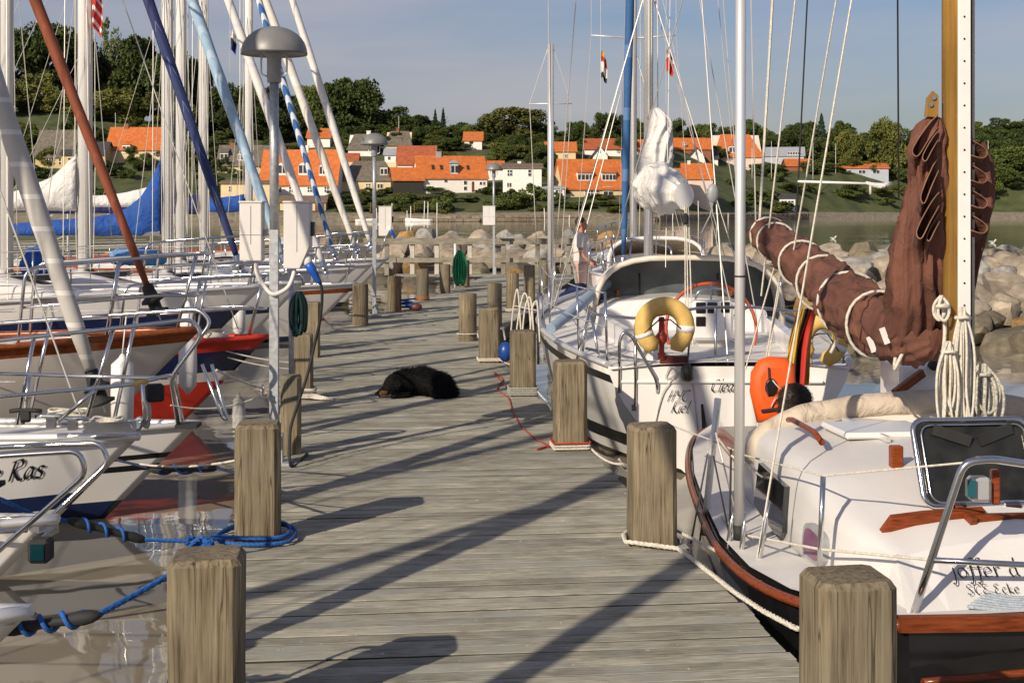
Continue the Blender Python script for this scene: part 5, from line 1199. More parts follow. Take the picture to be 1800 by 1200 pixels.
cl = sum(lr, V((0, 0, 0)))/len(lr); inner = [cl+(p-cl)*.90-nn*0 for p in lr]
m = MB(); m.tube([p+JF*.022 for p in inner], .005, 6, closed=True); m.build('seal', steel, fr_h)
for s_ in (.5, -.5):
    m = MB(); c = J(.515, .08+s_*.26, .45); m.box(c, (.07, .03, .025)); m.build('hinge', steel, fr_h)
m = MB(); m.bar(cl+JV*.19+up*.16+JF*.02, cl+JV*.02+up*.10+JF*.02, .02, .05); m.bar(cl-JV*.19+up*.16+JF*.02, cl-JV*.02+up*.10+JF*.02, .02, .05); m.build('stay_bar', rubber, fr_h)
# pulpit, sidelight, stanchions, lifelines
tubes(jb, 'pulpit', [[P(1601, 1094, 5.86), P(1645, 960, 5.82), P(1694, 812, 5.78), P(1740, 806, 5.78), P(1800, 815, 5.85), P(1920, 830, 6.0)]], .0165, rad=.07)
tubes(jb, 'pulpit_rail', [[P(1640, 984, 5.82), P(1800, 992, 5.86), P(1920, 996, 5.95)]], .0125)
m = MB(); m.box(P(1720, 858, 5.9), (.085, .075, .10)); sd_ = m.build('sidelight', mat('light_housing', (.42, .42, .42), .35, .3), jb, bevel=.012)
m = MB(); m.box(P(1706, 857, 5.855), (.035, .03, .07)); m.build('lens', mat('lens_teal', (.015, .09, .11), .1), sd_)
m = MB(); m.box(P(1749, 855, 5.93), (.035, .04, .145)); m.build('light_board', varnj, sd_, bevel=.006)
tubes(jb, 'stanchion', [[P(1440, 1010, 6.42), P(1447, 836, 6.42)]], .0125)
tubes(jb, 'stanchion', [[P(1237, 940, 8.2), P(1262, 700, 8.2)]], .02, whitep)
for pts, r_ in (([P(1160, 740, 9.3), P(1255, 775, 8.2), P(1310, 800, 7.6), P(1447, 836, 6.42), P(1694, 813, 5.8)], .005), ([P(1255, 900, 8.2), P(1310, 940, 7.2), P(1443, 965, 6.42), P(1642, 984, 5.82)], .0065)):
    m = MB(); m.tube(pts, r_, 6, cap=False); m.build('lifeline', ropew, jb)
# shroud turnbuckles and deadeyes by the chainplates
for (bx, by, tx, ty, d) in ((1300, 1005, 1310, 900, 7.15), (1328, 1022, 1352, 880, 6.95), (1276, 985, 1290, 890, 7.35)):
    a, b = P(bx, by, d), P(tx, ty, d); m = MB(); m.tube([a, a.lerp(b, .25), a.lerp(b, .3), a.lerp(b, .75), a.lerp(b, .8), b], [.006, .006, .013, .013, .006, .006], 8); m.build('turnbuckle', steel, jb)
# wooden mast with a white pierced track
mz = 9.0; m = MB(); m.tube([J(0, 0, .56), J(0, 0, mz)], .063, 20); jm = m.build('mast', varnz, jb)
trk = MB(); c0, c1 = J(.066, -.018, 1.0), J(.066, -.018, 2.92); trk.bar(c0, c1, .062, .022, up=JF); tk = trk.build('mast_track', whitep, jm, bevel=.004)
m = MB()
for k in range(17): m.tube([J(.0772, -.014, 1.12+k*.108), J(.0800, -.014, 1.12+k*.108)], .005, 8)
m.build('track_holes', blackp, tk)
m = MB(); m.ball(J(.07, -.018, 2.94), .022, 8); m.build('track_stop', blackp, jm)
for dv, r_, mm in ((-.068, .012, rubber), (-.085, .007, ropew), (-.078, .007, wire)):
    m = MB(); m.tube([J(.02, dv, .75), J(.02, dv-.004, mz)], r_, 6); m.build('halyard', mm, jm)
# boom with brown cover, and the sail stacked against the mast
bpts = [P(1648, 598, 7.1), P(1588, 590, 7.35), P(1530, 560, 7.8), P(1470, 515, 8.5), P(1415, 468, 9.3), P(1368, 428, 10.1), P(1340, 405, 10.6)]
sailcover(bpts, [(0, .06), (.08, .12), (.22, .155), (.40, .165), (.58, .155), (.78, .12), (.93, .125), (1, .05)], canvbr, jb, local=False, folds=6.5, amp=.20, seed=3, pleats=9, pamp=.16)
upts = [P(1648, 205, 6.97), P(1630, 250, 6.99), P(1628, 330, 7.02), P(1614, 420, 7.06), P(1612, 500, 7.12), P(1606, 570, 7.25), P(1596, 605, 7.35)]
sailcover(upts, [(0, .02), (.1, .075), (.3, .085), (.5, .115), (.7, .145), (.88, .13), (1, .09)], canvbr, jb, 'stacked_sail', local=False, folds=6, amp=.18, seed=8, pleats=11, pamp=.34)
sailcover([P(1712, 250, 7.12), P(1714, 300, 7.12), P(1713, 360, 7.12), P(1706, 440, 7.12), P(1702, 520, 7.1)], [(0, .045), (.25, .085), (.5, .08), (.75, .05), (1, .02)], canvbr, jb, 'stacked_sail', local=False, folds=6, amp=.2, seed=14, pleats=9, pamp=.34)
tanr = mat('bolt_rope', (.23, .12, .07), .9, var=.2)
for (x0, y_, w, h, dd) in ((1648, 240, 42, 74, 6.90), (1649, 258, 26, 54, 6.87), (1650, 318, 30, 84, 6.87), (1651, 380, 38, 84, 6.86), (1652, 400, 22, 50, 6.88)):
    # folds of the luff showing pale bolt rope, uneven in size
    pts = [P(x0, y_-h*.5, dd+.03), P(x0-w*.35, y_-h*.30, dd-.01), P(x0-w*.85, y_+h*.10, dd-.035), P(x0-w*1.05, y_+h*.36, dd-.03), P(x0-w*.82, y_+h*.46, dd-.05), P(x0-w*.42, y_+h*.12, dd-.045), P(x0, y_-h*.22, dd+.02)]
    f = catmull(pts, 6); m = MB(); m.tube(f, .003, 6); m.build('bolt_rope', tanr, jb)
    m = MB(); m.loft([[p, p+V((.004, .05, -.015)), p+V((.012, .11, -.06)), p+V((.03, .15, -.14))] for p in f], closed=False, cap=False); m.build('sail_fold', canvbr, jb)
for i in range(4):
    y_ = 258+i*44; dd = 7.0
    pts = [P(1692, y_-16, dd), P(1715, y_-8, dd-.04), P(1735, y_+8, dd-.02), P(1728, y_+20, dd-.05), P(1705, y_+14, dd-.06), P(1692, y_+6, dd)]
    m = MB(); m.tube(catmull(pts, 5), .0032, 6); m.build('bolt_rope', tanr, jb)
    f = catmull(pts, 4); m = MB(); m.loft([[p, p+V((-.005, .09, -.05)), p+V((-.01, .15, -.12))] for p in f], closed=False, cap=False); m.build('sail_fold', canvbr, jb)
hb_ = MB(); pts = [P(1626, 205, 6.93), P(1630, 172, 6.93), P(1640, 160, 6.93), P(1650, 168, 6.93), P(1650, 206, 6.93)]; hb_.loft([pts, [p+V((0, .02, 0)) for p in pts]], smooth=False); hbo = hb_.build('headboard', varnz, jb)
for py_ in (172, 184):
    m = MB(); c = P(1641-(py_-172)*.4, py_, 6.925); m.tube([c+V((0, -.006, 0)), c+V((0, .0, 0))], .011, 12); m.build('rivet', steel, hbo)
bc = catmull(bpts, 8)
for fpos, k, rr2 in ((.30, 0, .182), (.44, 0, .185), (.58, 0, .175), (.70, 0, .152), (.86, 0, .136), (.93, 0, .136)):
    i = int(fpos*(len(bc)-1)); c = bc[i]; t_ = (bc[i+1]-bc[i-1]).normalized(); u_ = t_.orthogonal().normalized(); w2 = t_.cross(u_)
    m = MB(); m.tube([c+(u_*math.cos(a)+w2*math.sin(a))*rr2*(1+.02*math.sin(3*a)) for a in [2*math.pi*q/24 for q in range(24)]], .009, 6, closed=True); m.build('sail_tie', ropew, jb)
for px_, py_, px2, py2, d_ in ((1470, 545, 1460, 620, 8.3), (1570, 550, 1572, 645, 7.25), (1655, 520, 1655, 640, 6.95), (1585, 560, 1572, 650, 7.2)):
    m = MB(); m.tube(catmull([P(px_, py_, d_), P(px_+6, (py_+py2)/2, d_-.02), P(px2, py2, d_)], 5), .010, 6); m.build('sail_tie', ropew, jb)
for px_, py_, d_ in ((1532, 605, 7.42), (1555, 590, 7.2)):
    m = MB(); m.box(P(px_, py_, d_), (.03, .004, .085), rot=Matrix.Rotation(-.35, 3, 'Y')); m.build('sail_patch', fw_, jb)
# folded canvas hood lying in an arc over the cabin
arc = [P(1318, 812, 8.35), P(1345, 770, 8.4), P(1400, 738, 8.45), P(1500, 716, 8.5), P(1600, 708, 8.5), P(1700, 708, 8.5), P(1800, 722, 8.45), P(1870, 760, 8.4)]
sailcover(arc, [(0, .05), (.1, .075), (.5, .07), (.9, .075), (1, .05)], canvbe, jb, 'folded_hood', local=False, folds=4, amp=.16, seed=5)
ac = catmull(arc, 6); m = MB(); m.loft([[p+V((0, 0, .0)), p+V((0, -.06, -.09)), p+V((0, -.10, -.17))] for p in ac], closed=False, cap=False); m.build('hood_apron', mat('canvas_apron', (.60, .53, .46), .85, var=.08), jb)
m = MB()
for i in range(6, len(ac)-4, 5): c = ac[i]+V((0, -.085, -.12)); m.tube([c, c+V((0, -.008, 0))], .011, 8)
m.build('snap_fasteners', fw_, jb)
m = MB(); m.box(P(1612, 668, 9.3), (.36, .5, .26)); cw = m.build('companionway', white, jb, bevel=.02)
m = MB(); m.bar(P(1572, 692, 8.9), P(1622, 655, 9.0), .035, .05); m.build('tiller', varnj, cw)
m = MB(); m.box(P(1652, 642, 9.0), (.14, .1, .06)); m.build('winch', rubber, cw, bevel=.02)
# standing lines
def up_line(a, b, k, r_, mm, name, parent=jb):
    a, b = V(a), V(b); e = a+(b-a)*k; m = MB(); m.tube([a, e], r_, 5, cap=False); m.build(name, mm, parent)
up_line(P(1328, 1000, 6.95), P(1497, 0, 6.98), 2.0, .0055, ropew, 'shroud'); up_line(P(1390, 470, 9.3), P(1470, 0, 8.7), 2, .006, ropew, 'shroud')
up_line(P(1338, 520, 10.2), P(1398, 0, 9.8), 1.8, .007, ropew, 'topping_lift'); up_line(P(1335, 395, 10.5), P(1358, 0, 10.4), 1.8, .011, ropew, 'topping_lift')
up_line(P(1400, 380, 9.0), P(1419, 0, 9.0), 1.8, .0055, blackp, 'backstay'); up_line(P(1580, 350, 8.0), P(1578, 0, 8.0), 1.8, .0055, blackp, 'backstay'); up_line(P(1329, 420, 10.6), P(1320, 0, 10.6), 1.8, .0055, wire, 'backstay')
up_line(P(1345, 640, 10.3), P(1382, 420, 10.3), 1.0, .006, ropew, 'mainsheet'); up_line(P(1310, 650, 10.3), P(1372, 430, 10.3), 1.0, .006, ropew, 'mainsheet'); up_line(P(1330, 760, 10.2), P(1380, 440, 10.4), 1, .006, ropew, 'mainsheet')
m = MB(); m.tube([P(1299, 930, 7.2), P(1301, 400, 7.2), P(1303, -250, 7.2)], .0265, 14); po = m.build('whisker_pole', alu, jb)
m = MB(); m.tube([P(1299, 948, 7.2), P(1299, 922, 7.2)], .03, 12); m.tube([P(1301, 487, 7.2), P(1301, 484, 7.2)], .029, 12); m.build('pole_end', rubber, po)
m = MB(); m.tube([P(1402, 319, 9.0), P(1565, 324, 9.0)], .008, 8); sp_ = m.build('yard', whitep, jb)
sailcover([P(1522, 321, 9.0), P(1545, 327, 9.0), P(1568, 322, 9.0)], [(0, .008), (.5, .018), (1, .010)], canvw, sp_, 'rolled_cloth', local=False, amp=.35, seed=2)
m = MB(); m.tube([P(1530, 324, 9.0), P(1530, 342, 9.0)], .008, 6); m.build('rope_end', ropew, sp_)
# name on the sloping bow plate
A_, B_ = J(1.10, .43, .135), J(.80, .43, .365); uy_ = (B_-A_).normalized(); ux_ = -JV
lettering('joffer d', A_+uy_*.172, ux_, uy_,   .056, jb, pen=.17, sp=1.08, lift=.014)
lettering('SCE Ecke', A_+uy_*.088-JV*.035, ux_, uy_,   .032, jb, pen=.2, sp=1.08, lift=.014)
# ropes on her: hanks at the mast and a flaked line on the bow
def hank(name, label, pts_top, n, w, h, r_, mm, seed, sway=.5):
    rr2 = random.Random(seed); top = V(pts_top); t = thing(name, label, 'rope', top-V((0, 0, h)), 0)
    for i in range(n):
        a = rr2.uniform(-1, 1); ww = w*rr2.uniform(.4, 1); hh = h*rr2.uniform(.78, 1.05); dx = a*w*sway; dy = rr2.uniform(-.03, .03)
        pts = [top+V((dx*.2, dy*.3, 0)), top+V((dx-ww*.5, dy, -hh*.35)), top+V((dx-ww*.55, dy, -hh*.75)), top+V((dx, dy-.01, -hh)), top+V((dx+ww*.55, dy, -hh*.75)), top+V((dx+ww*.5, dy, -hh*.35)), top+V((dx*.2, dy*.3+.01, 0))]
        m = MB(); m.tube(catmull(pts, 5), r_, 6); m.build('loop', mm, t)
    m = MB(); m.tube([top+V((-.03, -.02, -.05)), top+V((0, -.035, -.045)), top+V((.03, -.02, -.05)), top+V((.02, .03, -.06)), top+V((-.03, .02, -.05))], r_*1.3, 6); m.build('wrap', mm, t)
    return t
hank('rope_hank', 'long hank of white halyard rope hanging down the wooden mast', P(1692, 540, 6.85), 9, .05, .56, .0065, ropew, 3, .9)
hank('rope_hank', 'second white rope hank tied at the left of the wooden mast foot', P(1668, 600, 6.83), 7, .05, .40, .0065, ropew, 9, .9)
hank('rope_hank', 'wide coil of flecked rope hanging right of the wooden mast', P(1728, 640, 6.9), 9, .10, .30, .008, mat('rope_fleck', (.42, .40, .34), .9, scale=90, var=.5), 5, .5)
hank('rope_hank', 'small looped white rope hank high at the left of the mast', P(1655, 520, 6.9), 3, .05, .13, .008, ropew, 6, .2)
t = thing('rope_coil', 'blue grey flaked rope lying along the bow rail under the name', 'rope', J(1.1, .1, .13))
for i in range(7):
    v0 = .42-.05*i*.4; pts = [J(1.09-.012*i, v0-.0, .165+.006*i), J(1.11-.01*i, .2, .142+.007*i), J(1.12-.012*i, -.1, .135+.007*i), J(1.10-.012*i, -.4, .145+.007*i), J(1.08, -.65, .16)]
    m = MB(); m.tube(catmull(pts, 6), .0085, 7); m.build('loop', mat('rope_bluegrey', (.36, .41, .46), .9, scale=90, var=.25, bump=.4, bscale=300), t)
# ------------------------------------------------------------------ white yacht from Kiel, stern towards the camera
f_blue = banded('furled_blue', (.035, .12, .31), (.10, .21, .42), 1.2, .2)
kb, ktip, kzb, kset = yacht('white yacht alongside, stern to camera, with yellow horseshoe buoy and HYC Kiel lettering', 1092, 498, 20.4, 91.0, 9.1, 2.75, [(1, 0), (.92, 1), (.84, 2), (.30, 1), (.16, 0), (.05, 1)], [white, blackp, greyg], mast_px=None, set_=3.45, mh=12.5, mr=.078, furl=f_blue, fr=.062, foot=.25, group='boats moored alongside, right row', dk=deckw, rail=alu, sprd_z=(.32, .62), winc=True, lifel=True, mastm=alu, lean=.27)
YS = 11.3
kx = lambda d: ktip.x+(20.4-d)*math.tan(R(1.0))
def ks(px, py, d=YS-.015): return P(px, py, d)
blk = mat('script_black', (.01, .01, .014), .5)
lettering('HYC', ks(1172, 705), (1, 0, 0), (0, 0, 1), .056, kb, slant=.3, pen=.2, m=blk, lift=.006)
lettering('Kiel', ks(1178, 725), (1, 0, 0), (0, 0, 1), .056, kb, slant=.3, pen=.2, m=blk, lift=.006)
lettering('Clea', ks(1248, 688), (1, 0, 0), (0, 0, 1), .06, kb, slant=.3, pen=.22, m=blk, lift=.006)
m = MB(); m.bar(ks(1217, 665), ks(1230, 790), .006, .006); m.build('seam', grill, kb)
m = MB(); m.loft([[ks(1232, 710), ks(1236, 710, YS-.02)], [ks(1236, 788), ks(1248, 788, YS-.08)], [ks(1242, 788), ks(1254, 790, YS-.06)]], closed=False, cap=False); m.box(ks(1238, 792, YS-.01), (.06, .04, .06)); m.build('outlet', blackp, kb, bevel=.012)
m = MB(); m.box(ks(1265, 668, YS+.1), (1.62, .25, .03)); m.build('stern_platform', white, kb, bevel=.01)
# pushpit, ladder, fittings
dk_ = YS+.05
tubes(kb, 'pushpit', [[P(1020, 640, dk_+.9), P(1037, 546, dk_+.9), P(1044, 552, dk_+.4), P(1120, 560, dk_), P(1235, 540, dk_), P(1330, 540, dk_), P(1420, 550, dk_), P(1470, 560, dk_+.6), P(1478, 640, dk_+.7)], [P(1030, 612, dk_+.5), P(1160, 640, dk_), P(1320, 620, dk_)]], .0125)
tubes(kb, 'pushpit_leg', [[P(1040, 556, dk_+.35), P(1060, 668, dk_+.3)], [P(1036, 550, dk_+.8), P(1012, 640, dk_+.8)], [P(1258, 540, dk_), P(1258, 690, dk_)], [P(1420, 552, dk_), P(1428, 668, dk_)]], .0125)
tubes(kb, 'stern_ladder', [[ks(1089, 690), P(1089, 598, YS-.03), P(1097, 582, YS-.03), P(1110, 590, YS-.03), P(1154, 668, YS-.04), P(1156, 690, YS-.01)], [ks(1117, 570, YS-.03), ks(1117, 715)]], .0135, rad=.05)
m = MB(); m.box(ks(1114, 716, YS-.01), (.035, .02, .05)); m.build('ladder_foot', steel, kb)
m = MB(); m.lathe([(.03, -.07), (.05, -.05), (.05, .03), (.03, .06), (.012, .08)], ks(1208, 654, YS-.06), 8); m.tube([ks(1208, 640, YS-.06), ks(1212, 600, YS)], .008, 6); m.build('stern_lantern', mat('lantern', (.05, .045, .03), .3, var=.5, scale=20), kb)
m = MB(); m.tube(catmull([ks(1205, 640, YS-.03), ks(1195, 655, YS-.03), ks(1170, 665, YS-.03), ks(1178, 645, YS-.03), ks(1188, 658, YS-.03), ks(1165, 690, YS-.03), ks(1152, 742, YS-.02)], 5), .005, 6); m.build('cord', ropew, kb)
# wheel and instrument pod
m = MB(); wc = P(1250, 578, 12.6); m.tube([wc+V((.40*math.cos(a), .06*math.sin(a), .40*math.sin(a))) for a in [2*math.pi*k/36 for k in range(36)]], .016, 8, closed=True); wh = m.build('steering_wheel', mat('wheel_red', (.42, .07, .025), .4), kb)
for k in range(3): m = MB(); a = R(90+60*k); m.tube([wc-V((.4*math.cos(a), 0, .4*math.sin(a))), wc+V((.4*math.cos(a), 0, .4*math.sin(a)))], .009, 6); m.build('spoke', steel, wh)
m = MB(); m.box(P(1250, 562, 12.4), (.36, .22, .34)); pod = m.build('instrument_pod', white, kb, bevel=.025)
for px_, py_, w in ((1232, 541, .085), (1252, 541, .085), (1275, 540, .075), (1232, 565, .085)):
    m = MB(); m.box(P(px_, py_, 12.285), (w, .012, .095 if py_ < 550 else .085)); m.build('instrument', glassd, pod, bevel=.008)
tubes(pod, 'guard_rail', [[P(1222, 530, 12.35), P(1226, 512, 12.35), P(1245, 506, 12.35), P(1275, 508, 12.35), P(1284, 525, 12.35)]], .011, rad=.06)
m = MB(); m.box(P(1250, 620, 12.5), (.25, .25, .4)); m.build('pedestal', greyg, kb)
# cockpit seats and cabin bulkhead seen from astern
m = MB(); m.box((kx(13), 13.3, .50), (1.7, 2.2, .10)); m.build('cockpit_seat', white, kb, bevel=.02)
m = MB(); m.box((kx(14.6), 14.75, .62), (1.5, .06, .5)); m.build('bulkhead', greyg, kb)
# sprayhood
m = MB(); rings = []; cx_ = 1.80
for yy, hw, top, bot in ((14.5, .96, 1.315, .60), (14.9, .96, 1.325, .60), (15.3, .93, 1.27, .60), (15.9, .80, .86, .62)):
    ring = []
    for k in range(17):
        a = math.pi*k/16; c, s = math.cos(a), math.sin(a); ring.append(V((cx_-(yy-14.5)*.02+hw*math.copysign(abs(c)**.55, c), yy, bot+(top-bot)*abs(s)**.62)))
    rings.append(ring)
m.loft(rings[:3], closed=False, cap=False); hood = m.build('sprayhood', canvw, kb)
m = MB(); m.loft(rings[2:], closed=False, cap=False); m.build('hood_window', mat('vinyl_window', (.10, .12, .13), .1, var=.4, scale=3), hood)
m = MB(); m.tube([p+V((0, -.01, 0)) for p in rings[0]], .028, 8); m.build('hood_binding', mat('canvas_cream', (.66, .58, .48), .8), hood)
inn = [p.copy() for p in rings[1]]; cc = sum(inn, V((0, 0, 0)))/len(inn); inn = [cc+(p-cc)*.985 for p in inn]
m = MB(); m.add(inn, [tuple(range(len(inn)))]); ow = m.build('rear_panel', mat('vinyl_panel', (.075, .088, .095), .12, var=.5, scale=2.2), hood)
for px_ in (1124, 1262): m = MB(); m.tube([P(px_, 480, 14.85), P(px_+2, 545, 14.85)], .01, 6); m.build('zip', rubber, hood)
sailcover([P(968, 578, 13.6), P(1005, 548, 14.0), P(1040, 518, 14.5), P(1072, 496, 15.0)], [(0, .05), (.5, .055), (1, .05)], mat('padding_blue_grey', (.24, .31, .40), .8, var=.12), kb, 'padded_rail', local=False, amp=.06)
# boom bundle pointing at the camera and sail stacked on the mast
sailcover([P(1152, 335, 16.8), P(1152, 330, 15.5), P(1158, 326, 14.2), P(1168, 330, 13.3), P(1192, 344, 12.7)], [(0, .18), (.4, .22), (.72, .22), (.9, .15), (1, .07)], canvw, kb, local=False, folds=3.2, amp=.22, seed=21, pleats=7, pamp=.14)
sailcover([P(1150, 192, 16.7), P(1158, 222, 16.65), P(1156, 260, 16.6), P(1150, 300, 16.6), P(1146, 330, 16.6)], [(0, .05), (.2, .13), (.5, .16), (1, .21)], canvw, kb, 'stacked_sail', local=False, folds=3.6, amp=.2, seed=17, pleats=9, pamp=.36)
m = MB(); c = P(1203, 344, 12.6); m.tube([c, c+V((0, .05, 0))], [.085, .085], 18, flat=1.35); m.build('boom_end', alu, kb)
for dx in (0, 6, 14): up_line(P(1205+dx, 640, 12.5), P(1204+dx*.4, 360, 12.6), 1.0, .006, ropew, 'mainsheet', kb)
m = MB(); m.box(P(1205, 385, 12.55), (.05, .04, .10)); m.build('block', rubber, kb, bevel=.015)
for a, b, r_ in ((P(1056, 520, 16), P(1200, 0, 14), .005), (P(1170, 470, 14), P(1178, 0, 15), .004), (P(1290, 560, 12), P(1165, 0, 15), .005), (P(1330, 560, 11.6), P(1230, 0, 14.5), .005), (P(1300, 380, 12), P(1262, 0, 14), .004)):
    up_line(a, b, 1.7, r_, wire, 'stay', kb)
m = MB(); c = P(1253, 340, 11.9); m.ball(c, (.05, .03, .085), 10); m.tube([c-V((0, 0, .08)), c+V((-.02, 0, -.18)), c+V((-.1, 0, -.34))], .007, 6); m.build('block', grill, kb)
# horseshoe buoys
def horseshoe(label, cpx, cpy, d, w, h, rot=0, thick=.064):
    c = P(cpx, cpy, d); t = thing('horseshoe_buoy', label, 'lifebuoy', c-V((0, 0, h/2))); path = []
    for k in range(25):
        a = R(-62+304*k/24); path.append(V((w/2*.70*math.cos(a), 0, h/2*.72*math.sin(a)+(.02 if math.sin(a) > 0 else -.0))))
    path[0].z = path[-1].z = -h*.40; path[0].x = w*.20; path[-1].x = -w*.20
    Mx = Matrix.Rotation(rot, 3, 'Y'); path = [c+Mx @ p for p in path]
    m = MB(); m.tube(path, [thick*.72]+[thick]*(len(path)-2)+[thick*.72], 12, flat=1.1); b = m.build('foam', yellow, t)
    for k in (4, 20):
        m = MB(); m.tube([path[k].lerp(path[k+1], .1), path[k+1]], thick*1.05, 12, flat=1.1); m.build('tape_band', whitep, b)
    m = MB(); m.tube([path[20]+V((0, -.06, 0)), c+V((-w*.09, -.03, h*.16)), c+V((w*.09, -.03, h*.16)), path[4]+V((0, -.06, 0))], .006, 6); m.build('cord', rubber, t)
    return t
horseshoe('yellow horseshoe buoy with white bands on the stern rail of the Kiel yacht', 1168, 577, 11.2, .48, .44)
horseshoe('second yellow horseshoe buoy, partly behind the brown boom cover', 1445, 600, 11.25, .40, .40, .35, .06)
t = thing('distress_lamp', 'small red lamp standing inside the yellow horseshoe buoy', 'lamp', P(1163, 632, 11.32))
m = MB(); m.lathe([(.03, 0), (.035, .05), (.022, .06), (.022, .12), (.045, .15), (.05, .19), (.025, .22), (.022, .30), (.03, .31), (.02, .34)], P(1163, 632, 11.32), 10); m.build('lamp_body', mat('red_plastic', (.45, .06, .035), .4), t)
m = MB(); m.box(P(1185, 636, 11.34), (.22, .08, .10)); m.build('lamp_box', mat('dark_red', (.10, .012, .01), .5), t)
# german ensign on its staff, orange life jacket
t = thing('ensign', 'german black red gold flag hanging from a staff behind the orange jacket', 'flag', P(1392, 660, 10.7))
m = MB(); m.tube([P(1386, 652, 10.7), P(1424, 540, 10.7)], .012, 8); m.build('staff', varnj, t)
cols = [fy_, fy_, fk_, fk_, fr_, fr_, fy_]; m = MB(); nx, nz = 14, 10; vs = []
for i in range(nz+1):
    for j in range(nx+1):
        u, v = j/nx, i/nz; q = P(1380+u*40+ (1-v)*22-4*math.sin(v*4), 545+v*132-(10*u*(1-v)), 10.7); vs.append(q+V((0, .05*math.sin(u*14+v*1.5), 0)))
fs = [(i*(nx+1)+j, i*(nx+1)+j+1, (i+1)*(nx+1)+j+1, (i+1)*(nx+1)+j) for i in range(nz) for j in range(nx)]; m.add(vs, fs, 0, True)
for k in range(len(fs)): m.m[k] = (k % nx)//2
m.build('cloth', cols, t)
t = thing('life_jacket', 'bright orange life jacket hanging on the rail beside the ensign', 'life jacket', P(1358, 742, 10.2))
out = [(1330, 742), (1318, 690), (1320, 655), (1334, 632), (1352, 626), (1380, 628), (1396, 640), (1400, 690), (1396, 742)]
m = MB(); r0 = [P(a, b, 10.15) for a, b in out]; cc = sum(r0, V((0, 0, 0)))/len(r0)
m.loft([[cc+(p-cc)*k+V((0, dy, 0)) for p in r0] for k, dy in ((.6, -.075), (.86, -.06), (.97, -.03), (1, 0), (.97, .04), (.6, .06))]); jk = m.build('jacket_body', orange, t)
m = MB(); c = P(1355, 680, 10.075); m.lathe([(.0, 0), (.05, 0), (.055, -.012), (.045, -.02)], c, 18, M=Matrix.Rotation(R(-90), 3, 'X') @ Matrix.Diagonal((.8, 1.15, 1))); m.build('opening', blackp, jk)
m = MB(); m.bar(P(1350, 645, 10.07), P(1351, 664, 10.07), .03, .012); m.bar(P(1346, 675, 10.06), P(1350, 695, 10.06), .012, .01); m.build('buckle', steel, jk)
m = MB(); m.tube(catmull([P(1358, 668, 10.05), P(1368, 680, 10.04), P(1376, 688, 10.05), P(1362, 702, 10.05), P(1356, 715, 10.06)], 5), .005, 6); m.build('cord', ropew, jk)
m = MB(); m.bar(P(1338, 722, 10.07), P(1388, 716, 10.07), .012, .02); m.build('strap', rubber, jk)
# third boat with a hood, farther along the right side
tb, ttip, _, _ = yacht('far white boat on the right with cream sprayhood, ahead of the Kiel yacht', 1086, 440, 33.0, 90, 8.2, 2.5, [(1, 0), (.3, 1), (.2, 0), (.08, 1)], [white, navy], set_=4.2, mh=12, mr=.10, mastm=aluw, group='boats moored alongside, right row', sprd_z=(.38, .62))
m = MB(); rings = []
for yy, hw, top in ((25.4, .86, 1.30), (25.9, .86, 1.32), (26.5, .78, .95)):
    rings.append([V((2.58+hw*math.copysign(abs(math.cos(math.pi*k/14))**.6, math.cos(math.pi*k/14)), yy, .75+(top-.75)*math.sin(math.pi*k/14)**.6 if 0 < k < 14 else .75)) for k in range(15)])
m.loft(rings, closed=False, cap=False); hd = m.build('sprayhood', canvbe, tb)
m = MB(); m.tube([p+V((0, -.02, 0)) for p in rings[0]], .035, 8); m.build('hood_binding', whitep, hd)
flag('red danish pennant hanging from the right spreader of the far mast', P(1172, 86, 22), [fr_, fw_, fr_, fr_, fr_], .16, .36)
flag('yellow, red and white signal pennants hanging from the left spreader', P(1057, 90, 22), [fy_, fr_, fw_, fw_, fk_], .14, .42)
# small open boat with a short mast
ob = thing('open_boat', 'small open boat with short grey mast beside the far right posts', 'boat', (1.12, 25.0, WATER), R(88)); m = MB(); rings = []
for i in range(11):
    u = i/10; hb = .70*math.sin(min(1, .35+u*.8)*math.pi*.5)*(1 if u < .6 else 1-((u-.6)/.4)**2.2*.97); sh = .42+.2*u*u; x = (u-.5)*4.4
    rings.append([V((x, -hb, sh)), V((x, -hb*.9, .15)), V((x, -hb*.5, -.2)), V((x, hb*.5, -.2)), V((x, hb*.9, .15)), V((x, hb, sh)), V((x, hb*.93, sh)), V((x, hb*.8, .22)), V((x, -hb*.8, .22)), V((x, -hb*.93, sh))])
m.loft(rings); m.build('hull', white, ob, local=True)
m = MB(); m.box((-1.2, 0, .40), (.3, 1.1, .05)); m.build('thwart', varn, ob, local=True)
mt = P(968, 460, 24.6); m = MB(); m.tube([V((mt.x, mt.y, WATER+.1)), P(968, 78, 24.6)], .055, 10); mo_ = m.build('mast', alu, ob)
m = MB(); m.tube([P(930, 183, 24.6), P(1005, 182, 24.6)], .014, 6); m.build('spreader', alu, mo_)
for a, b in ((P(931, 183, 24.6), P(965, 80, 24.6)), (P(1004, 182, 24.6), P(971, 80, 24.6)), (P(931, 183, 24.6), P(945, 470, 24.6)), (P(1004, 182, 24.6), P(985, 470, 24.6)), (P(963, -200, 24.5), P(966, 470, 24.5))):
    m = MB(); m.tube([a, b], .007, 5, cap=False); m.build('shroud', wire, mo_)
sailcover([P(990, 530, 23.0), P(1010, 520, 23.6), P(1022, 508, 24.2)], [(0, .12), (.5, .17), (1, .1)], canvn, ob, 'boat_cover', local=False, amp=.2)
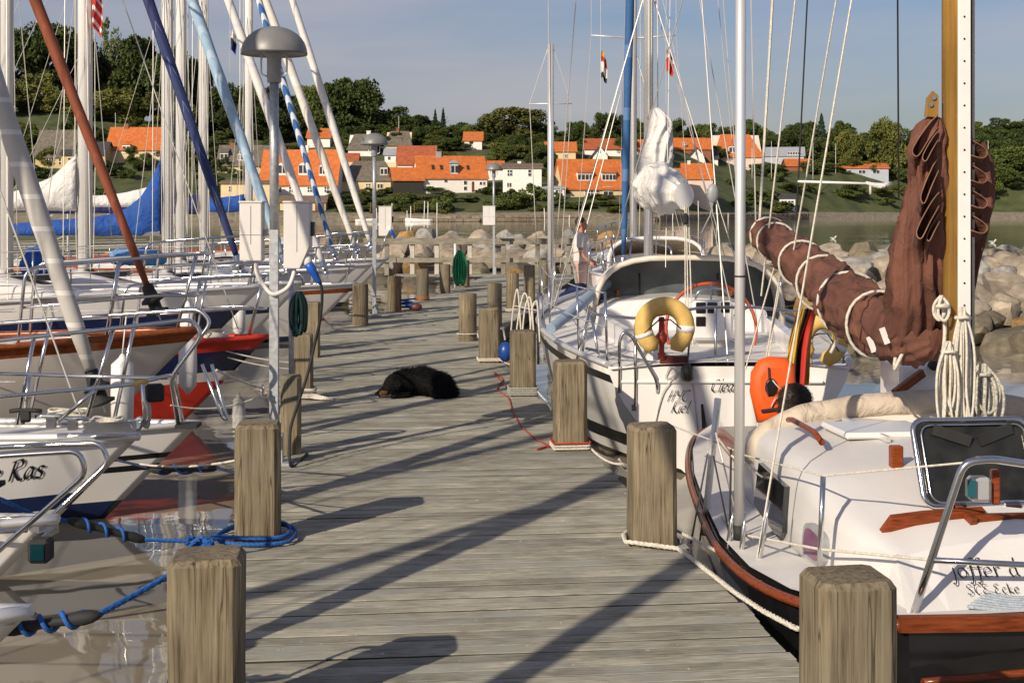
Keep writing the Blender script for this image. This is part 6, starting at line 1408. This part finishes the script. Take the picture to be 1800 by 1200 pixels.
# ------------------------------------------------------------------ dog, people, ropes, hoses, gulls
def fuse(parts, voxel, name, mats, parent=None, smooth=6, disp=None):
    """overlapping tapered shapes fused into one continuous skin"""
    mb = MB()
    for kind, *a in parts:
        if kind == 'ball': mb.ball(a[0], a[1], 16, M=a[2] if len(a) > 2 else None)
        else: mb.tube(catmull(a[0], 5), [lerp_tab([(i/(len(a[1])-1), r) for i, r in enumerate(a[1])], k/(5*(len(a[0])-1))) for k in range(5*(len(a[0])-1)+1)], 12)
    me = mb.mesh(name+'_raw', mats); o = bpy.data.objects.new(name+'_raw', me); COL.objects.link(o)
    r = o.modifiers.new('r', 'REMESH'); r.mode = 'VOXEL'; r.voxel_size = voxel; s = o.modifiers.new('s', 'SMOOTH'); s.iterations = smooth; s.factor = .5
    dg = bpy.context.evaluated_depsgraph_get(); me2 = bpy.data.meshes.new_from_object(o.evaluated_get(dg)); bpy.data.objects.remove(o)
    me2.name = name; me2.materials.clear()
    for m_ in (mats if isinstance(mats, list) else [mats]): me2.materials.append(m_)
    me2.polygons.foreach_set('use_smooth', [True]*len(me2.polygons))
    M = XF.get(parent.name, Matrix.Identity(4)) if parent else Matrix.Identity(4); me2.transform(M.inverted())
    out = bpy.data.objects.new(name, me2); _link(out, parent); XF[out.name] = M; return out
fur = mat('black_fur', (.007, .0065, .0065), .8, var=.5, scale=30, spec=.2); tan = mat('tan_fur', (.16, .06, .025), .8, var=.3)
D0 = G(728, 697); dog = thing('dog', 'black long haired dog asleep on the pier planks', 'dog', D0)
s_ = D0.y/FPX
def Q(px, py, dy=0): return V((D0.x+(px-728)*s_, D0.y+dy, (698-py)*s_*.9))
body = fuse([('ball', Q(760, 674, .10), (.185, .20, .115)), ('ball', Q(778, 678, .02), (.10, .16, .10)), ('ball', Q(738, 668, .12), (.17, .17, .13)), ('ball', Q(712, 670, .12), (.14, .15, .12)), ('ball', Q(776, 688, -.06), (.12, .10, .07)),
    ('tube', [Q(708, 668, .06), Q(695, 670, .0), Q(686, 673, -.04)], [.115, .095, .08]), ('ball', Q(687, 674, -.03), (.075, .08, .072)), ('tube', [Q(684, 680, -.04), Q(674, 686, -.07), Q(665, 690, -.09)], [.052, .042, .026]),
    ('ball', Q(696, 672, -.10), (.045, .03, .06)), ('ball', Q(690, 670, .05), (.04, .03, .05)), ('tube', [Q(712, 690, -.02), Q(700, 693, -.10), Q(688, 694, -.12)], [.045, .035, .03]), ('tube', [Q(716, 692, .02), Q(705, 694, .0), Q(690, 695, -.02)], [.045, .035, .03]),
    ('tube', [Q(790, 686, -.02), Q(782, 692, -.12), Q(764, 694, -.15)], [.05, .045, .03]), ('tube', [Q(792, 680, .05), Q(796, 690, -.02), Q(786, 695, -.14)], [.04, .035, .02])], .016, 'body', [fur, tan], dog, 4)
for p in body.data.polygons:
    c = body.data.vertices[p.vertices[0]].co
    if abs(c.x-(676-728)*s_) < .035 and c.z < .075 and c.y < -.0: p.material_index = 1
m = MB(); rr = random.Random(2); vs_ = body.data.vertices
for k in range(16000):
    p = body.data.polygons[rr.randrange(len(body.data.polygons))]
    if p.center.x < (690-728)*s_: ln = .026
    else: ln = rr.uniform(.03, .06)
    n = p.normal; dr = (n*.55+V((.75, -.1, -.35))+V((rr.gauss(0, .25), rr.gauss(0, .25), rr.gauss(0, .25)))).normalized(); w = n.cross(dr).normalized()*.0032
    c = p.center; m.add([c-w, c+w, c+dr*ln], [(0, 1, 2)], 1 if p.material_index else 0)
tag(m.build('fur', [fur, tan], body, local=True), kind='stuff')
m = MB(); m.ball(Q(663, 690, -.095), .016, 8); m.build('nose', blackp, dog)
# ---- people
skin = mat('skin', (.42, .19, .12), .55, var=.08); hair = mat('hair_brown', (.028, .014, .008), .6, var=.4, scale=40); shirt = mat('shirt_white', (.66, .60, .56), .9, var=.06, bump=.4, bscale=12); shorts = mat('shorts_pink', (.52, .36, .30), .9, var=.08, bump=.4, bscale=12); jean = mat('cloth_dark', (.02, .025, .05), .9)
def head_parts(h, fx=1, fy=0):   # head centre h, facing (fx, fy)
    f = V((fx, fy, 0)).normalized(); sd = V((-f.y, f.x, 0)); Mr = Matrix((f, sd, V((0, 0, 1)))).transposed()
    return [('ball', h+V((0, 0, .02)), (.095, .077, .105), Mr), ('ball', h+f*.03+V((0, 0, -.055)), (.068, .06, .065), Mr), ('ball', h+f*.098+V((0, 0, -.02)), (.022, .014, .022), Mr), ('ball', h+f*.085+V((0, 0, -.062)), (.02, .028, .012), Mr), ('ball', h+sd*.08-f*.01, (.022, .012, .032), Mr), ('ball', h-sd*.08-f*.01, (.022, .012, .032), Mr), ('ball', h+f*.075+sd*.032+V((0, 0, .012)), (.02, .02, .012), Mr), ('ball', h+f*.075-sd*.032+V((0, 0, .012)), (.02, .02, .012), Mr)], f, sd
def hand(parts, w, dirv, side, thumb):
    parts.append(('ball', w+dirv*.05, (.042, .042, .045))); 
    for k, l in enumerate((.075, .085, .08, .06)):
        o = w+dirv*.085+side*(.03-.02*k); parts.append(('tube', [o, o+dirv*l*.5, o+dirv*l*.85+thumb*.02], [.0105, .0095, .008]))
    parts.append(('tube', [w+dirv*.03+side*.03, w+dirv*.06+side*.055, w+dirv*.09+side*.06+thumb*.015], [.012, .011, .009]))
def person_standing(label, base, face, hairm):
    t = thing('person', label, 'person', base); B = V(base); hd, f, sd = head_parts(B+V((0, 0, 1.60)), *face)
    p = list(hd)+[('tube', [B+V((0, 0, 1.38)), B+V((0, 0, 1.52))], [.062, .055]), ('tube', [B+V((0, 0, .88)), B+V((0, 0, 1.05))-f*.0, B+V((0, 0, 1.25)), B+V((0, 0, 1.40))], [.15, .135, .16, .11])]
    for s in (-1, 1):
        sh = B+sd*s*.18+V((0, 0, 1.38)); el = sh+sd*s*.06+f*.02+V((0, 0, -.28)); wr = el+f*.16+V((0, 0, -.17)); p.append(('tube', [sh, el, wr], [.056, .042, .029])); hand(p, wr, (f*.7+V((0, 0, -.7))).normalized(), sd*-s, f)
        hp = B+sd*s*.09+V((0, 0, .90)); kn = hp+f*.03+V((0, 0, -.42)); an = kn-f*.02+V((0, 0, -.40)); p += [('tube', [hp, kn, an], [.088, .06, .04]), ('tube', [an+V((0, 0, -.03)), an+f*.1+V((0, 0, -.05)), an+f*.2+V((0, 0, -.055))], [.04, .038, .025])]
    b = fuse(p, .016, 'body', skin, t, 3)
    q = [('tube', [B+V((0, 0, .93)), B+V((0, 0, 1.07)), B+V((0, 0, 1.26)), B+V((0, 0, 1.42))], [.165, .152, .175, .115])]
    for s in (-1, 1): sh = B+sd*s*.18+V((0, 0, 1.38)); q.append(('tube', [sh-sd*s*.05, sh, sh+sd*s*.05+V((0, 0, -.2))], [.075, .074, .062]))
    fuse(q, .016, 'shirt', shirt, t, 2)
    q = [('ball', B+V((0, 0, .90)), (.165, .155, .11))]
    for s in (-1, 1): hp = B+sd*s*.09+V((0, 0, .90)); q.append(('tube', [hp, hp+f*.03+V((0, 0, -.36))], [.105, .085]))
    fuse(q, .016, 'shorts', shorts, t, 2)
    h = B+V((0, 0, 1.60)); fuse([('ball', h-f*.022+V((0, 0, .045)), (.10, .088, .10)), ('ball', h-f*.05-V((0, 0, .01)), (.06, .078, .075))], .012, 'hair', hairm, t, 2)
    for s in (-1, 1): m = MB(); m.ball(h+f*.088+sd*s*.032+V((0, 0, .012)), .011, 8); m.build('eye', blackp, t)
    return t
person_standing('standing person in white shirt and pale shorts facing right, far right side', (1.25, 25.6, -.06), (1, -.15), hair)
def person_seated(label, base, face):
    t = thing('person', label, 'person', base); B = V(base); hd, f, sd = head_parts(B+V((0, 0, .74)), *face)
    p = list(hd)+[('tube', [B+V((0, 0, .52)), B+V((0, 0, .66))], [.062, .055]), ('tube', [B+V((0, 0, .02)), B+V((0, 0, .2)), B+V((0, 0, .40)), B+V((0, 0, .54))], [.15, .14, .16, .11])]
    for s in (-1, 1):
        sh = B+sd*s*.18+V((0, 0, .52)); el = sh+sd*s*.05+f*.05+V((0, 0, -.28)); wr = el+f*.22-V((0, 0, .04)); p.append(('tube', [sh, el, wr], [.056, .042, .029])); hand(p, wr, f, sd*-s, V((0, 0, -1)))
        hp = B+sd*s*.09; kn = hp+f*.42+V((0, 0, .03)); an = kn+V((0, 0, -.3)); p.append(('tube', [hp, kn], [.088, .06])); p.append(('tube', [kn, an], [.06, .04])); p.append(('tube', [an, an+f*.18], [.04, .025]))
    fuse(p, .018, 'body', skin, t, 3)
    q = [('tube', [B+V((0, 0, .0)), B+V((0, 0, .2)), B+V((0, 0, .42)), B+V((0, 0, .56))], [.165, .155, .175, .115])]
    for s in (-1, 1): sh = B+sd*s*.18+V((0, 0, .52)); q.append(('tube', [sh-sd*s*.05, sh, sh+sd*s*.05+f*.03+V((0, 0, -.2))], [.075, .074, .062]))
    fuse(q, .018, 'shirt', jean, t, 2)
    h = B+V((0, 0, .74)); hr = fuse([('ball', h-f*.02+V((0, 0, .04)), (.118, .108, .108)), ('ball', h-f*.05-V((0, 0, .02)), (.085, .10, .10))], .012, 'hair', hair, t, 2)
    m = MB(); r2 = random.Random(4)
    for k in range(1800):
        pl = hr.data.polygons[r2.randrange(len(hr.data.polygons))]; n = pl.normal; dr = (n*.5+V((r2.gauss(0, .4), r2.gauss(0, .4), -.4))).normalized(); w = n.cross(dr).normalized()*.0025; c = pl.center; m.add([c-w, c+w, c+dr*.03], [(0, 1, 2)])
    tag(m.build('hair_strands', hair, hr, local=True), kind='stuff')
    for s in (-1, 1): m = MB(); m.ball(h+f*.088+sd*s*.032+V((0, 0, .012)), .011, 8); m.build('eye', blackp, t)
    return t
ph = P(1402, 700, 9.9); person_seated('dark haired person seated in the cockpit behind the folded hood', (ph.x, ph.y, ph.z-.78), (1, -.1))
# ---- mooring lines and ropes
def line(name, label, paths, r=.011, m=ropew, strands=True, extra=None, part='strand'):
    p0 = V(paths[0][0]); t = thing(name, label, 'rope', p0)
    for p in paths: rope_mb(p, r, strands).build(part, m, t)
    return t
def around(c, w, z, k=1.0, n=14, a0=0): 
    return [V((c.x+w*math.cos(a), c.y+w*math.sin(a), z)) for a in [a0+2*math.pi*i/n*k for i in range(n+1)]]
def sq(c, w, z, dz=0, rot=.1):   # a turn round a square post
    out = [];
    for i, (x, y) in enumerate(((-1, -1), (1, -1), (1, 1), (-1, 1), (-1, -1))):
        p = V((x*w, y*w, 0)); p.rotate(Quaternion((0, 0, 1), rot)); out.append(V((c.x, c.y, z+dz*i))+p)
    return rounded(out, .03, 4)
def snubber(t, a, b, wraps=3, wrapm=ropeb):
    a, b = V(a), V(b); m = MB(); n = 12; pts = [a.lerp(b, i/n) for i in range(n+1)]; m.tube(pts, [.008, .022, .026, .024, .018, .017, .017, .017, .018, .024, .026, .022, .008], 10); s = m.build('snubber', rubber, t)
    d = (b-a); L = d.length; d.normalize(); u = d.orthogonal().normalized(); w = d.cross(u)
    m = MB(); m.tube([a+d*L*(.18+.64*i/40)+(u*math.cos(2*math.pi*wraps*i/40)+w*math.sin(2*math.pi*wraps*i/40))*.027 for i in range(41)], .0085, 7); m.build('wrap', wrapm, s)
B = LP['B']; A = LP['A']
t = line('mooring_line', 'blue mooring line with black snubber to the post with the blue knot', [[P(-60, 850, 6.8), P(0, 876, 6.95), P(60, 905, 7.1), P(118, 915, 7.2)], [P(255, 948, 7.38), P(330, 951, 7.45), V((B.x-.16, B.y-.14, .05))], catmull([V((B.x-.19, B.y-.13, .02)), V((B.x-.02, B.y-.19, .018)), V((B.x+.17, B.y-.15, .02)), V((B.x+.20, B.y+.02, .03)), V((B.x+.13, B.y+.17, .04)), V((B.x-.1, B.y+.17, .04)), V((B.x-.2, B.y+.05, .03)), V((B.x-.19, B.y-.13, .045))], 6), catmull([V((B.x-.17, B.y-.14, .05)), V((B.x+.0, B.y-.165, .045)), V((B.x+.15, B.y-.13, .045)), V((B.x+.17, B.y+.02, .05)), V((B.x+.1, B.y+.16, .06)), V((B.x-.1, B.y+.15, .06)), V((B.x-.17, B.y, .06)), V((B.x-.2, B.y-.15, .055))], 6), [V((B.x-.15, B.y-.15, .04)), P(352, 948, 7.5), P(335, 965, 7.45), P(345, 985, 7.4), P(372, 975, 7.45), P(398, 962, 7.55)]], .0115, ropeb)
snubber(t, P(116, 913, 7.2), P(260, 950, 7.4))
m = MB(); r3 = random.Random(8); c0 = P(350, 958, 7.42)
kp = [c0+V((r3.uniform(-.06, .07), r3.uniform(-.05, .05), r3.uniform(-.045, .05))) for _ in range(22)]; m = rope_mb(catmull(kp, 6), .0135); m.build('knot', ropeb, t)
t = line('mooring_line', 'blue mooring line with black snubber to the nearest left post', [[P(172, 1080, 4.75), P(235, 1046, 4.9), P(298, 1010, 5.03)], [P(298, 1010, 5.03), V((A.x+.0, A.y+.14, .5)), V((A.x+.1, A.y+.13, .48))], [P(-40, 1108, 4.75), P(10, 1102, 4.75)]], .0115, ropeb)
snubber(t, P(-5, 1108, 4.75), P(178, 1080, 4.75), 3)
t = line('mooring_line', 'dark line with black snubber from the striped bow to the blue roped post', [[P(205, 808, 9.5), P(255, 820, 9.2), P(290, 829, 9.0)], [P(380, 822, 8.3), V((B.x-.1, B.y+.13, .33))]], .010, mat('rope_navy', (.01, .02, .06), .8), True)
snubber(t, P(262, 826, 9.1), P(385, 822, 8.4), 2)
line('mooring_line', 'thin white line from the striped bow to the blue roped post', [sagline(P(246, 815, 9.1), V((B.x-.1, B.y+.14, .42)), .03)], .007)
Cp, Dp = LP['C'], LP['D']
line('mooring_line', 'white line with black snubber ahead of the steel rails, to the lamp', [sagline(P(380, 650, 9.6), P(462, 682, 10.0), .01), [P(462, 676, 10.02), P(458, 686, 10.0), P(468, 690, 10.0), P(466, 700, 10.0), P(460, 694, 10.0), P(464, 680, 10.0)]], .009)
line('mooring_line', 'pale thin line sagging from the cream boat to the lamp pole', [sagline(P(300, 712, 9.4), P(470, 690, 10.0), .06)], .006)
for k, (a, b) in enumerate(((P(380, 612, 14), P(545, 640, 14.3)), (P(400, 628, 14), P(545, 650, 14.3)))):
    line('mooring_line', ['upper', 'lower'][k]+' white line from the navy and red bow to the pier', [sagline(a, b, .03)], .008)
t = thing('rope_coil', 'bundle of white rope lying round the foot of the post before the lamp', 'rope', Dp)
for i in range(5):
    m = rope_mb(sq(Dp, .125+.006*(i % 2), .03+i*.018), .011); m.build('turn', ropew, t)
for i in range(4):
    m = rope_mb(catmull([V((Dp.x+.10, Dp.y-.12, .03+.012*i)), V((Dp.x+.22+.03*i, Dp.y-.16, .02)), V((Dp.x+.30, Dp.y-.06-.03*i, .015)), V((Dp.x+.18, Dp.y-.04, .02)), V((Dp.x+.1, Dp.y-.1, .03))], 5), .010); m.build('bight', ropew, t)
a_ = LP['a']; b_ = LP['b']; c_ = LP['c']; d_ = LP['d']; e_ = LP['e']
line('mooring_line', 'white laid rope round the right post leading forward along the black hull', [[V((b_.x+.10, b_.y+.15, .05)), V((b_.x-.10, b_.y+.14, .045)), V((b_.x-.15, b_.y+.02, .04)), V((b_.x-.15, b_.y-.12, .035)), V((b_.x-.02, b_.y-.17, .03)), V((b_.x+.12, b_.y-.22, .022)), G(1212, 984)+V((0, 0, .018)), G(1250, 1014)+V((0, 0, .018)), G(1292, 1048)+V((0, 0, .02)), G(1340, 1084)+V((0, 0, .03)), P(1400, 1104, 6.0), P(1450, 1100, 5.8), P(1520, 1090, 5.6)]], .0125)
line('mooring_line', 'second thinner white rope under the rub rail near the right post', [[V((b_.x+.12, b_.y+.1, .06)), P(1260, 968, 7.3), P(1310, 1010, 6.9), P(1375, 1048, 6.5), P(1440, 1052, 6.3)]], .009)
t = line('mooring_line', 'white line round the foot of the right post behind the laid rope', [sq(c_, .135, .02), sq(c_, .135, .04), sagline(V((c_.x+.14, c_.y-.05, .03)), P(1095, 815, 10.2), .04), sagline(P(1088, 806, 10.3), P(1180, 850, 10.6), .12)], .009)
rope_mb(sq(c_, .14, .062), .008).build('turn', roper, t)
line('cord', 'thin red cord trailing over the planks between two right posts', [catmull([V((d_.x-.12, d_.y+.2, .008)), G(868, 656)+V((0, 0, .008)), G(884, 668)+V((0, 0, .008)), G(874, 684)+V((0, 0, .008)), G(893, 700)+V((0, 0, .008)), G(900, 720)+V((0, 0, .008)), G(912, 745)+V((0, 0, .008)), G(935, 768)+V((0, 0, .008)), G(960, 782)+V((0, 0, .008)), G(975, 788)+V((0, 0, .01))], 5)], .006, roper, False)
line('cord', 'short red rope end lying left of the roped right post', [[G(944, 792)+V((0, 0, .01)), G(960, 787)+V((0, 0, .01)), G(985, 784)+V((0, 0, .012))]], .009, roper)
t = thing('rope_coil', 'grey rope wound four times round the foot of the knotty post', 'rope', d_)
for i in range(4): rope_mb(sq(d_, .132+.004*(i % 2), .02+i*.02), .0105).build('turn', mat('rope_grey', (.30, .30, .27), .9, scale=90, var=.3), t)
rope_mb(sagline(V((d_.x+.14, d_.y-.05, .05)), P(1000, 720, 11.8), .05), .009).build('tail', ropew, t)
line('mooring_line', 'white line round the post with the blue fender', [sq(e_, .135, .03), sq(e_, .138, .05), sagline(V((e_.x+.13, e_.y-.1, .04)), P(905, 640, 15.6), .02)], .010)
f_ = LP['f']; line('mooring_line', 'white line low round the round post at the bend', [around(f_, .14, .10), sagline(V((f_.x+.14, f_.y, .1)), P(845, 592, 18.4), .03)], .009)
for k_, lab in (('h', 'pale line round the foot of the tall round post at right'), ('G', 'orange cord hanging down the round post right of the middle lamp'), ('H', 'orange line round the foot of the curved top post')):
    c = LP[k_]
    if k_ == 'G': line('cord', lab, [[V((c.x+.05, c.y-.14, .95)), V((c.x+.03, c.y-.14, .6)), V((c.x+.07, c.y-.14, .3)), V((c.x+.1, c.y-.14, .02)), V((c.x+.16, c.y-.2, .01)), V((c.x+.2, c.y-.12, .01))]], .010, mat('rope_orange', (.50, .16, .03), .8), False)
    else: line('mooring_line', lab, [around(c, .135, .03), around(c, .138, .055)], .010, ropew if k_ == 'h' else mat('rope_orange', (.50, .16, .03), .8))
line('mooring_line', 'white line from the far right posts across to the open boat', [sagline(V((LP['h'].x, LP['h'].y, .12)), P(1015, 552, 22.5), .03)], .010)
# rope strops hanging over the rail by the knotty post
t = thing('rope_strops', 'white rope strops hanging in loops beside the knotty post', 'rope', P(925, 590, 14.2))
for i, (px_, w_) in enumerate(((905, 8), (918, 12), (926, 9), (938, 7))):
    m = MB(); m.tube(catmull([P(px_-w_, 600, 14.2), P(px_-w_*.4, 545, 14.2), P(px_+4, 508+i*7, 14.2), P(px_+w_, 540, 14.2), P(px_+w_+4, 604, 14.2)], 6), .009, 6); m.build('loop', ropew, t)
m = MB(); m.bar(P(898, 548, 14.25), P(948, 548, 14.25), .02, .02); m.tube([P(946, 515, 14.25), P(946, 640, 14.25)], .014, 8); m.build('rack', steel, t)
fend = thing('fender', 'blue round fender hanging behind the right posts', 'fender', P(888, 622, 15.4)); m = MB(); m.ball(P(888, 618, 15.4), (.08, .08, .11), 14); m.build('fender_body', mat('fender_blue', (.01, .06, .26), .35), fend); m = MB(); m.tube([P(888, 598, 15.4), P(884, 575, 15.5)], .01, 6); m.build('lanyard', ropew, fend)
for i, (px_, py_, d__, c__) in enumerate(((1212, 770, 10.9, navy),)):
    pass
# hoses
def hose(label, cpx, top, bot, d, w, n, mm, r=.013, seed=1):
    rr2 = random.Random(seed); t = thing('hose', label, 'hose', P(cpx, bot, d)); s = d/FPX; H_ = (bot-top)*s
    for i in range(n):
        x = (rr2.uniform(-1, 1))*w*.42; ww = w*rr2.uniform(.35, .9)*.5; y = rr2.uniform(-.07, .03); c = P(cpx, top, d)+V((x*.3, y, 0)); h = H_*rr2.uniform(.85, 1)
        pts = [c, c+V((x-ww, 0, -h*.3)), c+V((x-ww*1.1, 0, -h*.8)), c+V((x, 0, -h)), c+V((x+ww*1.1, 0, -h*.8)), c+V((x+ww, 0, -h*.3)), c]
        m = MB(); m.tube(catmull(pts, 5), r, 7); m.build('loop', mm, t)
    return t
hose('bright green garden hose coiled on the far left post', 808, 440, 502, 32.0, .15, 16, mat('hose_green', (.008, .20, .07), .35, var=.2), .022, 4)
hose('dark green hose hanging in loops behind the lamp pole', 526, 512, 592, 12.9, .09, 12, mat('hose_dark_green', (.006, .055, .045), .4, var=.2), .010, 7)
st = thing('water_stand', 'thin galvanised water stand carrying the dark green hose', 'water tap', G(512, 718)); g_ = G(512, 718)
m = MB(); m.tube([g_, g_+V((0, 0, 1.3))], .024, 8); m.build('pipe', galv, st)
m = MB(); m.tube(rounded([g_+V((0, -.02, 1.2)), g_+V((.1, -.04, 1.22)), g_+V((.12, -.04, 1.12))], .03, 4), .012, 8); m.build('tap', steel, st)
g_ = G(800, 506); m = MB(); m.tube([g_, g_+V((0, 0, .98))], .03, 8); m.ball(g_+V((0, 0, .99)), .035, 8); solo(m, 'hose_post', whitep, 'slim white post beside the bright green hose', 'post')
# tackle lying on the pier
c = G(716, 546); t = thing('rope_heap', 'blue rope heap with brown float beside the orange cord post', 'rope', c); r3 = random.Random(5)
m = MB(); m.tube(catmull([c+V((r3.uniform(-.16, .16), r3.uniform(-.12, .12), .03+.012*i)) for i in range(16)], 5), .016, 6); m.build('rope', ropeb, t); m = MB(); m.ball(c+V((.16, -.05, .07)), (.11, .08, .075), 12); m.build('float', mat('float_brown', (.10, .03, .02), .5), t)
rr = random.Random(3)
cl_ = G(585, 690); 
# gulls resting on the water beyond the breakwater
def gull(px, py, label):
    c = G(px, py, WATER); t = thing('gull', label, 'bird', c, 0, 'gulls on the water'); gm = mat('gull_white', (.74, .73, .70), .8)
    m = MB(); rings = []
    for i in range(9):
        u = i/8; r = .085*math.sin(math.pi*(u*.9+.06))**.8; x = -.2+.4*u; z = .05+(.03 if u > .8 else 0)-(.02*math.sin(math.pi*u))+.05*(1-u)**3; rings.append([c+V((x, r*.8*math.cos(a), z+r*math.sin(a)*.8)) for a in [2*math.pi*k/10 for k in range(10)]])
    m.loft(rings); m.build('body', gm, t)
    m = MB(); m.tube([c+V((.14, 0, .08)), c+V((.19, 0, .15)), c+V((.21, 0, .19))], [.05, .038, .03], 8); m.ball(c+V((.225, 0, .20)), (.05, .04, .042), 10); m.build('head', gm, t)
    m = MB(); m.tube([c+V((.265, 0, .195)), c+V((.32, 0, .18))], [.014, .003], 6); m.build('beak', mat('beak_yellow', (.5, .3, .03), .5), t)
    for s in (-1, 1): m = MB(); m.ball(c+V((-.05, s*.06, .085)), (.17, .018, .05), 10); m.build('wing', mat('gull_grey', (.35, .36, .37), .8), t)
for px_, py_, lb in ((1464, 420, 'white gull on the water left of the brown sail'), (1721, 424, 'left of two white gulls on the water right of the mast'), (1744, 427, 'right of two white gulls on the water right of the mast')): gull(px_, py_, lb)
